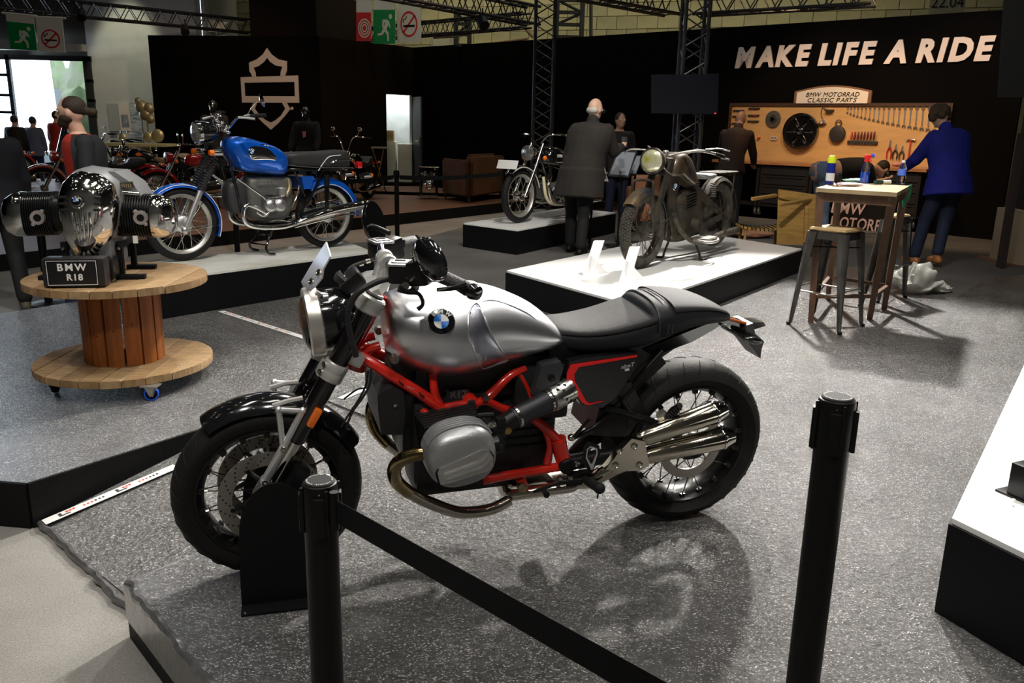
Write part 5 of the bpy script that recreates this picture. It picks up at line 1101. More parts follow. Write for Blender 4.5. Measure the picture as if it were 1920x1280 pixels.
def blob(name, label, cat, c, s, m_, seed, amp=.3, seg=22, group=None, flat=True):
    b = B(); b.sph((0, 0, s[2]), 1, s[0], s[1], s[2], seg)
    for v in b.bm.verts:
        k = 1+amp*noise.noise(Vector((v.co.x/s[0]*1.3+seed, v.co.y/s[1]*1.3, v.co.z/s[2]*1.3)))+amp*.5*noise.noise(Vector((v.co.x/s[0]*3.3+seed, v.co.y/s[1]*3.3, v.co.z/s[2]*3)))
        v.co.x *= k; v.co.y *= k; v.co.z = max(0.0005, v.co.z*k) if flat else v.co.z*k
    o = b.obj(name, m_, None, 60); o.location = c; return tag(o, label, cat, group)
blob('wipes_packet', 'soft pink and white wipes packet lying at the front edge of the high table', 'packet', tuple(TP(1593, 349)), (.11, .05, .014), M('pink_wrapper', (.75, .6, .66), .35), 3, .2)
blob('cloth', 'pale green folded cloth behind the pink packet on the high table', 'cloth', tuple(TP(1600, 341)), (.09, .05, .014), M('mint_cloth', (.3, .55, .45), .8), 8, .3)
t = thing('cream_tube', 'dark green and white tube lying on the high table', 'tube', tuple(TP(1640, 346)+V(0, 0, .018))); b = B(); b.cyl((0, 0, 0), (.07, .03, 0), .017); b.obj('dark_end', M('dark_green', (.02, .06, .05), .4), t); b = B(); b.cyl((.07, .03, 0), (.15, .065, .002), .016); b.obj('white_end', wprint, t)
t = thing('sunglasses_case', 'dark brush with red bristles leaning on the navy spray can', 'brush', tuple(TP(1570, 348))); b = B(); b.sph((0, 0, .055), .03, 1, .6, 1.6); b.obj('brush_head', black, t); b = B(); b.tube([(-.01, -.02, .02), (-.015, -.04, -.02), (-.01, -.045, -.06)], .008, 6, 3); b.obj('red_bristle', M('dark_red', (.3, .01, .02), .6), t)
t.name = 'brush'
b = B(); P = [TP(x, y, zt-dz) for x, y, dz in ((1684, 350, 0), (1706, 346, 0), (1705, 360, .06), (1698, 378, .13), (1690, 388, .17), (1688, 368, .08))]; b.prism([p-P[0] for p in P], (.004, -.012, 0)); o = b.obj('green_cloth', M('green_cloth', (.02, .36, .16), .8, bump=.5, bscale=40), None, 0); o.location = P[0]+V(.0, -.02, 0); tag(o, 'bright green cloth hanging over the right edge of the high table', 'cloth')
# crumpled clear plastic bag on the floor
bagm = M('plastic_film_bag', (.72, .72, .66), .22, trans=.25, alpha=.92, bump=1, bscale=18)
blob('plastic_bag', 'crumpled translucent plastic bag lying on the floor behind the stools', 'plastic bag', tuple(gp(1712, 549)), (.21, .16, .11), bagm, 5, .55, 44); blob('plastic_bag', 'small crumpled end of plastic film right of the larger bag', 'plastic bag', tuple(gp(1764, 548)), (.10, .06, .04), bagm, 15, .7, 30)
# tipped over wooden chair
ck = M('golden_chair_wood', (.5, .29, .08), .45, var=.3, vscale=4, stretch=(1, 1, 6)); t = thing('wooden_chair', 'golden wooden chair tipped on its side in front of the workbench', 'chair', (3.9, 9.9, 0))
Yc = 9.9; CP = lambda x, y, dy=0: atY(x, y, Yc+dy)-V(3.9, 9.9, 0)
b = B(); b.prism([CP(1459, 355), CP(1536, 366), CP(1532, 460), CP(1456, 458)], (.02, .03, 0)); b.obj('seat', ck, t, 0)
for (p, q_, dy) in (((1455, 366), (1410, 373), -.25), ((1520, 374), (1462, 384), -.3), ((1500, 378), (1460, 367), -.02)):
    b = B(); b.box((CP(*p)+CP(*q_, dy))/2, ((CP(*p)-CP(*q_, dy)).length, .035, .035), basis(CP(*p)-CP(*q_, dy), (0, 1, .2)), .004); b.obj('leg', ck, t, 20)
b = B(); b.prism([CP(1508, 385), CP(1515, 386), CP(1512, 455), CP(1505, 454)], (0, -.03, 0)); b.obj('rail', ck, t, 0)
# woven footstool
t = thing('woven_stool', 'low stool with a black cord woven seat in front of the tipped chair', 'stool', tuple(gp(1432, 478))); b0 = t.location
W0, W1 = atY(1390, 427, b0.y)-b0, atY(1477, 428, b0.y)-b0; b = B(); n = 8; Lw = [W0.lerp(W1, i/n)+V(0, 0, -.035*math.sin(PI*i/n)) for i in range(n+1)]; b.strip(Lw, [p+V(0, .28, 0) for p in Lw], (0, 0, .025)); b.obj('seat', ck, t, 30)
for i in range(11):
    f = (i+.5)/11; p = W0.lerp(W1, f)+V(0, -.004, -.035*math.sin(PI*f)); b = B(); b.tube([p-V(0, 0, .004), p+V(0, 0, .03), p+V(0, .288, .03), p+V(0, .288, -.004)], .006, 5); b.obj('cord', black, t, 0)
for f, s in ((.12, -1), (.88, 1)):
    for dy in (.03, .25): b = B(); p = W0.lerp(W1, f); b.tube([p+V(0, dy, -.02), V(p.x+s*.015, p.y+dy, .001)], .016, 6); b.obj('leg', ck, t)
# ================================================================ the other motorcycles
def pillow(b, P, hw, y0=0, ks=((-1, .7), (-.93, .84), (-.75, .94), (-.4, 1), (.4, 1), (.75, .94), (.93, .84), (1, .7))):
    c = sum(P, V(0, 0, 0))/len(P); b.rings([[V(c.x+(p.x-c.x)*k, y0+u*hw, c.z+(p.z-c.z)*k) for p in P] for u, k in ks]); return b
def rnd_poly(P, n=4):
    """smooth closed outline through the points"""
    out = []; m = len(P)
    for i in range(m):
        p0, p1, p2, p3 = P[i-1], P[i], P[(i+1) % m], P[(i+2) % m]
        for k in range(n): t = k/n; out.append(.5*((2*p1)+(p2-p0)*t+(2*p0-5*p1+4*p2-p3)*t*t+(3*p1-p0-3*p2+p3)*t**3))
    return out
class Bike:
    def __init__(s, fr, name, label): s.f = fr; s.t = thing(name, label, 'motorcycle', tuple(fr.o), mat3=fr.m)
    def P(s, l, pts): return [s.f.L(x, y, l) for x, y in pts]
    def tube(s, name, l, pts, r, m, sm=4, par=None, seg=8, b=None):
        bb = b or B(); P = [s.f.L(p[0], p[1], p[2] if len(p) > 2 else l) for p in pts]; bb.tube(P, r, seg, sm); return bb if b else bb.obj(name, m, par or s.t, 50)
    def pil(s, name, l, pts, hw, m, y0=0, par=None, sm=4): b = B(); pillow(b, rnd_poly(s.P(l, pts), sm), hw, y0); return b.obj(name, m, par or s.t, 55)
    def pr(s, name, l, pts, th, m, par=None): b = B(); b.prism(s.P(l, pts), (0, th, 0)); return b.obj(name, m, par or s.t, 20)
def beads(b, p, q_, r, n, k=.75):
    for i in range(n): a = p.lerp(q_, i/n); c = p.lerp(q_, (i+1)/n); m = a.lerp(c, .5); b.tube([a, m, c], [r*k, r, r*k], 14)
# ---- blue one
paint = M('metallic_blue_paint', (.005, .13, .72), .22, .45, coat=1); piping = M('white_pinstripe', (.75, .78, .82), .4)
X = Bike(Fr((-1.778, 7.925, .302), -2.382), 'motorcycle', 'classic blue motorcycle with black twin seat on the dusty white platform'); bt = X.t; rimA = M('rim_aluminium', (.55, .54, .5), .35, .8)
for nm, c in (('rear_wheel', (0, 0, .307)), ('front_wheel', (1.36, 0, .306))): wheel(wheelpart(bt, nm), c, .306, .09, .07, .075, rimA, .07, .11, 40, hubm=alu, seg=48)
C1 = V(1.36, 0, .306)
ff = fender(C1, (0, 1, 0), .318, .058, R(-112), R(52), crown=.016, seg=34, lip=.012).obj('front_fender', paint, bt, 50)
for s in (1, -1):
    b = B(); b.tube([C1+V(math.sin(R(a))*.322, s*.058, math.cos(R(a))*.322) for a in range(-112, 53, 6)], .0035, 5); b.obj('pinstripe', piping, ff)
    f0, f1 = X.f.L(347, 432, .085), X.f.L(376, 358, .085); f2 = X.f.L(404, 294, .085); m_ = lambda p: V(p.x, s*abs(p.y), p.z)
    b = B(); b.tube([m_(f0), m_(f0.lerp(f1, .5)), m_(f1)], [.02, .024, .024], 14); b.sph(m_(f0), .028, 1, .9, 1.2); b.obj('fork_slider', alu, bt)
    b = B(); beads(b, m_(f1), m_(f2), .036, 13); b.obj('fork_gaiter', M('gaiter_rubber', (.015, .015, .016), .4), bt)
    b = B(); g2 = m_(f2); b.cyl(g2, g2+(g2-m_(f1)).normalized()*.09, .022); b.obj('fork_tube', black, bt)
    sg = m_(X.f.L(408, 286, .14)); b = B(); b.cyl(sg-V(0, s*.03, 0), sg+V(0, s*.03, 0), .010); b.cyl(sg+V(-.02, s*.03, 0), sg+V(.05, s*.03, 0), .026, .024, 16); ts = b.obj('turn_signal', chrome, bt); b = B(); b.cyl(sg+V(.05, s*.03, 0), sg+V(.085, s*.03, 0), .026, .022, 16); b.obj('amber_lens', orange, ts)
    sg = m_(X.f.L(690, 329, .16)); b = B(); b.cyl(sg-V(-.02, s*.1, 0), sg, .008); b.cyl(sg-V(-.06, 0, 0), sg+V(-.02, 0, 0), .027, .025, 16); ts = b.obj('turn_signal', chrome, bt); b = B(); b.cyl(sg+V(-.02, 0, 0), sg+V(-.045, 0, 0), .025, .02, 16); b.obj('amber_lens', orange, ts)
    sh0, sh1 = m_(X.f.L(613, 330, .12)), m_(X.f.L(613, 392, .12)); b = B(); b.cyl(sh0, sh1, .018); b.cyl(sh0+V(0, 0, .01), sh0.lerp(sh1, .3), .024); 
    for k in range(9): b.lathe([(.024, -.003), (.029, 0), (.024, .003)], sh0.lerp(sh1, .3+.05*k), (0, 0, 1), 12)
    b.obj('shock_absorber', black, bt)
    b = B(); b.tube([m_(f0)+V(0, .01*s, 0), C1+V(-.31, s*.055, -.02)], .004, 6); b.tube([m_(f0), C1+V(-.22, s*.05, .235)], .004, 6); b.obj('fender_stay', chrome, ff)
H0 = X.f.L(374, 249, 0); ax_ = V(1, 0, -.08).normalized()
hl2 = B().lathe([(.02, -.14), (.06, -.13), (.085, -.09), (.093, -.03), (.093, .01)], H0, ax_, 32).obj('headlight', gloss, bt)
B().lathe([(.094, .0), (.098, .005), (.097, .03), (.09, .038), (.084, .03)], H0, ax_, 32, False).obj('headlight_ring', chrome, hl2); B().lathe([(.088, .03), (.07, .047), (.04, .058), (.003, .062)], H0, ax_, 28).obj('headlight_lens', M('fluted_lens', (.55, .55, .52), .12, .85, bump=.7, bscale=22, stretch=(.2, 4, .2)), hl2)
# handlebar
X.tube('handlebar', 0, [(423, 239, .03), (428, 241, .05), (444, 222, .2), (455, 219, .27), (470, 217.5, .34)], .011, chrome)
X.tube('handlebar', 0, [(423, 239, .03), (412, 232, -.05), (405, 217, -.2), (414, 212, -.3)], .011, chrome)
X.tube('grip', 0, [(470, 217.5, .33), (499, 216, .42)], .017, rubber, 0); X.tube('grip', 0, [(410, 210, -.3), (420, 212, -.4)], .017, rubber, 0)
X.tube('hand_lever', 0, [(447, 220, .28), (462, 221, .33), (478, 223, .38)], [.009, .009, .011], M('lever_alu', (.65, .62, .6), .35, .8)); X.tube('hand_lever', 0, [(404, 218, -.2), (395, 219, -.24), (380, 223, -.28)], [.008, .009, .012], MATS['lever_alu'])
X.tube('mirror_stem', 0, [(464, 214, .25), (473, 199, .26), (483, 188, .27)], .005, chrome)
mc_ = X.f.L(492, 188, .28); b = B(); n_ = V(-.8, .25, .2).normalized(); b.lathe([(.01, -.022), (.04, -.016), (.056, 0), (.054, .004)], mc_, n_, 26); b.obj('mirror', chrome, bt)
b = B()
for (x, y, l) in ((410, 235, .06), (421, 244, .05), (425, 237, .0), (428, 248, .07), (402, 222, -.04), (409, 216, -.02), (416, 230, .03)): b.sph(X.f.L(x, y, l), .021, 1, 1, .8, 10)
b.obj('fork_crown_fitting', chrome, bt); b = B()
for k in range(4): b.tube([X.f.L(400+k*5, 226, .04*k-.08), X.f.L(395+k*6, 213+k, .02), X.f.L(404+k*4, 246, .0)], .0035, 5, 5)
b.obj('cable', chrome, bt)
tk = X.pil('fuel_tank', .06, [(427, 268), (433, 259), (451, 256), (484, 264), (513, 274), (531, 287), (538, 301), (535, 324), (520, 329), (490, 326), (450, 321), (438, 303), (429, 285)], .155, paint)
for s in (1, -1):
    P = [V(p.x, s*p.y, p.z) for p in rnd_poly(X.P(.142, [(457, 272), (470, 268), (497, 271), (518, 283), (531, 305), (500, 305), (465, 305), (456, 286)]), 3)]
    b = B(); c = sum(P, V(0, 0, 0))/len(P); b.rings([[c+(p-c)*k+V(0, s*o_, 0) for p in P] for k, o_ in ((1, -.02), (1, .004), (.94, .010), (.6, .014), (.1, .016))]); cp_ = b.obj('chrome_tank_panel', chrome, tk, 60)
p_ = X.f.L(472, 285, .158); roundel(tk, p_, (0, 1, .05), (0, 0, 1), .030)
sm_ = M('old_seat_vinyl', (.03, .03, .03), .4, bump=.3, bscale=200); st = X.pil('twin_seat', .06, [(533, 288), (560, 285), (600, 284), (640, 281), (651, 285), (654, 300), (650, 313), (600, 315), (545, 311), (534, 302)], .135, sm_)
for s in (1, -1):
    for nm, pts, r in (('seat_rail', [(541, 309, .14), (570, 312, .14), (600, 314, .14), (662, 314, .14)], .005), ('seat_piping', [(597, 320, .138), (606, 306, .139), (617, 294, .139), (635, 291, .136), (648, 288, .11), (652, 284, .06)], .004), ('grab_handle', [(620, 308, .15), (628, 302, .155), (645, 300, .155), (659, 299, .14), (664, 298, .05)], .009)):
        b = B(); P = [X.f.L(*p) for p in pts]; b.tube([V(p.x, s*p.y, p.z) for p in P], r, 8, 4); b.obj(nm, chrome if nm != 'seat_piping' else piping, st)
rf = fender(V(0, 0, .31), (0, 1, 0), .325, .085, R(-95), R(38), crown=.02, seg=30, lip=.05).obj('rear_fender', paint, bt, 50)
for s in (1, -1): b = B(); b.tube([V(math.sin(R(a))*.28, s*.086, .31+math.cos(R(a))*.28) for a in range(-95, 30, 6)], .0035, 5); b.obj('pinstripe', piping, rf)
b = B(); p_ = X.f.L(672, 309, 0); b.box(p_, (.05, .07, .06), None, .012); rl = b.obj('tail_light', redl, bt)
X.pr('battery_cover', .13, [(566, 331), (589, 330), (583, 354), (570, 354)], -.26, paint)
for s in (1, -1):
    def mm(pts, l): return [V(p.x, s*p.y, p.z) for p in [X.f.L(x, y, l) for x, y in pts]]
    b = B(); b.tube(mm([(440, 315), (480, 322), (545, 318), (600, 318), (640, 316)], .09), .014, 8, 3); b.tube(mm([(606, 318), (592, 350), (578, 378), (560, 400)], .1), .012, 8, 3); b.tube(mm([(552, 320), (562, 345), (572, 368)], .1), .011, 8, 3); b.tube(mm([(430, 300), (442, 350), (455, 400), (475, 418), (540, 418), (565, 410)], .09), .014, 8, 3); b.tube(mm([(560, 405), (590, 395), (613, 390)], .1), .018, 8, 3); b.obj('frame', gloss, bt)
    # cylinder, head, pipes, silencer
    cyc = X.f.L(512, 384, .2); cyc = V(cyc.x, s*cyc.y, cyc.z)
    b = B()
    for k in range(9): b.box(cyc+V(0, s*(-.1+k*.016), .01), (.13, .005, .13), None, .02)
    b.box(cyc+V(0, -s*.05, .01), (.1, .16, .1), None, .02); cl_ = b.obj('cylinder', alu, bt)
    b = B()
    for dx_, rr_ in ((-.045, .05), (.045, .05)): b.sph(cyc+V(dx_, s*.045, .0), rr_, 1.1, .75, 1.15, 18)
    b.box(cyc+V(0, s*.03, 0), (.17, .03, .12), None, .02); b.obj('rocker_cover', alu, cl_)
    b = B(); b.tube(mm([(500, 400), (478, 388), (462, 385), (456, 402), (464, 420), (490, 427), (527, 426), (555, 419), (575, 411)], .14), .019, 12, 5); b.obj('exhaust_pipe', chrome, bt, 60)
    b = B(); b.tube(mm([(560, 417), (575, 411), (625, 395), (670, 386), (690, 383), (697, 386)], .165), [.02, .03, .042, .044, .038, .02], 18, 4); sl = b.obj('silencer', chrome, bt, 60)
    b = B(); b.tube(mm([(553, 426), (600, 414), (650, 402), (690, 398), (697, 390)], .17), .008, 8, 3); b.obj('silencer_stay', chrome, sl)
    b = B(); b.tube(mm([(445, 334), (470, 352), (500, 375), (505, 395), (495, 405), (482, 398)], .24), .009, 8, 5); b.obj('crash_bar', chrome, bt, 60)
    b = B(); b.lathe([(.03, 0), (.045, .02), (.045, .07), (.035, .08)], mm([(528, 368)], .12)[0], (0, 0, 1), 16); b.obj('carburettor', alu, bt)
X.pil('engine_block', .06, [(462, 338), (475, 330), (520, 328), (545, 334), (548, 360), (546, 395), (530, 412), (480, 412), (464, 390)], .11, M('engine_grey', (.16, .16, .15), .5, .6, bump=.2, bscale=60))
X.pil('front_cover', .06, [(428, 345), (440, 336), (455, 340), (462, 365), (460, 395), (446, 402), (432, 392), (426, 365)], .09, M('front_cover_black', (.035, .035, .035), .5, bump=.2, bscale=60))
p_ = X.f.L(502, 344, .116); text('BMW R 75/5', .035, M('badge_letters', (.3, .28, .25), .4, .5), bt, tuple(p_+V(0, .012, 0)), basis((-1, 0, 0), (0, 0, 1)), 'engine_lettering', .001)
X.tube('air_pipe', 0, [(540, 335, .1), (543, 352, .12), (536, 368, .13)], .02, M('yellowed_alloy', (.35, .3, .18), .4, .7)); X.tube('kick_lever', 0, [(562, 345, .13), (556, 370, .14), (546, 392, .15)], [.006, .008, .006], chrome, 2)
b = B(); c0_ = [X.f.L(482, 431, .1), X.f.L(474, 447, .14), X.f.L(468, 460, .15)]
for s, pts in ((1, [(510, 432, .12), (503, 450, .16), (499, 466, .17), (504, 475, .18), (516, 476, .19)]), (-1, [(484, 431, -.12), (474, 447, -.14), (468, 457, -.15), (472, 466, -.16), (485, 469, -.17)])): X.tube('', 0, pts, .011, None, 4, b=b)
b.tube([X.f.L(478, 438, -.13), X.f.L(508, 442, .13)], .008, 6); b.tube([X.f.L(471, 455, -.14), X.f.L(500, 460, .16)], .008, 6); b.obj('centre_stand', gloss, bt)
X.tube('gear_linkage', 0, [(545, 415, .14), (520, 412, .15), (505, 416, .16)], .006, steel)
# ---- rusty barn find
rusty = M('rusty_dark_paint', (.016, .015, .013), .65, .2, col2=(.05, .036, .02), vscale=11, var=1, bump=.7, bscale=55); rust2 = M('rusty_brown_metal', (.07, .055, .035), .8, .3, col2=(.02, .018, .015), vscale=16, var=1, bump=.6, bscale=70); rust3 = M('bluish_worn_paint', (.03, .035, .05), .5, .3, col2=(.16, .11, .05), vscale=6, var=1, bump=.3, bscale=40); nick = M('worn_nickel', (.42, .4, .36), .4, .9, var=.4, vscale=20)
Y = Bike(Fr((2.012, 8.491, .25), -2.254), 'motorcycle', 'old rusty black motorcycle with a big round headlamp on the white platform'); yt = Y.t
wheel(wheelpart(yt, 'rear_wheel'), (0, 0, .392), .33, .095, .08, .07, rust2, .05, .1, 36, mt=rubber2, sm=rust2, hubm=rust2, seg=44)
wf_ = wheelpart(yt, 'front_wheel'); C2 = V(1.40, 0, .34); wheel(wf_, C2, .33, .1, .08, .07, rust2, .075, .06, 36, mt=rubber2, sm=rust2, hubm=rust2, groove='block', seg=44)
fender(C2, (0, 1, 0), .345, .065, R(-105), R(48), crown=.02, seg=26, lip=.035).obj('front_fender', rust3, yt, 50)
fender(V(0, 0, .392), (0, 1, 0), .345, .07, R(-108), R(55), crown=.02, seg=26, lip=.02).obj('rear_fender', rusty, yt, 50)
for s in (1, -1):
    a_, c_ = V(1.4, s*.085, .335), V(1.10, s*.075, .92); b = B(); b.rings([[p+V(u*w_, v*.012, u*w_*.5) for u, v in ((-1, -1), (1, -1), (1, 1), (-1, 1))] for p, w_ in ((a_, .016), (a_.lerp(c_, .4), .024), (a_.lerp(c_, .75), .035), (c_, .028))]); b.obj('fork_blade', rusty, yt, 30)
    b = B(); b.tube([V(1.40, s*.1, .34), V(1.43, s*.1, .55), V(1.44, s*.1, .74), V(1.41, s*.06, .765), V(1.41, 0, .77)], .012, 8, 4); b.obj('fork_loop', rusty, yt)
    b = B(); b.tube([V(1.4, s*.09, .34), V(1.24, s*.07, .64)], .007, 6); b.tube([V(1.4, s*.09, .34), V(1.07, s*.07, .42)], .006, 6); b.obj('fender_stay', rust2, yt)
    m2 = lambda pts: [V(p.x, s*p.y, p.z) for p in [Y.f.L(x, y, l) for x, y, l in pts]]
    b = B(); b.prism([V(1.08, s*.05, .84), V(1.06, s*.05, .55), V(.92, s*.06, .20), V(.84, s*.06, .20), V(.93, s*.05, .5), V(.93, s*.05, .62), V(.86, s*.05, .72), V(.55, s*.06, .60), V(.12, s*.08, .40), V(.10, s*.08, .47), V(.55, s*.06, .70), V(.8, s*.05, .86)], (0, -s*.02, 0)); b.obj('pressed_frame', rusty, yt, 25)
    b = B(); b.prism([V(.9, s*.07, .20), V(.0, s*.08, .34), V(.0, s*.08, .40), V(.86, s*.07, .25)], (0, -s*.02, 0)); b.obj('frame_rail', rusty, yt, 25)
    b = B(); b.tube(m2([(1263, 402, .12), (1276, 432, .13), (1300, 453, .14), (1326, 453, .14)])+[V(.2, s*.13, .2), V(-.25, s*.13, .22)], [.022, .022, .022, .024, .03, .035], 12, 4); b.obj('exhaust_pipe', rust2, yt, 60)
    b = B(); b.tube([V(.74, s*.12, .21), V(.75, s*.3, .2), V(.62, s*.33, .2), V(.5, s*.28, .21), V(.48, s*.14, .22)], .013, 8, 4); b.prism([V(.74, s*.13, .215), V(.74, s*.29, .215), V(.52, s*.29, .22), V(.50, s*.13, .22)], (0, 0, .012)); b.obj('footboard', nick, yt, 30)
    # handlebar half
    b = B(); b.tube([V(1.06, s*.02, .97), V(1.0, s*.12, 1.0), V(.92, s*.24, 1.02), V(.82, s*.33, 1.0), V(.72, s*.36, .98)], .012, 10, 4); b.obj('handlebar', nick, yt)
    b = B(); b.cyl((.80, s*.34, .995), (.68, s*.365, .97), .017); b.obj('grip', black, yt); b = B(); b.tube([V(.88, s*.28, 1.03), V(.78, s*.36, 1.04), V(.66, s*.41, 1.02)], [.007, .008, .005], 6, 3); b.tube([V(.74, s*.37, .96), V(.62, s*.39, .945)], .008, 6); b.obj('hand_lever', nick, yt)
    b = B(); b.cyl((.62, s*.07, .34), (.62, s*.16, .34), .06, .05, 20); b.lathe([(.035, 0), (.035, .012), (.01, .014)], (.62, s*.16, .34), (0, s, 0), 16); b.obj('round_cover', rusty, yt)
    b = B()
    for k in range(7): b.tube([V(.28+.03*math.cos(a)+0, s*(.09+.03*math.sin(a)), .70-.02*k) for a in [j*PI/4 for j in range(9)]], .005, 5)
    b.obj('seat_spring', rust2, yt)
    b = B(); p = [Y.f.L(1270, 458, .16), Y.f.L(1271, 471, .17)] if s < 0 else [Y.f.L(1326, 448, .2), Y.f.L(1322, 468, .2), Y.f.L(1322, 478, .2), Y.f.L(1330, 480, .26)]
    if s < 0: p = [V(.72, -.1, .2), V(.74, -.14, .05), V(.75, -.15, .012), V(.79, -.2, .012)]
    else: p = [V(.62, .1, .2), V(.6, .16, .06), V(.6, .17, .012), V(.52, .2, .012)]
    b.tube(p, .012, 8, 2); b.obj('stand_leg', rusty, yt)
P = rnd_poly([V(1.08, 0, .80), V(1.05, 0, .93), V(.95, 0, 1.0), V(.82, 0, .97), V(.68, 0, .84), V(.62, 0, .72), V(.7, 0, .70), V(.95, 0, .80)], 4)
b = B(); pillow(b, P, .12); ytk = b.obj('fuel_tank', M('worn_black_tank', (.03, .027, .022), .42, .3, col2=(.08, .055, .03), vscale=9, var=1, coat=.3), yt, 55)
b = B(); pillow(b, rnd_poly([V(.88, 0, .62), V(.86, 0, .38), V(.8, 0, .24), V(.5, 0, .24), V(.42, 0, .36), V(.46, 0, .56), V(.62, 0, .68)], 3), .085); b.obj('engine_block', rusty, yt, 55)
b = B()
for k in range(6): b.box((.70, 0, .50+k*.026), (.19, .19, .006), Matrix.Rotation(.15, 3, 'Y'), .01)
b.obj('engine_fin', M('engine_dark_metal', (.03, .028, .025), .5, .5), yt)
p_ = Y.f.L(1284, 332, .07); roundel(ytk, V(1.0, .072, .70), (.15, 1, 0), (0, 0, 1), .03)
HL = V(1.30, 0, .93); b = B(); b.lathe([(.02, -.14), (.07, -.12), (.1, -.06), (.108, 0), (.108, .012)], HL, V(.98, .14, .06), 30); yh = b.obj('headlight', rusty, yt)
B().lathe([(.105, .0), (.114, .006), (.114, .022), (.104, .03), (.096, .022)], HL, V(.98, .14, .06), 32, False).obj('headlight_ring', M('ring_dark', (.05, .045, .035), .35, .7), yh)
def lensmat():
    m = M('yellow_white_lens', (.75, .74, .68), .18, .5, col2=(.55, .55, .04), vscale=7, var=1, coat=1, bump=.6, bscale=14); return m
B().lathe([(.1, .02), (.08, .034), (.045, .043), (.003, .046)], HL, V(.98, .14, .06), 30).obj('headlight_lens', lensmat(), yh)
b = B(); b.cyl((1.2, 0, .88), (1.14, 0, .95), .05); b.box((1.09, 0, .93), (.1, .16, .05), None, .015); b.obj('fork_crown', rusty, yt)
b = B(); b.lathe([(.02, 0), (.03, .02), (.02, .035)], (1.12, .02, .985), (0, 0, 1), 16); b.obj('steering_damper', nick, yt)
b = B(); pillow(b, rnd_poly([V(.58, 0, .80), V(.45, 0, .785), V(.3, 0, .80), V(.26, 0, .78), V(.35, 0, .745), V(.52, 0, .755)], 3), .13); b.obj('saddle', M('worn_grey_leather', (.2, .2, .2), .4), yt, 55)
b = B()
for y in (-.1, -.03, .04, .11): b.tube([V(.2, y, .80), V(-.2, y, .80)], .007, 6)
b.tube([V(.2, -.11, .80), V(.2, .11, .80)], .007, 6); b.tube([V(-.2, -.11, .80), V(-.2, .11, .80)], .007, 6); b.obj('luggage_rack', nick, yt)
b = B(); b.tube([V(-.15, .1, .8), V(-.1, .1, .4)], .008, 6); b.tube([V(-.15, -.1, .8), V(-.1, -.1, .4)], .008, 6); b.obj('rack_stay', rusty, yt)
b = B(); b.tube([V(1.2, -.02, .93), V(1.22, .08, .86), V(1.1, .1, .8)], .005, 6, 4); b.tube([V(1.25, -.1, 1.02), V(1.33, -.22, 1.02), V(1.28, -.3, .98)], .006, 6, 4); b.obj('cable', nick, yt)
b = B(); b.prism([V(.35, .05, .56), V(.08, .05, .42), V(.06, .05, .36), V(.33, .05, .30)], (0, -.1, 0)); b.obj('tool_box', rust2, yt, 25)
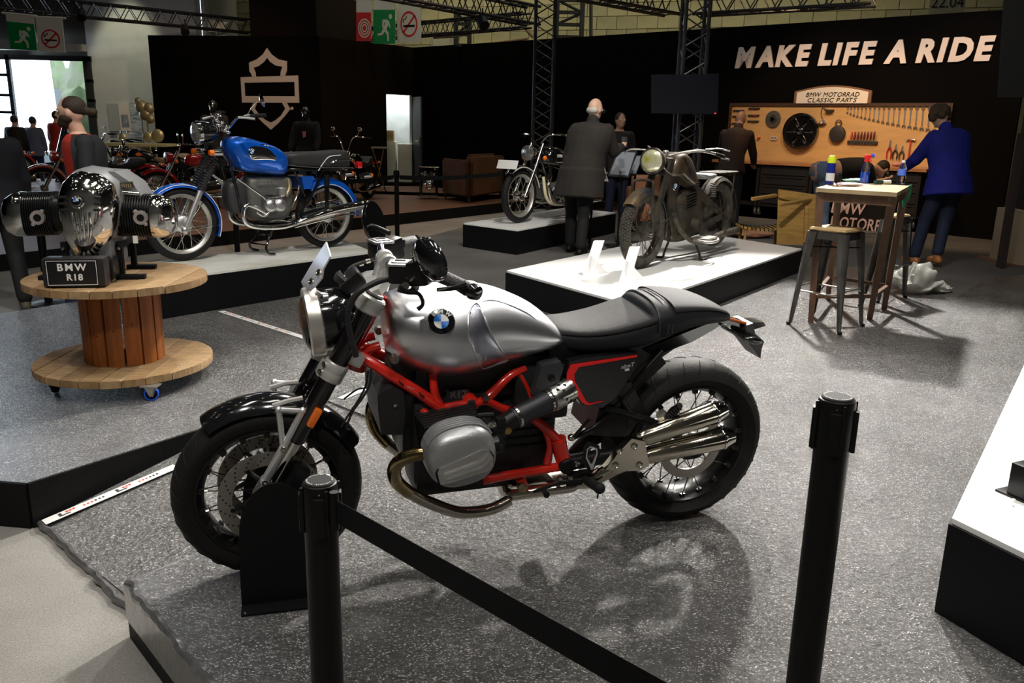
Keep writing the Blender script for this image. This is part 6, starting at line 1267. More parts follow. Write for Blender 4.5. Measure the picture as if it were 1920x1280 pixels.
# ---- generic machine for the black veteran and the neighbours' bikes
def gbike(fr, name, label, wb=1.5, r=.32, tank=None, fend=None, seatm=None, eng='v', bars='mid', pipe=True, stripe=None, windshield=False, seg=32, plate=False, lean=0, tw=.13, sh=.72, simple=False, rimm=None):
    t = thing(name, label, 'motorcycle', tuple(fr.o), mat3=fr.m); tank = tank or gloss; fend = fend or tank; seatm = seatm or sm_
    wheel(wheelpart(t, 'rear_wheel'), (0, 0, r), r, tw, .085, .08, rimm or rimA, .07, .1, 24, hubm=steel, seg=seg); wheel(wheelpart(t, 'front_wheel'), (wb, 0, r), r, tw*.85, .08, .07, rimm or rimA, .06, .1, 24, hubm=steel, seg=seg)
    f1_ = fender(V(wb, 0, r), (0, 1, 0), r+.02, tw*.6, R(-75), R(40), crown=.02, seg=20, lip=.03).obj('front_fender', fend, t, 50); f2_ = fender(V(0, 0, r), (0, 1, 0), r+.02, tw*.7, R(-80), R(60), crown=.02, seg=20, lip=.04).obj('rear_fender', fend, t, 50)
    if stripe:
        for s in (1, -1):
            b = B(); b.tube([V(wb+math.sin(R(a))*(r+.015), s*tw*.6, r+math.cos(R(a))*(r+.015)) for a in range(-75, 41, 8)], .007, 5); b.obj('fender_edge', stripe, f1_)
    hx = wb-.62*(.85-r)-.02
    for s in (1, -1): b = B(); b.tube([V(wb, s*.09, r), V(wb-.22, s*.09, r+.38)], [.03, .025], 10); b.tube([V(wb-.22, s*.09, r+.38), V(hx, s*.09, .95)], .022, 10); b.obj('fork_leg', chrome, t)
    b = B(); b.lathe([(.02, -.12), (.07, -.1), (.09, -.02), (.09, .01)], V(hx+.18, 0, .84), (1, 0, 0), 20); hl_ = b.obj('headlight', tank if plate is False else gloss, t); B().lathe([(.09, .0), (.092, .02), (.06, .035), (.003, .042)], V(hx+.18, 0, .84), (1, 0, 0), 20).obj('headlight_lens', MATS['fluted_lens'], hl_)
    hb_ = .22 if bars == 'high' else .08; b = B()
    for s in (1, -1): b.tube([V(hx-.02, s*.04, .95), V(hx-.04, s*.14, .97+hb_), V(hx-.12, s*.3, .98+hb_), V(hx-.24, s*.38, .96+hb_)], .012, 8, 4)
    b.obj('handlebar', chrome, t); 
    for s in (1, -1): b = B(); b.cyl(V(hx-.16, s*.335, .975+hb_), V(hx-.28, s*.40, .955+hb_), .018); b.obj('grip', rubber, t); b = B(); b.tube([V(hx-.06, s*.2, .98+hb_), V(hx-.06, s*.26, 1.1+hb_)], .005, 6); b.sph(V(hx-.06, s*.26, 1.12+hb_), .05, .3, 1.1, .7, 10); (b.obj('mirror', chrome, t) if stripe is None else b.bm.free())
    P = rnd_poly([V(hx-.1, 0, .74), V(hx-.12, 0, .86), V(hx-.24, 0, .91), V(hx-.42, 0, .87), V(hx-.56, 0, .78), V(hx-.54, 0, .71), V(hx-.3, 0, .69)], 4); b = B(); pillow(b, P, .14); tk_ = b.obj('fuel_tank', tank, t, 55)
    if stripe:
        for s in (1, -1): b = B(); Q = [V(hx-.16, s*.118, .80), V(hx-.3, s*.135, .82), V(hx-.48, s*.125, .78), V(hx-.45, s*.125, .73), V(hx-.28, s*.13, .72), V(hx-.17, s*.12, .745)]; b.prism(rnd_poly(Q, 3), (0, s*.012, 0)); b.obj('tank_panel', stripe, tk_, 30)
    x0 = hx-.54; P = rnd_poly([V(x0, 0, sh+.02), V(x0-.2, 0, sh-.02), V(x0-.36, 0, sh+.02), V(x0-.44, 0, sh+.10), V(x0-.66, 0, sh+.09), V(x0-.64, 0, sh-.02), V(x0-.4, 0, sh-.09), V(x0-.05, 0, sh-.07)], 3); b = B(); pillow(b, P, .13); b.obj('seat', seatm, t, 55)
    b = B()
    for s in (1, -1): b.tube([V(hx, s*.03, .85), V(wb-.55, s*.1, .35), V(wb-.75, s*.1, .2), V(.35, s*.12, .22), V(.2, s*.12, .55), V(hx-.4, s*.08, .68), V(hx, s*.03, .85)], .015, 8, 2); b.tube([V(.35, s*.12, .3), V(0, s*.12, r)], .018, 8); b.tube([V(.05, s*.12, r+.03), V(.2, s*.12, .68)], .022, 8)
    b.obj('frame', gloss, t)
    ex = wb*.5+.03; b = B(); b.box((ex, 0, .36), (.4, .2, .2), None, .04); b.box((ex-.28, 0, .38), (.2, .18, .2), None, .04); eb = b.obj('engine_block', steel if eng == 'v' else MATS['engine_grey'], t)
    if eng == 'v':
        for an in (-.38, .38):
            b = B(); m3 = Matrix.Rotation(an, 3, 'Y')
            for k in range(8): b.box(V(ex, 0, .42)+m3 @ V(0, 0, .05+k*.022), (.14, .15, .007), m3, .01)
            b.obj('cylinder_fin', MATS['fin_black'], eb); b = B(); b.box(V(ex, 0, .42)+m3 @ V(0, 0, .25), (.13, .13, .05), m3, .02); b.obj('rocker_box', chrome, eb)
    for s in (1, -1): b = B(); b.lathe([(.09, 0), (.085, .03), (.05, .045)], (ex, s*.1, .36), (0, s, 0), 20); b.lathe([(.05, 0), (.045, .04)], (ex-.24, s*.1, .4), (0, s, 0), 16); b.obj('engine_cover', chrome, eb)
    if pipe:
        for s in (1, -1): b = B(); b.tube([V(ex+.12, s*.08, .55), V(ex+.24, s*.14, .45), V(ex+.15, s*.15, .24), V(ex-.2, s*.16, .2), V(.3, s*.17, .21), V(-.2, s*.17, .23)], [.02, .02, .022, .024, .04, .042], 12, 4); b.obj('exhaust_pipe', chrome, t, 60)
    b = B(); b.box((-.33, 0, .68), (.04, .08, .05), None, .01); b.obj('tail_light', redl, t)
    for s in (1, -1): b = B(); b.sph((-.25, s*.16, .70), .03, 1, 1, 1, 10); b.sph((hx+.05, s*.16, .78), .03, 1, 1, 1, 10); b.obj('turn_signal', orange, t)
    if windshield:
        b = B(); rs = [[V(hx+.12-.16*v, u*.2*(1-.45*v*v), .9+.5*v) - V(abs(u)**2*.08, 0, 0) for u in [-1+2*i/10 for i in range(11)]] for v in [j/7 for j in range(8)]]
        vs = [[b.bm.verts.new(p) for p in r_] for r_ in rs]
        for i in range(7):
            for j in range(10): b.bm.faces.new((vs[i][j], vs[i][j+1], vs[i+1][j+1], vs[i+1][j]))
        bmesh.ops.solidify(b.bm, geom=b.bm.faces[:], thickness=.004); b.obj('windshield', glassm, t, 60)
    # front stand prop keeps it upright
    b = B(); b.tube([V(wb*.42, .08, .25), V(wb*.40, .2, .02)], .012, 8); b.obj('side_stand', gloss, t)
    return t
vt = gbike(Fr((.897, 11.502, .29), -2.231), 'motorcycle', 'black veteran motorcycle with white pinstripes and number plate behind the man in the coat', 1.38, .33, gloss, gloss, sm_, 'b', stripe=M('ivory_stripe', (.75, .72, .62), .4), tw=.095)
b = B(); b.prism([V(1.64, .15, .66), V(1.64, -.15, .66), V(1.60, -.15, .76), V(1.60, .15, .76)], (.006, 0, 0)); b.obj('number_plate', M('plate_white', (.8, .8, .78), .4), vt, 0)
b = B(); b.tube([V(1.0, .08, .55), V(.98, .12, .3), V(.8, .13, .2), V(.3, .14, .2)], .02, 10, 4); b.obj('cream_pipe', M('cream_enamel', (.7, .62, .4), .3), vt)
# neighbours' stage
redp = M('deep_red_paint', (.4, .012, .006), .15, .2, coat=1); crm = M('cream_paint', (.72, .64, .48), .2, coat=1); tan = M('tan_leather', (.26, .2, .13), .5)
def onst(px, py, z=-.02): return gp(px, py, z)
def hd(px, py, hd_, lb, **k): return gbike(Fr(tuple(onst(px, py)), hd_), 'motorcycle', lb, **k)
def fr_hd(px, py, a, wb): g = onst(px, py); return gp(px, py, -.02)-V(math.cos(a), math.sin(a), 0)*wb
rb_ = gbike(Fr(tuple(fr_hd(88, 392, R(-150), 1.55)), R(-150)), 'motorcycle', 'red and cream cruiser with a tall windshield at the far left', tank=redp, fend=redp, stripe=crm, windshield=True, bars='high', r=.34, wb=1.55)
kb = gbike(Fr(tuple(fr_hd(205, 368, R(-172), 1.6)), R(-168)), 'motorcycle', 'black cruiser with a tan scooped seat behind the chrome engine', seatm=tan, wb=1.6, tw=.16, bars='mid', r=.33)
p_ = V(1.6-.62*.53-.02-.3, .151, .80); b = B(); b.prism(rnd_poly([V(p_.x-.06, .146, .8), V(p_.x, .146, .835), V(p_.x+.06, .146, .8), V(p_.x, .146, .765)], 2), (0, .006, 0)); b.obj('tank_badge', orange, kb, 20)
text('HARLEY-', .06, M('letter_cream', (.75, .6, .45), .5), kb, (p_.x+.0, .16, .60), basis((-1, 0, 0), (0, 0, 1)), 'side_lettering', .002, .001); text('DAVIDSON', .06, MATS['letter_cream'], kb, (p_.x+.0, .16, .54), basis((-1, 0, 0), (0, 0, 1)), 'side_lettering', .002, .001)
hd(478, 388, R(-150), 'second black cruiser hidden behind the blue motorcycle', wb=1.55, bars='mid', tank=redp)
hd(690, 372, R(-100), 'black cruiser facing the camera behind the blue rear mudguard', wb=1.5, bars='high', tw=.17)
def copybike(src, px, py, rz, lb):
    c = dup(src, None, tuple(onst(px, py)), None, lb); c.rotation_euler[2] = rz; return c
copybike(rb_, 40, 350, R(-120), 'red cruiser further back at the left edge, right of the hooded visitor')
copybike(kb, 300, 330, R(-160), 'dark cruiser behind the man in the red shirt')
# ================================================================ trusses, signs, glazed doors
trm = M('truss_black', (.03, .03, .032), .4, .5)
def truss(p, q_, label, w_=.29, n=None, m=None):
    p, q_ = Vector(p), Vector(q_); d = (q_-p); L = d.length; d.normalize(); u = d.cross(V(0, 0, 1)) if abs(d.z) < .9 else V(1, 0, 0); u.normalize(); v = d.cross(u)
    t = thing('lighting_truss', label, 'truss', tuple(p)); h = w_/2; n = n or max(2, int(L/.34)); C_ = [(u*a+v*c)*h for a, c in ((-1, -1), (1, -1), (1, 1), (-1, 1))]
    for c in C_: B().cyl(c, c+d*L, .024, seg=8).obj('chord', m or trm, t)
    b = B()
    for f in range(4):
        a, c = C_[f], C_[(f+1) % 4]
        for k in range(n): x0, x1 = L*k/n, L*(k+1)/n; xm = (x0+x1)/2; b.cyl(a+d*x0, c+d*xm, .010, seg=5, cap=False); b.cyl(c+d*xm, a+d*x1, .010, seg=5, cap=False)
    stuff(b.obj('bracing', m or trm, t)); return t
T1, T2 = atY(1015, 300, 13.5), atY(1285, 300, 11.3)
truss((T1.x, T1.y, -.18), (T1.x, T1.y, 3.6), 'black truss tower behind the man in the dark jacket'); truss((T2.x, T2.y, .001), (T2.x, T2.y, 3.5), 'black truss tower behind the wall screen')
truss(gp(1010, 38, 3.6)-V(.25, 0, 0), gp(675, 66, 3.6), 'horizontal truss under the hanging signs'); truss(gp(1000, 30, 3.3), gp(700, -30, 3.3), 'truss slanting to the top edge left of the middle tower'); truss(gp(470, 50, 3.6), gp(-60, -4, 3.6), 'long truss across the top left corner')
truss(gp(1262, 8, 3.2), gp(1100, -25, 3.2), 'short truss piece leaving the top edge left of the screen tower'); truss(gp(1308, 8, 3.2), gp(1640, -14, 3.2), 'truss running right from the screen tower along the top edge')
# truss lamp heads
for (x, y, z, lb) in ((150, 8, 3.45, 'black spotlight clamped on the top left truss'), (345, 38, 3.4, 'black spotlight hanging on the right end of the top left truss'), (905, 18, 3.2, 'black spotlight on the slanting truss')):
    p = gp(x, y, z); t = thing('truss_spotlight', lb, 'spotlight', tuple(p-V(0, 0, .18))); B().lathe([(.05, -.12), (.08, -.06), (.085, .1)], (0, 0, 0), V(.3, -.6, -.6), 18).obj('lamp_body', black, t); B().tube([(0, 0, .0), (0, .1, .08), (0, .0, .2)], .012, 6).obj('yoke', black, t)
# wall screen
t = thing('wall_screen', 'switched off black flat screen with a tiny red lamp on the truss tower', 'screen', tuple(atY(1285, 175, 11.05)))
S_ = [atY(x, y, 11.0)-t.location for x, y in ((1222, 140), (1348, 138), (1345, 214), (1222, 212))]; b = B(); b.prism(S_, (0, .06, 0)); b.obj('casing', black, t, 0); c = sum(S_, V(0, 0, 0))/4; b = B(); b.prism([c+(p-c)*.97-V(0, .002, 0) for p in S_], (0, .002, 0)); b.obj('screen_glass', M('screen_glass', (.008, .009, .014), .25), t, 0)
b = B(); b.sph(atY(1341, 212.5, 10.99)-t.location, .007, seg=8); b.obj('standby_lamp', M('led_red', (1, .02, .01), .5, emis=6), t)
# hanging sign boards
gsn = M('sign_green', (.0, .27, .06), .45); wsn = M('sign_cream', (.72, .7, .6), .5); rsn = M('sign_red', (.62, .02, .02), .45)
def board(Y, P, label, kind, hdr):
    t = thing('hanging_sign', label, 'sign', tuple(atY(*P[0], Y))); o = t.location; Q = [atY(x, y, Y)-o for x, y in P]
    L = lambda u, v, e=0: Q[0].lerp(Q[1], u).lerp(Q[3].lerp(Q[2], u), v)-V(0, e, 0)
    b = B(); b.prism(Q, (0, .02, 0)); b.obj('board', wsn, t, 0)
    if kind in ('green', 'red'): b = B(); b.prism([L(0, hdr, .002), L(1, hdr, .002), L(1, 1, .002), L(0, 1, .002)], (0, .002, 0)); b.obj('colour_field', gsn if kind == 'green' else rsn, t, 0)
    m = lambda u, v: L(u, hdr+(1-hdr)*v, .005)
    if kind == 'green':
        b = B(); b.prism([m(.78+.075*math.cos(a), .2+.075*math.sin(a)) for a in [j*PI/6 for j in range(12)]], (0, .002, 0)); bo = [(.62, .28), (.42, .29), (.40, .52), (.47, .52), (.49, .38), (.55, .38), (.42, .58), (.36, .68), (.2, .70), (.2, .76), (.42, .74), (.52, .64), (.62, .72), (.64, .92), (.71, .92), (.70, .68), (.60, .58), (.68, .44), (.76, .54), (.78, .50), (.72, .34)]
        b.prism([m(*p) for p in bo], (0, .002, 0)); b.obj('running_figure', wsn, t, 0)
    if kind == 'smoke':
        b = B(); n = 28; O = [m(.5+.36*math.cos(2*PI*j/n), .5+.36*math.sin(2*PI*j/n)) for j in range(n+1)]; I_ = [m(.5+.30*math.cos(2*PI*j/n), .5+.30*math.sin(2*PI*j/n)) for j in range(n+1)]; b.strip(O, I_, (0, .002, 0)); b.prism([m(.72, .25), (m(.77, .29)), m(.28, .75), m(.23, .71)], (0, .002, 0)); b.obj('prohibition_ring', rsn, t, 0)
        b = B(); b.prism([m(.26, .52), m(.74, .52), m(.74, .58), m(.26, .58)], (0, .001, 0)); b.tube([m(.3, .46), m(.26, .38), m(.36, .36), m(.4, .28)], .008, 5, 3); b.obj('cigarette', black, t, 0)
    if kind == 'red':
        b = B()
        for r_ in (.42, .3, .18): n = 24; b.strip([m(.55+r_*math.cos(2*PI*j/n), .55+r_*.8*math.sin(2*PI*j/n)) for j in range(n+1)], [m(.55+(r_-.06)*math.cos(2*PI*j/n), .55+(r_-.06)*.8*math.sin(2*PI*j/n)) for j in range(n+1)], (0, .002, 0))
        b.obj('hose_reel_symbol', wsn, t, 0)
    b = B(); b.cyl(Q[0]+V(-.06, .01, .01), Q[1]+V(.06, .01, .01), .018, seg=8); b.obj('hanging_bar', wsn, t); b = B(); b.cyl(Q[0].lerp(Q[1], .5)+V(0, .01, 0), Q[0].lerp(Q[1], .5)+V(0, .01, 1.6), .004, seg=5); b.obj('hanging_wire', black, t)
board(15, [(10, 25), (62, 31), (70, 95), (20, 92)], 'green sign with a white running figure hanging top left', 'green', .22); board(15, [(66, 33), (116, 35), (122, 99), (73, 96)], 'cream no smoking sign with a red ring hanging top left', 'smoke', .22)
board(20.0, [(668, 0), (696, 0), (696, 77), (668, 77)], 'red sign with a white hose reel symbol beside the pillar', 'red', .3); board(20.3, [(700, 0), (741, 0), (741, 82), (700, 82)], 'green sign with a white running figure right of the pillar', 'green', .22); board(20.6, [(744, 0), (788, 0), (790, 78), (745, 80)], 'cream no smoking sign, rightmost of the three beside the pillar', 'smoke', .14)
board(23, [(388, 38), (402, 40), (406, 60), (391, 60)], 'small cream board half hidden by the top left truss', '', .2); board(21, [(403, 42), (422, 44), (424, 75), (406, 73)], 'larger cream board hanging below the top left truss', '', .2)
# hall shell so that daylight comes only through the doors
shell = M('hall_dark_wall', (.09, .09, .085), .9)
wall('wall_hall_left', (-22, -3), (-22, 22.6), -.3, 8.8, shell); wall('wall_hall_front', (-22, -3.2), (14, -3.2), -.3, 8.8, shell)
b = B(); b.box((-22.1, 9.7, 4.2), (.2, 26, 9)); struct(b.obj('wall_hall_west', shell, None, 0))
b = B(); b.box((14, 15, 4.2), (.2, 38, 9)); struct(b.obj('wall_hall_side', shell, None, 0))
YW = 22.4; wc = atY(181, 200, YW); wd = atY(283, 200, YW)
b = B(); b.box(((wc.x+wd.x)/2+.6, YW+.2, 3.5), (wd.x-wc.x+1.4, .4, 7.4)); struct(b.obj('wall_column', M('grey_white_plaster', (.5, .53, .57), .8, var=.12, vscale=1.5), None, 0))
dz = atY(90, 104, YW).z
b = B(); b.box((wc.x-6, YW+.2, dz+3), (16, .3, 6)); struct(b.obj('wall_lintel', darkm, None, 0)); b = B(); a_ = atY(0, 80, YW-.4); b.box((wc.x-5.8, YW-.3, atY(90, 90, YW).z), (11.6, .3, .16)); struct(b.obj('trim_7', M('duct_grey', (.35, .34, .32), .5), None, 0))
frm = M('door_frame_black', (.02, .022, .024), .5)
win = thing('window_1', 'tall glazed doors with black frames opening onto the bright yard', 'window', (wc.x, YW, 0)); win['kind'] = 'structure'; del win['category']
def wbar(x0, x1, z0, z1): b = B(); b.box(((x0+x1)/2-wc.x, 0, (z0+z1)/2), (abs(x1-x0), .1, abs(z1-z0))); b.obj('window_frame', frm, win, 0)
wbar(wc.x-.02, wc.x-.14, -.2, dz); wbar(wc.x-12, wc.x, dz-.12, dz); mx = atY(23, 180, YW).x; wbar(mx-.05, mx+.05, -.2, dz); ix = atY(166, 180, YW).x; wbar(ix-.04, ix+.04, -.2, dz)
for (x0, x1, ys) in ((wc.x-12, mx, (142, 180, 212)), (ix, wc.x, (150, 187, 215))):
    for y in ys: zz = atY(90, y, YW).z; wbar(x0, x1, zz-.035, zz+.035)
for k in range(1, 3): xx = mx-1.6*k; wbar(xx-.05, xx+.05, -.2, dz)
b = B(); b.box((-6, .02, dz/2), (12, .012, dz)); b.obj('window_glass', glassm, win, 0)
struct(slab('ground_yard', [(-60, YW+.5), (10, YW+.5), (10, 80), (-60, 80)], -.3, -.2, M('pale_yard', (.62, .62, .6), .8)))
wall('wall_yard', (wd.x+1.4, YW+.4), (wd.x+1.4, YW+10), -.2, 6, M('yard_wall', (.5, .5, .5), .8))
hedge = M('hedge_green', (.42, .58, .25), .8, col2=(.6, .62, .45), vscale=1.2, var=1, bump=1, bscale=5)
for i, (x, y, sx, sz, lb) in enumerate(((-20.6, 37, 1.7, 2.3, 'pale green bushes outside the glazed doors, right of the white container'), (-25.5, 43, 2.6, 3.2, 'bushy olive tree outside behind the white container'), (-16.6, 35, 1.3, 2.2, 'tall bush outside at the right end of the glazed doors'))):
    b = B(); b.sph((0, 0, sz*.9), 1, sx, 2, sz, 40)
    for v in b.bm.verts: v.co += v.co.normalized()*noise.fractal(v.co*.9+V(i*9, 0, 0), 1, 2, 5)*.9; v.co.z = max(v.co.z, 0)
    tr_ = thing('bush', lb, 'bush', (x, y, -.2)); b.obj('foliage', hedge, tr_, 60); bb = B(); bb.cyl((0, 0, 0), (0, 0, 1.2), .16, .1, 8); bb.obj('trunk', M('bark', (.12, .09, .06), .9), tr_)
b = B(); b.box((0, 0, 1.3), (3.4, 2.4, 2.6)); cz_ = tag(b.obj('container', M('container_white', (.75, .76, .78), .5), None, 0), 'white container cabin outside the glazed doors', 'container'); cz_.location = (-18.6, 31.2, -.2)
for k in range(8): b = B(); b.box((0, -1.22, .5+k*.25), (2.2, .03, .1)); b.obj('cladding_board', M('cladding_grey', (.5, .52, .56), .6), cz_, 0)
# wall pieces: electric cabinet, posters, balloons
def flat(name, px, Y, th, m, label, cat, parent=None):
    P = [atY(x, y, Y) for x, y in px]; b = B(); o = P[0].copy(); b.prism([p-o for p in P], (0, th, 0)); ob = b.obj(name, m, parent, 0); ob.location = o; return tag(ob, label, cat)
flat('electric_box', [(200, 194), (220, 194), (226, 246), (206, 246)], YW-.06, .1, M('box_grey', (.35, .38, .4), .5), 'grey electric box on the white wall left of the posters', 'electric box')
f_ = flat('poster', [(221, 193), (241, 193), (247, 246), (227, 246)], YW-.03, .02, M('poster_pale', (.65, .6, .6), .5), 'pale poster with faint print on the white wall', 'poster'); b = B(); P = [atY(x, y, YW-.035)-f_.location for x, y in ((226, 215), (240, 215), (243, 238), (229, 238))]; b.prism(P, (0, .002, 0)); b.obj('poster_picture', M('poster_print', (.35, .4, .5), .5, var=.5, vscale=6), f_, 0)
f_ = flat('photo_banner', [(243, 192), (262, 193), (269, 266), (228, 266), (226, 247), (247, 247)], YW-.07, .02, M('banner_blue_grey', (.18, .22, .3), .5, col2=(.6, .66, .75), vscale=3.5, var=1, stretch=(1, 1, 5)), 'blue and white photo banner beside the posters', 'banner')
gold_ = M('gold_foil', (.4, .36, .2), .4, .6, bump=.6, bscale=10); t = thing('foil_balloon', 'gold foil balloons clustered by the edge of the black wall', 'balloon', tuple(atY(270, 205, 19.0)))
for (x, y, r_) in ((-.06, .06, .14), (.1, .02, .13), (.02, -.1, .14), (.12, -.2, .1), (-.12, .16, .09)): b = B(); b.sph((x, 0, y), r_, 1, .6, 1, 12); b.obj('balloon', gold_, t)
b = B(); b.tube([(.05, 0, -.2), (.08, 0, -1.6)], .02, 6); b.obj('balloon_stem', gold_, t)
t = thing('display_table', 'pale green table with small objects behind the black cruiser', 'table', tuple(atY(252, 300, 17))); t.location.z = -.02; b = B(); b.box((0, 0, .95), (1.5, .6, .05)); b.obj('tabletop', M('olive_cloth', (.4, .38, .2), .7), t); 
for x in (-.68, .68): b = B(); b.box((x, 0, .47), (.05, .5, .94)); b.obj('leg', black, t)
for i, (x, r_) in enumerate(((.3, .1), (.5, .13), (-.2, .08))): b = B(); b.sph((x, 0, 1.0+r_), r_, 1, .4, 1, 12); ob = b.obj('gold_ornament', gold_, None); ob.location = t.location; tag(ob, ('small round', 'large round', 'low')[i]+' gold ornament on the olive table', 'ornament')
# ================================================================ black wall emblem, mannequins, sofa
cream_e = M('emblem_cream', (.62, .53, .45), .6)
EM = lambda x, y: atY(x, y, 0)
t = thing('wall_emblem', 'large cream shield and bar emblem outlined on the black wall', 'emblem', tuple(onplane(505, 170, A, dAB, .02))); o = t.location
def Z4(pts): return [onplane(400+x/4.266, y/4.266, A, dAB, .03)-o for x, y in pts]
nb_ = V(-dAB.y, dAB.x, 0); nb_ = nb_ if nb_.y > 0 else -nb_
def ep(name, pts, inner=None):
    b = B()
    if inner: b.strip(Z4(pts), Z4(inner), nb_*.02)
    else: b.prism(Z4(pts), nb_*.02)
    b.obj(name, cream_e, t, 0)
ep('upper_shield', [(310, 612), (300, 585), (287, 570), (285, 500), (345, 475), (395, 435), (428, 383), (465, 435), (520, 475), (588, 488), (588, 562), (572, 610)], [(340, 612), (335, 575), (320, 542), (320, 542), (362, 528), (405, 495), (430, 462), (455, 495), (500, 525), (552, 532), (538, 575), (536, 610)])
ep('bar_frame', [(217, 617), (677, 603), (686, 822), (229, 820), (217, 617)], [(247, 662), (648, 655), (652, 770), (253, 768), (247, 662)])
ep('lower_shield', [(320, 820), (297, 868), (345, 930), (400, 985), (460, 1037), (520, 985), (575, 925), (615, 872), (585, 820)], [(350, 820), (330, 870), (375, 930), (420, 962), (458, 980), (495, 962), (540, 925), (575, 868), (548, 820)])
b = B(); c = Z4([(630, 866)])[0]; b.lathe([(.035, 0), (.035, .01)], c, -nb_, 16); b.obj('registered_dot', cream_e, t)
# sofa
sofa = M('brown_velvet', (.16, .06, .02), .8, var=.3, vscale=3); so_ = thing('sofa', 'low brown velvet sofa seen from behind on the brown stage', 'sofa', tuple(gp(905, 380, -.02))); o = so_.location
sa, sb_, scc = gp(822, 372, -.02)-o, gp(880, 382, -.02)-o, gp(940, 372, -.02)-o
def rbx(name, P, z0, z1): b = B(); b.prism([V(p.x, p.y, z0) for p in P], (0, 0, z1-z0)); bmesh.ops.bevel(b.bm, geom=b.bm.edges[:], offset=.03, segments=2, affect='EDGES'); b.obj(name, sofa, so_, 60)
f1 = (scc-sb_).normalized(); g1_ = (sa-sb_).normalized(); 
rbx('backrest', [sb_, sb_+f1*1.6, sb_+f1*1.6+g1_*.18, sb_+g1_*.18], .12, .86); rbx('armrest', [sb_, sb_+f1*.18, sb_+f1*.18+g1_*1.1, sb_+g1_*1.1], .12, .80); rbx('armrest', [sb_+f1*1.45, sb_+f1*1.6, sb_+f1*1.6+g1_*1.1, sb_+f1*1.45+g1_*1.1], .12, .80); rbx('seat', [sb_+f1*.19+g1_*.19, sb_+f1*1.44+g1_*.19, sb_+f1*1.44+g1_*1.1, sb_+f1*.19+g1_*1.1], .12, .45)
rbx('back_cushion', [sb_+f1*.25+g1_*.2, sb_+f1*1.4+g1_*.2, sb_+f1*1.4+g1_*.36, sb_+f1*.25+g1_*.36], .45, .9)
for p in (sb_+f1*.06+g1_*.06, sb_+f1*1.5+g1_*.06, sb_+f1*.06+g1_*1.0, sb_+f1*1.5+g1_*1.0): b = B(); b.cyl(V(p.x, p.y, 0), V(p.x, p.y, .13), .02, .03, 10); b.obj('leg', M('dark_wood_leg', (.05, .025, .015), .5), so_)
# chrome engine on a little wheeled stand beside the sofa
t = thing('engine_on_stand', 'chrome V engine on a small wheeled frame left of the sofa', 'engine', tuple(gp(804, 372, -.02))); b = B()
for x in (-.16, .16):
    for y in (-.14, .14): b.cyl((x, y, .04), (x, y, .62), .014, seg=8)
b.obj('stand_frame', black, t); b = B(); b.box((0, 0, .06), (.36, .32, .03)); b.tube([(-.2, -.16, .06), (.2, -.16, .06)], .02, 8); b.obj('stand_base', chrome, t); b = B(); b.box((0, 0, .3), (.22, .2, .18), None, .04); b.sph((.02, -.1, .28), .09, 1, .6, 1); b.obj('engine_case', chrome, t)
for a in (-.5, .5):
    m3 = Matrix.Rotation(a, 3, 'Y'); b = B()
    for k in range(6): b.box(V(0, 0, .34)+m3 @ V(0, 0, .05+k*.03), (.12, .14, .012), m3, .01)
    b.obj('cylinder', chrome, t)
b = B(); b.tube([(-.2, 0, .62), (.22, 0, .62)], .014, 8); b.sph((.15, 0, .6), .04); b.obj('handle_rail', steel, t)
# bar stool silhouette between the bikes and the doorway
t = thing('folding_stool', 'thin dark folding stool left of the doorway', 'stool', tuple(gp(712, 362, -.02))); b = B(); b.box((0, 0, .95), (.3, .3, .03)); b.obj('seat', M('tan_stool_seat', (.3, .22, .15), .6), t)
for s in (-1, 1): b = B(); b.cyl((s*.12, -.12, .94), (-s*.12, .12, 0), .012, seg=8); b.obj('leg', steel, t)
# ================================================================ workshop wall, bench and tools
dW = dirCD; nW = V(-dW.y, dW.x, 0); nW = nW if nW.y < 0 else -nW
def PW(px, py, off=.04): return onplane(px, py, Cc, dW, off)
# the wall letters
def fit_text(s, name, label, pl, pr_, hgt, m, off=.02, shear=.12, bold=.03, depth=.02, cat='lettering', par=None):
    """letters of one line, each letter its own part, fitted between two points"""
    cu = bpy.data.curves.new('x', 'FONT'); cu.body = s; cu.size = 1; w_ = 0
    t = thing(name, label, cat, tuple(pl)) if par is None else par; o = t.location if par is None else V(0, 0, 0); d = (pr_-pl); W_ = d.length; d.normalize(); up = V(0, 0, 1); items = []
    def glyph(ch):
        cu.body = ch; cu.offset = bold; cu.shear = shear; cu.extrude = .01; cu.resolution_u = 3; ob = bpy.data.objects.new('g', cu); COL.objects.link(ob); dg = bpy.context.evaluated_depsgraph_get(); dg.update(); me = bpy.data.meshes.new_from_object(ob.evaluated_get(dg)); bpy.data.objects.remove(ob); return me
    x = 0; gs = []
    for ch in s:
        if ch == ' ': x += .26; continue
        me = glyph(ch); xs = [v.co.x for v in me.vertices]; ys = [v.co.y for v in me.vertices]; mn, mx_ = min(xs), max(xs); gs.append((me, x-mn, max(ys))); x += mx_-mn+.055
    tot = x-.055; capH = .73; k = W_/tot; kz = hgt/capH
    for me, dx_, _ in gs:
        for v in me.vertices: p = d*((v.co.x+dx_)*k)+up*(v.co.y*kz)-nW*(-depth if v.co.z > 0 else 0)*-1*0+nW*(depth if v.co.z > 0 else 0); v.co = p+(V(0, 0, 0) if par is None else pl)
        me.update(); mk('letter', me, m, t, 0)
    bpy.data.curves.remove(cu); return t
lm = M('letter_face_white', (.8, .72, .66), .5)
pl, pr_ = PW(1379, 125, .02), PW(1862, 112, .02); pr_.z = pl.z = (pl.z+pr_.z)/2
fit_text('MAKE LIFE A RIDE', 'wall_lettering', 'big white bold letters MAKE LIFE A RIDE on the black wall', pl, pr_, .34, lm, shear=.15, bold=.05, depth=.03)
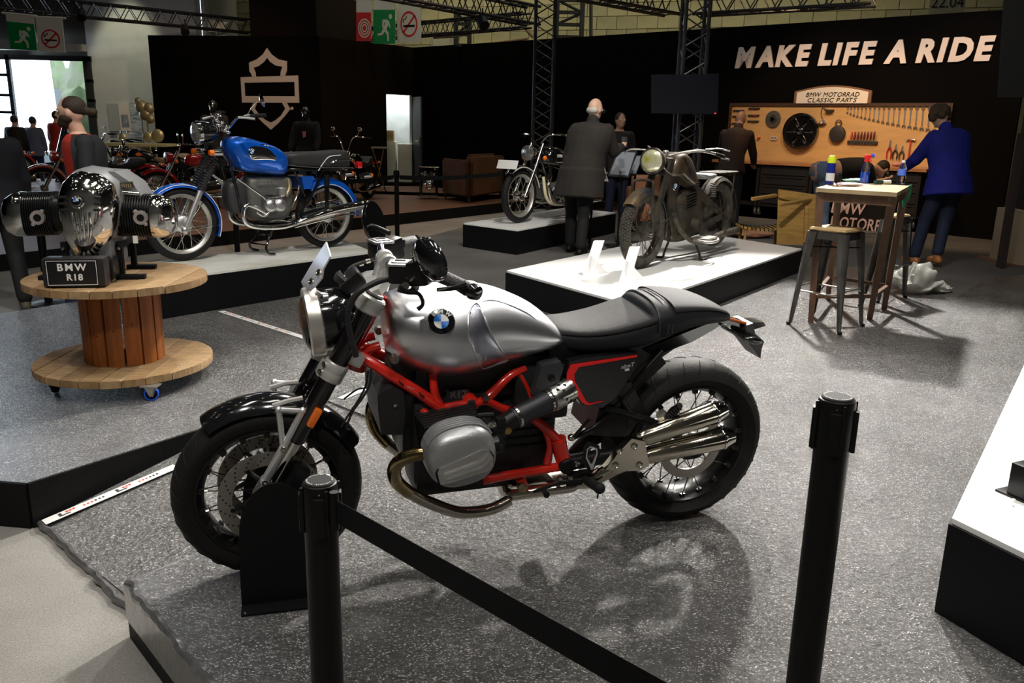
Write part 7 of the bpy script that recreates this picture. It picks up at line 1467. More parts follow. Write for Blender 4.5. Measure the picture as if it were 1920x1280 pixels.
# pegboard with frame
c1, c2, c3 = PW(1374, 198), PW(1783, 200), PW(1392, 305); zt_, zb_ = (c1.z+c2.z)/2, .88; Wb = (V(c2.x, c2.y, 0)-V(c1.x, c1.y, 0)).length
pb = thing('pegboard', 'long lit wooden tool board framed in dark wood above the workbench', 'tool board', (c1.x, c1.y, zb_)); HB = zt_-zb_
plyw = M('tool_board_ply', (.62, .38, .15), .55, var=.12, vscale=2.5, stretch=(1, 1, 5)); frw = M('dark_wood_frame', (.06, .03, .018), .5)
b = B(); b.prism([V(0, 0, 0), dW*Wb, dW*Wb+V(0, 0, HB), V(0, 0, HB)], nW*.015); b.obj('ply_panel', plyw, pb, 0)
b = B(); 
for P in ([V(0, 0, HB), dW*Wb+V(0, 0, HB), dW*Wb+V(0, 0, HB+.05), V(0, 0, HB+.05)], [V(0, 0, 0)-dW*.04, V(0, 0, 0), V(0, 0, HB+.05), -dW*.04+V(0, 0, HB+.05)], [dW*Wb, dW*(Wb+.04), dW*(Wb+.04)+V(0, 0, HB+.05), dW*Wb+V(0, 0, HB+.05)]): b.prism([p for p in P], nW*.05)
b.obj('board_frame', frw, pb, 0)
# arched sign
sg = thing('arched_sign', 'arched white sign reading BMW MOTORRAD CLASSIC PARTS above the tool board', 'sign', tuple(PW(1490, 194, .05))); so = sg.location; wS = (PW(1634, 194, .05)-so); wS.z = 0; WS = wS.length; hs = (PW(1562, 160, .05)-PW(1562, 194, .05)).z
def arch(k, e, x0): n = 14; return [V(0, 0, 0)+dW*(x0)+nW*e]+[dW*(x0+(WS-2*x0)*j/n)+V(0, 0, (hs*.68+hs*.32*math.sin(PI*j/n))*k)+nW*e for j in range(n+1)]+[dW*(WS-x0)+nW*e]
b = B(); b.prism(arch(1, 0, 0), nW*.05); b.obj('sign_frame', M('sign_frame_brown', (.2, .1, .06), .5), sg, 0); b = B(); b.prism(arch(.9, .051, .05), nW*.01); b.obj('sign_face', M('sign_face_cream', (.78, .72, .6), .5), sg, 0)
for s, y0_, y1_ in (('BMW MOTORRAD', 181, 1), ('CLASSIC PARTS', 191.5, 0)):
    x0_, x1_ = (1511, 1611) if y1_ else (1514, 1606); q0 = PW(x0_, y0_, .115)-so; q1_ = PW(x1_, y0_, .115)-so; q1_.z = q0.z = (q0.z+q1_.z)/2; fit_text(s, '', '', q0, q1_, .075, black, shear=.25, bold=.0, depth=.004, par=sg)
# tools; each hangs on the board
iron = M('tool_steel', (.5, .47, .42), .3, .9); dk = M('tool_dark', (.03, .028, .026), .5)
def tl(name, label, cat, px, py, group=None, off=.078): return thing(name, label, cat, tuple(PW(px, py, off)), 0, group)
W2L = basis(dW, (0, 0, 1))
def w2(x, z, n=0): return dW*x+V(0, 0, z)+nW*n
ORD = 'first shortest,second,third,fourth,fifth,sixth,seventh,eighth,ninth,tenth,eleventh,twelfth,thirteenth,fourteenth,fifteenth,sixteenth,seventeenth,eighteenth,nineteenth,twentieth longest'.split(',')
n_ = 20; PM = 1/((PW(1601, 220)-PW(1600, 220)).length)
for k in range(n_):
    f = k/(n_-1); x = 1590+ (1768-1590)*(f*.62+.38*f*f); y0 = 203; y1 = 211+35*f**.9
    a_, c_ = PW(x, y0, .075), PW(x-2.5*f-1, y1, .075); t = thing('combination_wrench', ORD[k]+' steel wrench from the left in the row of twenty on the tool board', 'wrench', tuple(a_), 0, 'row of wrenches on the tool board')
    d = c_-a_; s_ = .015+.016*f; b = B(); b.tube([d*.1, d*.85], s_*.4, 6, flat=.6); b.obj('shaft', iron, t); b = B(); b.lathe([(s_*.55, -.004), (s_, -.004), (s_, .004), (s_*.55, .004)], (0, 0, 0), nW, 12, False); b.obj('ring_end', iron, t); e = d; b = B(); b.prism([e+w2(-s_*.9, s_*.6), e+w2(s_*.9, s_*.6), e+w2(s_*1.2, -s_*.6), e+w2(s_*.5, -s_*1.1), e+w2(s_*.35, -s_*.1), e+w2(-s_*.35, -s_*.1), e+w2(-s_*.5, -s_*1.1), e+w2(-s_*1.2, -s_*.6)], nW*.006); b.obj('open_jaw', iron, t, 0)
for (x, y, c, lb) in ((1385, 207, (.02, .08, .3), 'top tool of the left column of dark files with a blue sleeve'), (1384, 218, (.2, .2, .2), 'second tool of the left column of dark files with grey sleeve'), (1382, 231, (.04, .04, .04), 'lowest black tool of the left column of files'), (1414, 203, (.05, .05, .05), 'top black tool of the second column of files'), (1413, 216, (.5, .03, .02), 'dark file with a red sleeve, middle of the second column'), (1412, 227, (.06, .05, .05), 'lowest tool of the second column of files')):
    t = tl('file', lb, 'file', x, y); b = B(); b.box((0, 0, 0), (.22, .02, .03), W2L, .004); b.obj('file_blade', dk, t); b = B(); b.box(w2(.03, 0), (.06, .026, .042), W2L, .005); b.obj('sleeve', M('sleeve_%d' % x, c, .5), t)
def ringt(t, nm, prof, m, at=(0, 0, 0), seg=28): b = B(); b.lathe(prof, at, nW, seg); return b.obj(nm, m, t)
t = tl('clutch_disc', 'round steel clutch disc with a dark centre on the tool board', 'disc', 1450, 223); ringt(t, 'steel_plate', [(.145, 0), (.145, .012), (.07, .02)], iron); ringt(t, 'dark_ring', [(.075, .02), (.07, .028), (.05, .03)], dk); ringt(t, 'bright_hub', [(.04, .02), (.035, .04), (.015, .04)], chrome)
b = B()
for k in range(14): a = 2*PI*k/14; b.box(w2(.11*math.cos(a), .11*math.sin(a), .014), (.035, .006, .012), W2L @ Matrix.Rotation(a, 3, 'Z'))
b.obj('friction_slot', dk, t)
t = tl('alloy_wheel', 'large black rimmed alloy motorcycle wheel hanging on the tool board', 'wheel', 1503, 246); ringt(t, 'black_rim', [(.30, 0), (.315, .02), (.31, .09), (.27, .1), (.25, .06)], gloss, seg=40); ringt(t, 'wheel_face', [(.25, .04), (.2, .05), (.06, .06)], M('wheel_bronze', (.3, .25, .22), .3, .9)); ringt(t, 'wheel_hub', [(.06, .06), (.055, .09), (.02, .1)], chrome)
for k in range(6): a = 2*PI*k/6; b = B(); b.box(w2(.16*math.cos(a), .16*math.sin(a), .06), (.16, .05, .02), W2L @ Matrix.Rotation(a, 3, 'Z'), .008); b.obj('wheel_spoke', chrome, t)
t = tl('pull_lamp', 'small metal lamp shade on a looped cord on the tool board', 'lamp', 1542, 229); b = B(); b.lathe([(.02, .05), (.03, .03), (.075, -.02), (.07, -.025)], (0, 0, 0), (0, 0, 1), 16); b.obj('lamp_shade', iron, t); b = B(); b.tube([V(0, 0, .05), w2(-.04, .15), w2(-.02, .24), w2(.06, .2)], .006, 6, 4); b.obj('cord', dk, t)
t = tl('metal_bracket', 'square dark metal bracket right of the little lamp', 'bracket', 1556, 207); b = B(); b.box((0, 0, 0), (.14, .03, .14), W2L, .01); b.obj('bracket_plate', dk, t); b = B(); b.box(w2(0, 0, .03), (.07, .04, .07), W2L, .01); b.obj('bracket_boss', iron, t)
t = tl('headlamp_shell', 'round dark headlamp shell with a hanging ring on the tool board', 'headlamp', 1571, 251); ringt(t, 'shell', [(.135, 0), (.14, .03), (.13, .06), (.1, .07)], dk); ringt(t, 'shell_face', [(.1, .06), (.02, .05)], M('shell_brown', (.16, .1, .06), .5)); b = B(); b.ring(w2(0, .18, .02), nW, .05, [(-.007, -.007), (.007, -.007), (.007, .007), (-.007, .007)], 18); b.obj('hanging_ring', dk, t)
t = tl('screwdriver_rack', 'black rack holding eight screwdrivers on the tool board', 'rack', 1617, 267); b = B(); b.box((0, 0, 0), (.5, .05, .03), W2L, .004); b.obj('rack_bar', dk, t)
for k in range(8): 
    s_ = thing('screwdriver', ORD[k].split()[0]+' screwdriver from the left in the black rack of eight', 'screwdriver', tuple(PW(1596+k*6, 264, .12)), 0, 'screwdrivers in the rack'); b = B(); b.lathe([(.012, .0), (.018, .03), (.016, .12), (.008, .13)], (0, 0, .02), (0, 0, 1), 8); b.obj('handle', M('driver_handle', (.12, .012, .01), .4) if k else M('driver_red', (.5, .02, .01), .4), s_); b = B(); b.cyl((0, 0, .02), (0, 0, -.07), .005, seg=6); b.obj('blade', iron, s_)
def plier(x, y, h, c, lb):
    t = tl('pliers', lb, 'pliers', x, y); hm_ = M('plier_%d' % x, c, .4); b = B()
    for s in (-1, 1): b2 = B(); b2.tube([w2(0, h*.15), w2(s*.035, -h*.15), w2(s*.03, -h*.5)], [.012, .012, .01], 6, 3); b2.obj('grip', hm_, t)
    b.tube([w2(0, h*.1), w2(.0, h*.5)], [.022, .008], 6); b.obj('jaws', iron, t)
plier(1668, 280, .3, (.45, .02, .01), 'red handled pliers, leftmost of the three on the tool board'); plier(1679, 284, .24, (.03, .02, .02), 'black pliers in the middle of the three'); plier(1691, 286, .22, (.04, .05, .06), 'smallest pliers on the right of the three')
t = tl('hammer', 'hammer with a red handle hanging right of the pliers', 'hammer', 1708, 262); b = B(); b.tube([w2(-.07, -.02), w2(-.02, .01), w2(.07, 0)], [.01, .02, .022], 8); b.obj('hammer_head', iron, t); b = B(); b.tube([w2(0, 0), w2(0, -.32)], [.012, .017], 8); b.obj('handle', M('hammer_red', (.45, .05, .02), .4), t)
t = tl('gasket_ring', 'two small pale rings hanging together below the clutch disc', 'ring', 1451, 258)
for x in (-.03, .03): b = B(); b.ring(w2(x, -abs(x)*.3, .0), nW, .028, [(-.01, -.006), (.01, -.006), (.01, .006), (-.01, .006)], 16); b.obj('ring', M('pale_ring', (.6, .5, .45), .5), t)
t = tl('red_tag', 'small red tag hanging on the left part of the tool board', 'tag', 1423, 258); b = B(); b.box((0, 0, 0), (.05, .02, .09), W2L, .01); b.obj('tag_body', M('tag_red', (.7, .04, .02), .5), t)
# workbench
wb_ = thing('workbench', 'long black workbench with a wooden top under the tool board', 'workbench', (c1.x, c1.y, 0)); bo = wb_.location; x0_, x1_ = .06, Wb-.02; DB = .74
bt_ = M('bench_top_wood', (.42, .2, .08), .4, var=.3, vscale=4, stretch=(1, 1, 1)); b = B(); b.prism([dW*x0_+nW*.06, dW*x1_+nW*.06, dW*x1_+nW*DB, dW*x0_+nW*DB], (0, 0, .045)); o_ = b.obj('worktop', bt_, wb_, 0); o_.location.z = .88
bk_ = M('bench_black', (.012, .012, .012), .45)
for i in range(4):
    xa = x0_+.05+i*(x1_-x0_-.1)/4; xb = xa+(x1_-x0_-.1)/4-.03
    if i in (1, 3):
        b = B(); b.prism([dW*xa+nW*.1, dW*xb+nW*.1, dW*xb+nW*(DB-.06), dW*xa+nW*(DB-.06)], (0, 0, .7)); cb = b.obj('drawer_cabinet', bk_, wb_, 0); cb.location.z = .16
        for k in range(4): b = B(); z_ = .06+k*.165; b.prism([dW*(xa+.03)+nW*(DB-.058)+V(0, 0, z_), dW*(xb-.03)+nW*(DB-.058)+V(0, 0, z_), dW*(xb-.03)+nW*(DB-.058)+V(0, 0, z_+.145), dW*(xa+.03)+nW*(DB-.058)+V(0, 0, z_+.145)], nW*.012); b.prism([dW*(xa+.08)+nW*(DB-.045)+V(0, 0, z_+.115), dW*(xb-.08)+nW*(DB-.045)+V(0, 0, z_+.115), dW*(xb-.08)+nW*(DB-.045)+V(0, 0, z_+.13), dW*(xa+.08)+nW*(DB-.045)+V(0, 0, z_+.13)], nW*.01); b.obj('drawer', M('drawer_black', (.02, .02, .021), .35), cb, 0)
    for xx in (xa+.02, xb-.02):
        b = B(); b.prism([dW*(xx-.025)+nW*(DB-.1), dW*(xx+.025)+nW*(DB-.1), dW*(xx+.025)+nW*(DB-.05), dW*(xx-.025)+nW*(DB-.05)], (0, 0, .72)); lg = b.obj('leg', bk_, wb_, 0); lg.location.z = .15
        b = B(); c = dW*xx+nW*(DB-.08)+V(0, 0, .055); b.lathe([(.05, -.015), (.055, 0), (.05, .015)], c, dW, 18); cs = b.obj('castor', M('castor_grey', (.1, .1, .1), .5), wb_); b = B(); b.box(c+V(0, 0, .05), (.05, .05, .06), W2L); b.lathe([(.02, -.02), (.02, .02)], c, dW, 12); b.obj('castor_fork', steel, cs)
b = B(); b.prism([dW*(x0_+.06)+nW*.12, dW*(x1_-.06)+nW*.12, dW*(x1_-.06)+nW*(DB-.1), dW*(x0_+.06)+nW*(DB-.1)], (0, 0, .03)); sh_ = b.obj('lower_shelf', bk_, wb_, 0); sh_.location.z = .16
ZB = .926
def BP(px, py): return gp(px, py, ZB)
for (xa, ya, xb, yb, lb) in ((1403, 297, 1428, 277, 'small silver laptop lid at the left end of the workbench'), (1462, 300, 1508, 277, 'larger silver laptop open on the workbench')):
    f = BP((xa+xb)/2-3, ya); w_ = (xb-xa-4)/2/PM; t = thing('laptop', lb, 'laptop', tuple(f)); sl = M('laptop_silver', (.6, .5, .44), .35, .4); b = B(); b.prism([-dW*w_, dW*w_, dW*w_-nW*.09+V(0, 0, .19), -dW*w_-nW*.09+V(0, 0, .19)], nW*.008); b.obj('laptop_lid', sl, t, 0); b = B(); b.prism([-dW*w_-nW*.02, dW*w_-nW*.02, dW*w_-nW*.22, -dW*w_-nW*.22], (0, 0, .015)); b.obj('laptop_base', sl, t, 0)
for (x, y, r_, c, lb) in ((1450, 297, .06, (.5, .42, .34), 'small bright carburettor standing between the two laptops'), (1513, 298, .055, (.25, .12, .07), 'brown metal part right of the larger laptop'), (1575, 300, .05, (.3, .2, .1), 'bronze metal part behind the bending woman')):
    t = thing('engine_part', lb, 'engine part', tuple(BP(x, y))); m_ = M('part_%d' % x, c, .35, .8); b = B(); b.sph((0, 0, r_), r_, 1, 1, .9, 10); b.obj('part_body', m_, t); b = B(); b.cyl((0, 0, r_), (r_*.3, 0, r_*3), r_*.6, seg=10); b.sph((r_*.3, 0, r_*3), r_*.7, seg=8); b.cyl((-r_*1.4, 0, r_), (r_*1.4, 0, r_*1.1), r_*.4, seg=8); b.obj('part_flange', m_, t)
for i, (x, lb) in enumerate(((1529, 'leftmost red spray can on the workbench'), (1537, 'second red spray can on the workbench'), (1549, 'third red spray can with a pale cap'), (1555, 'short orange can, rightmost of the workbench cans'))):
    t = thing('aerosol_can', lb, 'spray can', tuple(BP(x, 300))); b = B(); b.lathe([(.032, 0), (.033, .01), (.033, .17), (.025, .185)], (0, 0, 0), (0, 0, 1), 14); b.obj('can_body', M('can_red_%d' % (i//2), ((.6, .02, .01), (.55, .08, .02))[i//2], .3), t); b = B(); b.lathe([(.02, .18), (.02, .21), (.012, .215)], (0, 0, 0), (0, 0, 1), 12); b.obj('can_cap', wprint if i > 1 else M('cap_red', (.5, .02, .01), .4), t)
blob('pink_cloth', 'crumpled pink cloth at the right end of the workbench', 'cloth', tuple(BP(1682, 312)), (.09, .07, .03), M('pink_fabric', (.6, .25, .25), .8), 21)
# bench front case with white letters
cs0 = onplane(1562, 428, Cc, dW, 1.55); cs0.z = .02
t = thing('flight_case', 'black case with big white letters BMW MOTORRAD seen through the high table', 'case', tuple(cs0)); cw = (onplane(1668, 428, Cc, dW, 1.55)-cs0); cw.z = 0; cw = cw.length; ch_ = .62; b = B(); b.prism([V(0, 0, 0), dW*cw, dW*cw-nW*.3, -nW*.3], (0, 0, ch_)); b.obj('case_body', bk_, t, 0)
for s, ya, x1 in (('BMW', 398, 1623), ('MOTORRAD', 425, 1690)):
    q0 = onplane(1558 if s == 'BMW' else 1556, ya, Cc, dW, 1.56)-cs0; q1_ = onplane(x1, ya, Cc, dW, 1.56)-cs0; q1_.z = q0.z; fit_text(s, '', '', q0, q1_, .18, M('case_letter_pink', (.7, .55, .55), .6), shear=.12, bold=.015, depth=.004, par=t)
# reddish cloth / leather heap on the floor behind the platform
blob('leather_hide', 'reddish brown leather lying on the floor behind the white platform', 'leather', tuple(gp(1405, 444)), (.3, .22, .05), M('leather_hide', (.4, .18, .1), .5, var=.3), 31, .4, 26)
lc = M('brown_leather_chair', (.32, .12, .05), .45, var=.3, vscale=4); t = thing('leather_armchair', 'brown leather armchair hidden behind the display stands and the rusty motorcycle', 'armchair', tuple(gp(1222, 436)))
for nm, c, s in (('seat', (0, 0, .3), (.55, .5, .24)), ('backrest', (0, .26, .52), (.6, .14, .56)), ('armrest', (-.31, 0, .42), (.12, .56, .44)), ('armrest', (.31, 0, .42), (.12, .56, .44))): b = B(); b.box(c, s, None, .05); b.obj(nm, lc, t)
for x in (-.25, .25):
    for y in (-.2, .2): b = B(); b.cyl((x, y, 0), (x, y, .19), .018, seg=8); b.obj('leg', black, t)
# info displays on thin poles
def display(P, foot, label, back):
    Y = gp(*foot).y; t = thing('info_display', label, 'display stand', tuple(gp(*foot))); o = t.location; Q = [atY(x, y, Y+dy)-o for (x, y), dy in zip(P, (.12, .12, -.1, -.1))]; c = sum(Q, V(0, 0, 0))/4; n = (Q[1]-Q[0]).cross(Q[3]-Q[0]).normalized(); n = n if n.y > 0 else -n
    b = B(); b.prism(Q, n*.015); fr_ = b.obj('display_frame', M('frame_grey', (.35, .34, .33), .5) if back else black, t, 0); b = B(); b.prism([c+(p-c)*.86-n*.004 for p in Q], n*.006); b.obj('display_panel', M('panel_slate', (.03, .035, .045), .4) if back else M('display_glass', (.2, .22, .25), .15), fr_, 0)
    b = B(); b.box(V(0, 0, .006), (.3, .3, .012)); b.obj('base', black, t); b = B(); b.tube([V(0, 0, .01), V(c.x, c.y+.03, c.z-.12), c+n*.03], .016, 8); b.obj('pole', black, t)
    if back: b = B(); b.box(c-n*.03, (.03, .04, .2)); b.cyl(c-n*.01, c-n*.06, .02); b.obj('bracket', black, t)
display([(1085, 283), (1126, 286), (1141, 340), (1104, 336)], (1105, 466), 'display stand turned away, showing its dark back, leftmost of the three', True)
display([(1158, 281), (1195, 283), (1179, 333), (1139, 330)], (1158, 462), 'middle display stand with a pale grey panel beside the rusty motorcycle', False)
display([(1194, 290), (1207, 290), (1192, 328), (1178, 328)], (1178, 455), 'narrow third display stand just left of the rusty front wheel', False)
# right edge: dark cabinet, framed opening, brown bench
t = thing('brown_bench', 'pale brown cushioned bench end inside the dark frame at the right edge', 'bench', tuple(gp(1912, 498, -.0))); o = t.location; b = B(); Q = [atY(x, y, o.y)-o for x, y in ((1916, 396), (1935, 396), (1935, 500), (1899, 496))]; b.prism(Q, (0, .5, 0)); b.obj('cushion', M('bench_tan', (.5, .38, .26), .6), t, 0); b = B(); Q = [atY(x, y, o.y-.03)-o for x, y in ((1884, 492), (1940, 502), (1940, 508), (1882, 500))]; b.prism(Q, (0, .6, 0)); b.obj('base_board', M('bench_wood', (.25, .14, .08), .5), t, 0)
t = thing('dark_frame', 'dark upright frame edge beside the brown bench', 'frame', tuple(gp(1878, 503, 0))); o = t.location; b = B(); Q = [atY(x, y, o.y)-o for x, y in ((1918, 250), (1926, 250), (1886, 500), (1876, 503))]; b.prism(Q, (0, .1, 0)); b.obj('upright', M('frame_brown', (.05, .035, .03), .6), t, 0)
b = B(); Q = [atY(x, y, 9.0) for x, y in ((1884, -10), (1960, -10), (1960, 182), (1872, 182))]; b.prism(Q, (0, .02, 0)); struct(b.obj('wall_header', M('header_grey', (.02, .02, .021), .8), None, 0))
# ================================================================ people
def remesh(b, name, m, parent, vox=.014, sm=6, ang=80):
    bmesh.ops.recalc_face_normals(b.bm, faces=b.bm.faces[:]); me = bpy.data.meshes.new('tmp'); b.bm.to_mesh(me); b.bm.free(); o = bpy.data.objects.new('tmp', me); COL.objects.link(o)
    r_ = o.modifiers.new('r', 'REMESH'); r_.mode = 'VOXEL'; r_.voxel_size = vox; s_ = o.modifiers.new('s', 'SMOOTH'); s_.iterations = sm; s_.factor = .5
    dg = bpy.context.evaluated_depsgraph_get(); dg.update(); m2 = bpy.data.meshes.new_from_object(o.evaluated_get(dg)); m2.name = name; bpy.data.objects.remove(o); bpy.data.meshes.remove(me); m2.materials.clear(); return mk(name, m2, m, parent, ang)
def cap(b, p, q_, r0, r1, seg=12, fl=1):
    p, q_ = Vector(p), Vector(q_); d = q_-p; L = d.length; d.normalize(); P, Q = [], []
    for a in (80, 50, 20): a_ = R(a); P.append(p-d*r0*math.sin(a_)); Q.append(r0*math.cos(a_))
    P += [p, q_]; Q += [r0, r1]
    for a in (20, 50, 80): a_ = R(a); P.append(q_+d*r1*math.sin(a_)); Q.append(r1*math.cos(a_))
    b.tube(P, Q, seg, flat=fl)
def ell(b, c, rx, ry, rz, m3=None): b.sph(c, 1, rx, ry, rz, 18, m3)
def torso(b, pel, che, w0, d0, w1, d1, side, n=10, wn=.10, grow=0, t0=-1):
    """loft from pelvis to neck base; side = unit vector across the body"""
    up = (che-pel).normalized(); fw = side.cross(up); rs = []
    H_ = (che-pel).length
    for t, w_, d_ in ((-.28, w0*.75, d0*.7), (-.12, w0, d0), (.1, w0*.98, d0), (.35, w0*.9, d0*.92), (.65, (w1+w0)/2, (d0+d1)/2), (.88, w1, d1), (1.0, w1*.92, d1*.9), (1.1, w1*.55, d1*.6)):
        if t < t0: continue
        c = pel+up*H_*t; rs.append([c+side*math.cos(a)*(w_+grow)+fw*math.sin(a)*(d_+grow) for a in [2*PI*k/20 for k in range(20)]])
    b.rings(rs)
def hand(b, wr, d, side, curl=.5, s=1):
    d = Vector(d).normalized(); n = d.cross(side).normalized(); sd = n.cross(d).normalized(); pc = wr+d*.05*s; cap(b, wr, wr+d*.085*s, .024*s, .036*s, 10, .55)
    for k, L in enumerate((.07, .08, .076, .06)):
        r0 = wr+d*.085*s+sd*(.028-.0185*k)*s; k1 = r0+(d*(1-curl*.3)+n*curl*.5).normalized()*L*.45*s; k2 = k1+(d*(1-curl)+n*curl).normalized()*L*.3*s; k3 = k2+(d*(1-curl*1.6)+n*curl*1.3).normalized()*L*.25*s
        b.tube([r0-d*.02, r0, k1, k2, k3], [.0095*s, .0095*s, .0085*s, .008*s, .0065*s], 7)
    t0 = wr+d*.03*s+sd*.03*s; b.tube([t0-sd*.015, t0, t0+(d*.5+sd*.7+n*.3).normalized()*.035*s, t0+(d*.8+sd*.5+n*.5).normalized()*.062*s], [.013*s, .012*s, .010*s, .008*s], 7)
def person(label, loc, J, look, skin, top, trou, shoe, hair=None, topname='jacket', hem=.0, sleeve=1, hairfn=None, body_w=(.165, .125, .2, .125), loose=.022, beard=None, vox=.014, open_shirt=None, thigh=.085, name='person', hipw=None, collar=None, t0=-1):
    t = thing(name, label, 'person' if name == 'person' else 'mannequin', tuple(loc)); J = {k: Vector(v) for k, v in J.items()}; side = (J['shR']-J['shL']); side.normalize(); w0, d0, w1, d1 = body_w
    look = Vector(look).normalized(); hs_ = look.cross(V(0, 0, 1)).normalized(); hu = hs_.cross(look); hm3 = Matrix((hs_, look, hu)).transposed(); H = J['head']
    b = B(); torso(b, J['pel'], J['che'], w0, d0, w1*.8, d1*.9, side); cap(b, J['neck'], H-hu*.05, .058, .055); ell(b, H+hu*.015-look*.01, .075, .098, .112, hm3); ell(b, H-hu*.055+look*.03, .055, .06, .06, hm3)
    b.tube([H+look*.088+hu*.015, H+look*.112-hu*.02, H+look*.09-hu*.03], [.008, .015, .012], 8); ell(b, H+look*.085-hu*.055, .03, .014, .012, hm3)
    for s in (-1, 1): ell(b, H+hs_*s*.078-look*.005-hu*.005, .012, .022, .034, hm3); ell(b, H+hs_*s*.033+look*.078+hu*.03, .022, .015, .01, hm3)
    for a in 'LR':
        cap(b, J['sh'+a], J['el'+a], .05, .04); cap(b, J['el'+a], J['wr'+a], .04, .027); hand(b, J['wr'+a], J['wr'+a]-J['el'+a] if 'hd'+a not in J else J['hd'+a], side if a == 'L' else -side)
        cap(b, J['hip'+a], J['kn'+a], thigh, .055); cap(b, J['kn'+a], J['an'+a], .055, .038); cap(b, J['an'+a]-V(0, 0, .02), J['to'+a]+V(0, 0, .01), .036, .03)
    remesh(b, 'body', skin, t, vox, 3)
    e = B()
    for s in (-1, 1): e.sph(H+hs_*s*.034+look*.083+hu*.014, .013, seg=8)
    e.obj('eyes', M('eye_white', (.7, .68, .65), .2), t)
    b = B(); torso(b, J['pel'], J['che'], w0, d0, w1, d1, side, grow=loose, t0=t0)
    if hem:
        dn = (J['pel']-J['che']).normalized(); dn = (dn+V(0, 0, -1)).normalized(); fw_ = side.cross(-dn); rs = []
        for t_, k in ((-.02, 1.0), (hem*.5, 1.06), (hem, 1.12)): c = J['pel']+dn*t_; rs.append([c+side*math.cos(a)*(w0+loose+.01)*k+fw_*math.sin(a)*(d0+loose+.015)*k for a in [2*PI*j/20 for j in range(20)]])
        b.rings(rs)
    for a in 'LR':
        cap(b, J['sh'+a], J['el'+a], .062+loose*.6, .052+loose*.5)
        if sleeve: cap(b, J['el'+a], J['el'+a].lerp(J['wr'+a], .86), .05+loose*.5, .038+loose*.5)
        cap(b, J['che'].lerp(J['sh'+a], .25)-V(0, 0, .02), J['sh'+a], .075, .06+loose*.5)
    if collar: cap(b, J['neck']-V(0, 0, .02), J['neck']+V(0, 0, .015), .085, .075)
    tp = remesh(b, topname, top, t, vox, 5)
    b = B(); up = (J['che']-J['pel']).normalized(); hw_ = hipw or w0; cap(b, J['pel']-side*hw_*.45-up*.03, J['pel']+side*hw_*.45-up*.03, d0 if t0 > -1 else d0-.02, d0 if t0 > -1 else d0-.02)
    for a in 'LR': cap(b, J['hip'+a], J['kn'+a], thigh+.018, .075); cap(b, J['kn'+a], J['an'+a]+V(0, 0, .035), .072, .064)
    remesh(b, 'trousers', trou, t, vox, 4)
    for a in 'LR':
        b = B(); an, to = J['an'+a], J['to'+a]; d = (to-an); d.z = 0; d.normalize(); hl_ = V(an.x, an.y, to.z if to.z < an.z else an.z-.05)-d*.04; cap(b, hl_+V(0, 0, .032), to+V(0, 0, .028), .04, .036); cap(b, an+V(0, 0, .0), hl_+V(0, 0, .04)+d*.04, .047, .045); remesh(b, 'shoe', shoe, t, .012, 3)
    if hair: hairfn(t, H, look, hs_, hu, hm3, hair)
    if beard: b = B(); ell(b, H-hu*.075+look*.045, .062, .06, .05, hm3); ell(b, H-hu*.045+look*.02, .078, .07, .05, hm3); remesh(b, 'beard', beard, t, .01, 2)
    return t, J, H, look, hs_, hu
def hair_short(t, H, look, hs_, hu, m3, m): b = B(); ell(b, H+hu*.03-look*.025, .085, .1, .1, m3); remesh(b, 'hair', m, t, .012, 1)
def hair_bun(t, H, look, hs_, hu, m3, m): b = B(); ell(b, H+hu*.04-look*.03, .083, .1, .088, m3); cap(b, H-look*.08+hu*.02, H-look*.15+hu*.0, .035, .03); ell(b, H-look*.165, .035, .04, .035, m3); remesh(b, 'hair', m, t, .010, 1)
def hair_curly(t, H, look, hs_, hu, m3, m):
    b = B(); rr = random.Random(4)
    for k in range(90):
        a, e = rr.uniform(0, 2*PI), rr.uniform(-.5, 1.5); d = (hs_*math.cos(a)*math.cos(e)+look*math.sin(a)*math.cos(e)+hu*math.sin(e))
        if d.dot(look) > .45: continue
        b.sph(H+hu*.02+d*.1, rr.uniform(.028, .045), seg=8)
    ell(b, H+hu*.03-look*.02, .09, .1, .1, m3); remesh(b, 'hair', m, t, .012, 1)
def fringe(t, H, look, hs_, hu, m3, m):
    b = B(); ell(b, H-look*.055-hu*.02, .078, .055, .05, m3); remesh(b, 'hair', m, t, .01, 1)
def stand(h=1.75, fw=(0, 1, 0), lean=0, sw=.2, step=0, arm=.0):
    """standing joints facing fw"""
    f = Vector(fw).normalized(); s = f.cross(V(0, 0, 1)); k = h/1.75; J = {}
    J['pel'] = V(0, 0, .95*k); J['che'] = J['pel']+V(0, 0, .48*k)+f*lean*.5; J['neck'] = J['che']+V(0, 0, .07*k)+f*lean*.15; J['head'] = J['neck']+V(0, 0, .135*k)+f*(.03+lean*.25)
    for a, q_ in (('L', -1), ('R', 1)):
        J['sh'+a] = J['che']+s*q_*.185*k-V(0, 0, .02); J['el'+a] = J['sh'+a]+s*q_*.06+V(0, 0, -.29*k)+f*(.02+arm*.3); J['wr'+a] = J['el'+a]+V(0, 0, -.24*k*(1-arm))+f*(.06+.2*arm)
        J['hip'+a] = J['pel']+s*q_*.09-V(0, 0, .04); J['kn'+a] = V(0, 0, .5*k)+s*q_*.1+f*(.03+q_*step*.5); J['an'+a] = V(0, 0, .085)+s*q_*.11+f*q_*step; J['to'+a] = J['an'+a]+f*.17-V(0, 0, .075)
    return J
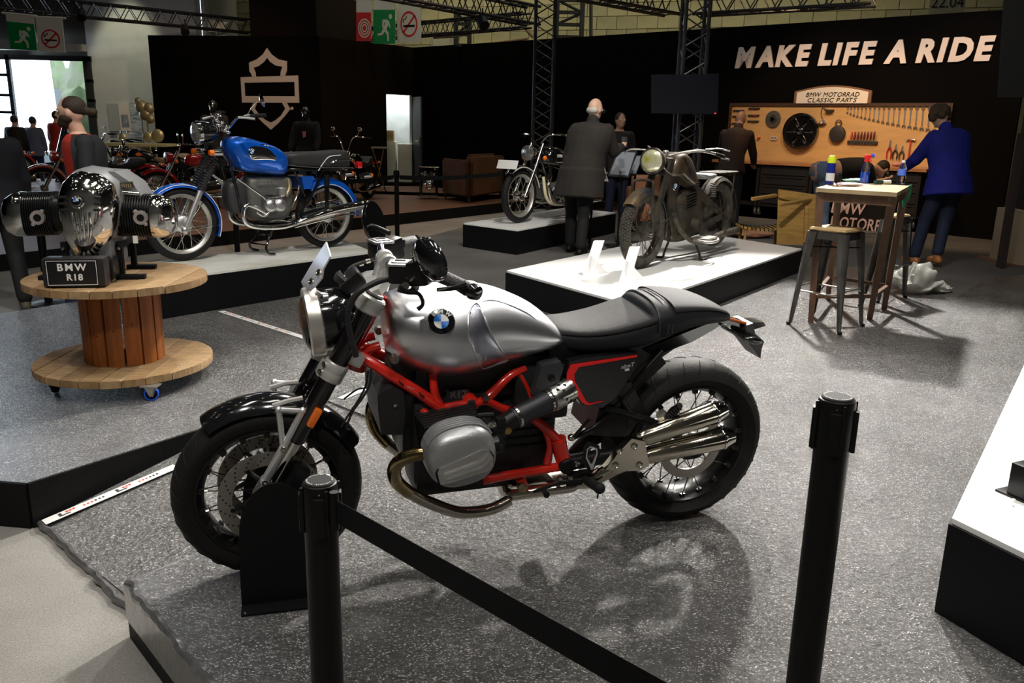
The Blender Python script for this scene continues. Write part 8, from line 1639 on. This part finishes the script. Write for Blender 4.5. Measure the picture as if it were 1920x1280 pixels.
skinA = M('skin_light', (.62, .38, .27), .5, sheen=.1); skinB = M('skin_tan', (.5, .28, .18), .5); hdark = M('hair_dark_brown', (.03, .018, .01), .6, bump=.8, bscale=60, stretch=(1, 4, 1)); hgrey = M('hair_white', (.5, .46, .4), .7); jeans = M('blue_denim', (.06, .11, .24), .8, var=.35, vscale=7, bump=.3, bscale=150); djeans = M('dark_denim', (.012, .018, .05), .8, var=.3, vscale=5); blkc = M('black_cloth', (.009, .009, .01), .85); tanS = M('tan_leather_shoe', (.35, .13, .04), .4)
# 1 bald man seen from behind
F0 = gp(1078, 476); f = V(.45, 1, 0).normalized(); J = stand(1.76, f, .16, step=-.12); s = f.cross(V(0, 0, 1)); J['elR'] = J['shR']+V(0, 0, -.24)+f*.12+s*.05; J['wrR'] = J['elR']+f*.2+V(0, 0, .06)+s*.03; J['hdR'] = f+V(0, 0, .3); J['elL'] = J['shL']+V(0, 0, -.3)-f*.06-s*.07
for k in ('che', 'neck', 'head', 'shL', 'shR', 'elL', 'elR', 'wrR', 'wrL'): J[k] = J[k]+V(.11, 0, 0)
J['pel'] = J['pel']+V(.04, 0, 0)
coat = M('charcoal_brown_coat', (.022, .018, .015), .85, var=.3, vscale=4); tp_ = person('bald man in a dark charcoal coat seen from behind between the two veteran motorcycles', F0, J, V(.75, .8, -.25), skinA, coat, blkc, black, hgrey, 'coat', .30, hairfn=fringe, body_w=(.225, .17, .245, .16), loose=.035, collar=1, vox=.013)
t, Jj, H, look, hs_, hu = tp_; b = B()
for q_ in (-1, 1): b.ring(H+hs_*q_*.035+look*.105+hu*.012, look, .024, [(-.002, -.002), (.002, -.002), (.002, .002), (-.002, .002)], 14); b.tube([H+hs_*q_*.06+look*.1+hu*.014, H+hs_*q_*.082+hu*.012], .002, 4)
b.obj('glasses', M('glasses_metal', (.4, .4, .4), .3, 1), t); b = B(); wr = Jj['wrR']; b.box(wr+f*.1+V(0, 0, .05), (.07, .015, .13), Matrix.Rotation(-.4, 3, 'X'), .004); o = b.obj('smartphone', black); o.location = F0; tag(o, 'dark phone held in the right hand of the bald man', 'phone')
# 2 man with a bun, red shirt, black open jacket
G0 = gp(158, 590, -.2); G0 = V(atY(158, 300, 6.9).x, 6.9, -.2); f = V(-.8, -.6, 0).normalized(); J = stand(1.80, f, .04, step=.18); blj = M('black_jacket', (.012, .012, .015), .8)
t, Jj, H, look, hs_, hu = person('bearded man with tied back hair, black jacket and red shirt walking left', G0, J, V(-1, -.18, -.05), skinA, M('red_tshirt', (.42, .03, .015), .8), djeans, black, hdark, 't_shirt', .06, loose=.01, hairfn=hair_bun, beard=M('beard_dark', (.025, .015, .01), .8), vox=.012, sleeve=0)
# open jacket: back and sides only
s = f.cross(V(0, 0, 1)); pel, che = Jj['pel'], Jj['che']; rs = []
for t_, w_, d_ in ((-.35, .235, .185), (-.1, .23, .18), (.3, .22, .175), (.65, .24, .18), (.88, .25, .19), (1.0, .215, .165), (1.09, .15, .125)):
    c = pel+(che-pel)*t_; ring_ = []
    for rr, seq_ in ((0, range(17)), (.012, range(16, -1, -1))):
        for k in seq_: a = R(-90-125+k*250/16); ring_.append(c+s*math.cos(a+PI)*(w_-rr)+f*math.sin(a+0)*(d_-rr))
    rs.append(ring_)
jk = B().rings(rs).obj('jacket', blj, t, 60); b = B()
for a in 'LR': cap(b, Jj['sh'+a], Jj['el'+a], .078, .062); cap(b, Jj['el'+a], Jj['el'+a].lerp(Jj['wr'+a], .88), .06, .048)
remesh(b, 'jacket_sleeve', blj, jk, .013, 4); b = B(); p = che+f*.16-V(0, 0, .12)+s*.07; b.box(p, (.008, .05, .008), Matrix.Rotation(math.atan2(f.y, f.x), 3, 'Z')); b.obj('shirt_print', wprint, t, 0)
# 3 hooded visitor at the left edge
G1 = V(atY(-22, 300, 7.35).x, 7.35, -.2); f = V(-.6, .8, 0); J = stand(1.72, f, .05, step=-.3); t, Jj, H, look, hs_, hu = person('visitor in a black jacket and grey hood cut off by the left edge', G1, J, f, skinA, M('navy_black_jacket', (.008, .009, .014), .85), blkc, M('olive_sneaker', (.1, .08, .05), .7), M('orange_cap', (.5, .08, .03), .7), 'jacket', .12, hairfn=hair_short, body_w=(.19, .15, .23, .15), loose=.045); b = B(); cap(b, Jj['neck']-V(0, 0, .01)-Jj['neck']*0, Jj['neck']+V(0, 0, .02), .12, .1); remesh(b, 'hood', M('hood_grey', (.3, .29, .27), .85), t, .014, 3)
# 4 worker at the bench
p = atY(1372, 300, 12.75); G2 = V(p.x, p.y, 0); f = V(.45, 1, 0).normalized(); J = stand(1.72, f, .5, arm=.4); person('bald man in a dark brown jacket bent over the left end of the workbench', G2, J, V(.5, .8, -.7), skinB, M('dark_brown_jacket', (.035, .018, .013), .8), blkc, black, None, 'jacket', .1, collar=1, vox=.016)
# 5 bending woman
Yw = 11.9; W_ = lambda x, y, dy=0: atY(x, y, Yw+dy); o = V(W_(1542, 400).x, Yw, 0); q_ = lambda x, y, dy=0: W_(x, y, dy)-o; J = {}
J['pel'] = q_(1545, 322); J['che'] = q_(1620, 312, .15); J['neck'] = q_(1638, 313, .18); J['head'] = q_(1655, 318, .25)
for a, s_ in (('L', 1), ('R', -1)):
    J['sh'+a] = J['che']+V(0, s_*.16, -.01); J['hip'+a] = J['pel']+V(0, s_*.09, -.02); J['kn'+a] = V(J['pel'].x+.02, s_*.1, .48); J['an'+a] = V(J['pel'].x+.04, s_*.12, .09); J['to'+a] = J['an'+a]+V(.16, .05, -.075); J['el'+a] = J['sh'+a]+V(.1, -.05*s_, -.2); J['wr'+a] = J['el'+a]+V(.18, .05, .04)
t, Jj, H, look, hs_, hu = person('woman in pale jeans and a black top bending over behind the high table', o, J, V(.7, .3, -.75), skinA, blkc, M('pale_denim', (.2, .28, .42), .8, var=.3, vscale=7), black, hdark, 'top', hairfn=hair_short, sleeve=0, body_w=(.165, .15, .17, .12), thigh=.1, hipw=.2, vox=.015, t0=.2); b = B(); cap(b, H-look*.06, H-look*.02-V(-.06, 0, .16), .07, .03); remesh(b, 'long_hair', hdark, t, .015, 2)
# 6 man in the blue shirt
G3 = gp(1733, 497); f = V(-.25, 1, 0).normalized(); J = stand(1.76, f, .38, step=-.1, arm=.35); s = f.cross(V(0, 0, 1))
for k in ('che', 'neck', 'head', 'shL', 'shR', 'elL', 'elR', 'wrL', 'wrR', 'pel', 'hipL', 'hipR'): J[k] = J[k]+V(.14 if k in ('pel', 'hipL', 'hipR') else .2, 0, 0)
J['knR'] = J['knR']+V(.06, 0, 0); J['knL'] = J['knL']+V(.08, 0, 0); J['anL'] = J['anL']+V(.04, 0, 0); J['toL'] = J['toL']+V(.04, 0, 0); J['anR'] = J['anR']+V(-.06, -.05, .06); J['toR'] = J['anR']+V(-.02, .12, -.1); J['elL'] = J['shL']+V(-.12, .12, -.25); J['wrL'] = J['elL']+V(-.02, .2, -.1)
person('man with curly hair in a bright blue shirt seen from behind at the right', G3, J, V(-.3, .9, -.5), skinA, M('royal_blue_shirt', (.012, .018, .28), .8, var=.25, vscale=5, bump=.3, bscale=25), djeans, tanS, M('curly_brown_hair', (.07, .045, .025), .8, bump=1, bscale=40), 'shirt', .16, hairfn=hair_curly, body_w=(.2, .16, .22, .15), loose=.04, vox=.012, collar=1)
# 7 far figures
for (x, Y, h, lb, c, lk) in ((1158, 13.4, 1.68, 'distant dark figure half hidden behind the bald man', (.01, .01, .01), (.2, -1, 0)), (34, 20.6, 1.62, 'distant visitor in black near the glazed doors', (.012, .012, .012), (0, 1, 0)), (68, 21.2, 1.6, 'distant visitor in a blue grey coat near the glazed doors', (.1, .13, .2), (0, 1, 0)), (112, 19.2, 1.55, 'distant visitor in dark red left of the bearded man', (.3, .02, .01), (.3, 1, 0))):
    p = atY(x, 300, Y); person(lb, (p.x, Y, -.02 if Y < 18 else -.02 if Y < 19.5 else -.2), stand(h, lk, .03), lk, skinB, M('far_cloth_%d' % x, c, .8), djeans, black, hdark, 'coat', .2, hairfn=hair_short, vox=.022)
# mannequins by the emblem
def mannequin(x, Y, h, lb, top, tr_, extra):
    p = atY(x, 300, Y); t = person(lb, (p.x, Y, -.02), stand(h, (-.1, -1, 0), 0, arm=.3), (-.1, -1, -.1), M('mannequin_black', (.008, .008, .008), .15, coat=1), top, tr_, black, None, 'hooded_jacket', .12, vox=.018, name='mannequin', collar=1, loose=.04)[0]
    if extra: b = B(); b.prism([V(-.04, -.165, 1.28), V(.03, -.165, 1.28), V(.02, -.17, 1.18), V(-.03, -.17, 1.16)], (0, -.012, 0)); b.obj('pink_neck_patch', M('pink_patch', (.7, .22, .22), .7), t, 0)
    return t
mannequin(577, 16.4, 1.72, 'black mannequin in a dark hooded jacket and jeans right of the emblem', M('mannequin_jacket', (.014, .012, .011), .9), jeans, True); mannequin(407, 16.8, 1.82, 'barely lit black mannequin left of the emblem', blkc, blkc, False)
# ================================================================ rows of small ceiling lamps high above (they glitter in chrome and film)
lampm = M('lamp_glow', (1, .93, .82), .5, emis=55)
for i, (x0, y0) in enumerate([(x, y) for y in (-1.5, .6, 2.4, 4.2, 6.2, 8.6, 11.2) for x in (-7, -4.4, -2.2, -.2, 1.7, 3.6, 6)]):
    x, y, z = x0+rnd.uniform(-.5, .5), y0+rnd.uniform(-.4, .4), 6.3+rnd.uniform(0, .8)
    t = bpy.data.objects.new('ceiling_lamp', None); COL.objects.link(t); t.location = (x, y, z); t['kind'] = 'structure'
    if i == 0:
        h0 = B().lathe([(.03, .3), (.06, .22), (.062, .006)], (0, 0, 0), (0, 0, 1), 14).obj('lamp_housing', black, t); g0 = B().lathe([(.055, -.004), (.055, .004)], (0, 0, 0), (0, 0, 1), 14).obj('lamp_lens', lampm, t, 0)
    else:
        for s in (h0, g0): c = s.copy(); COL.objects.link(c); c.parent = t
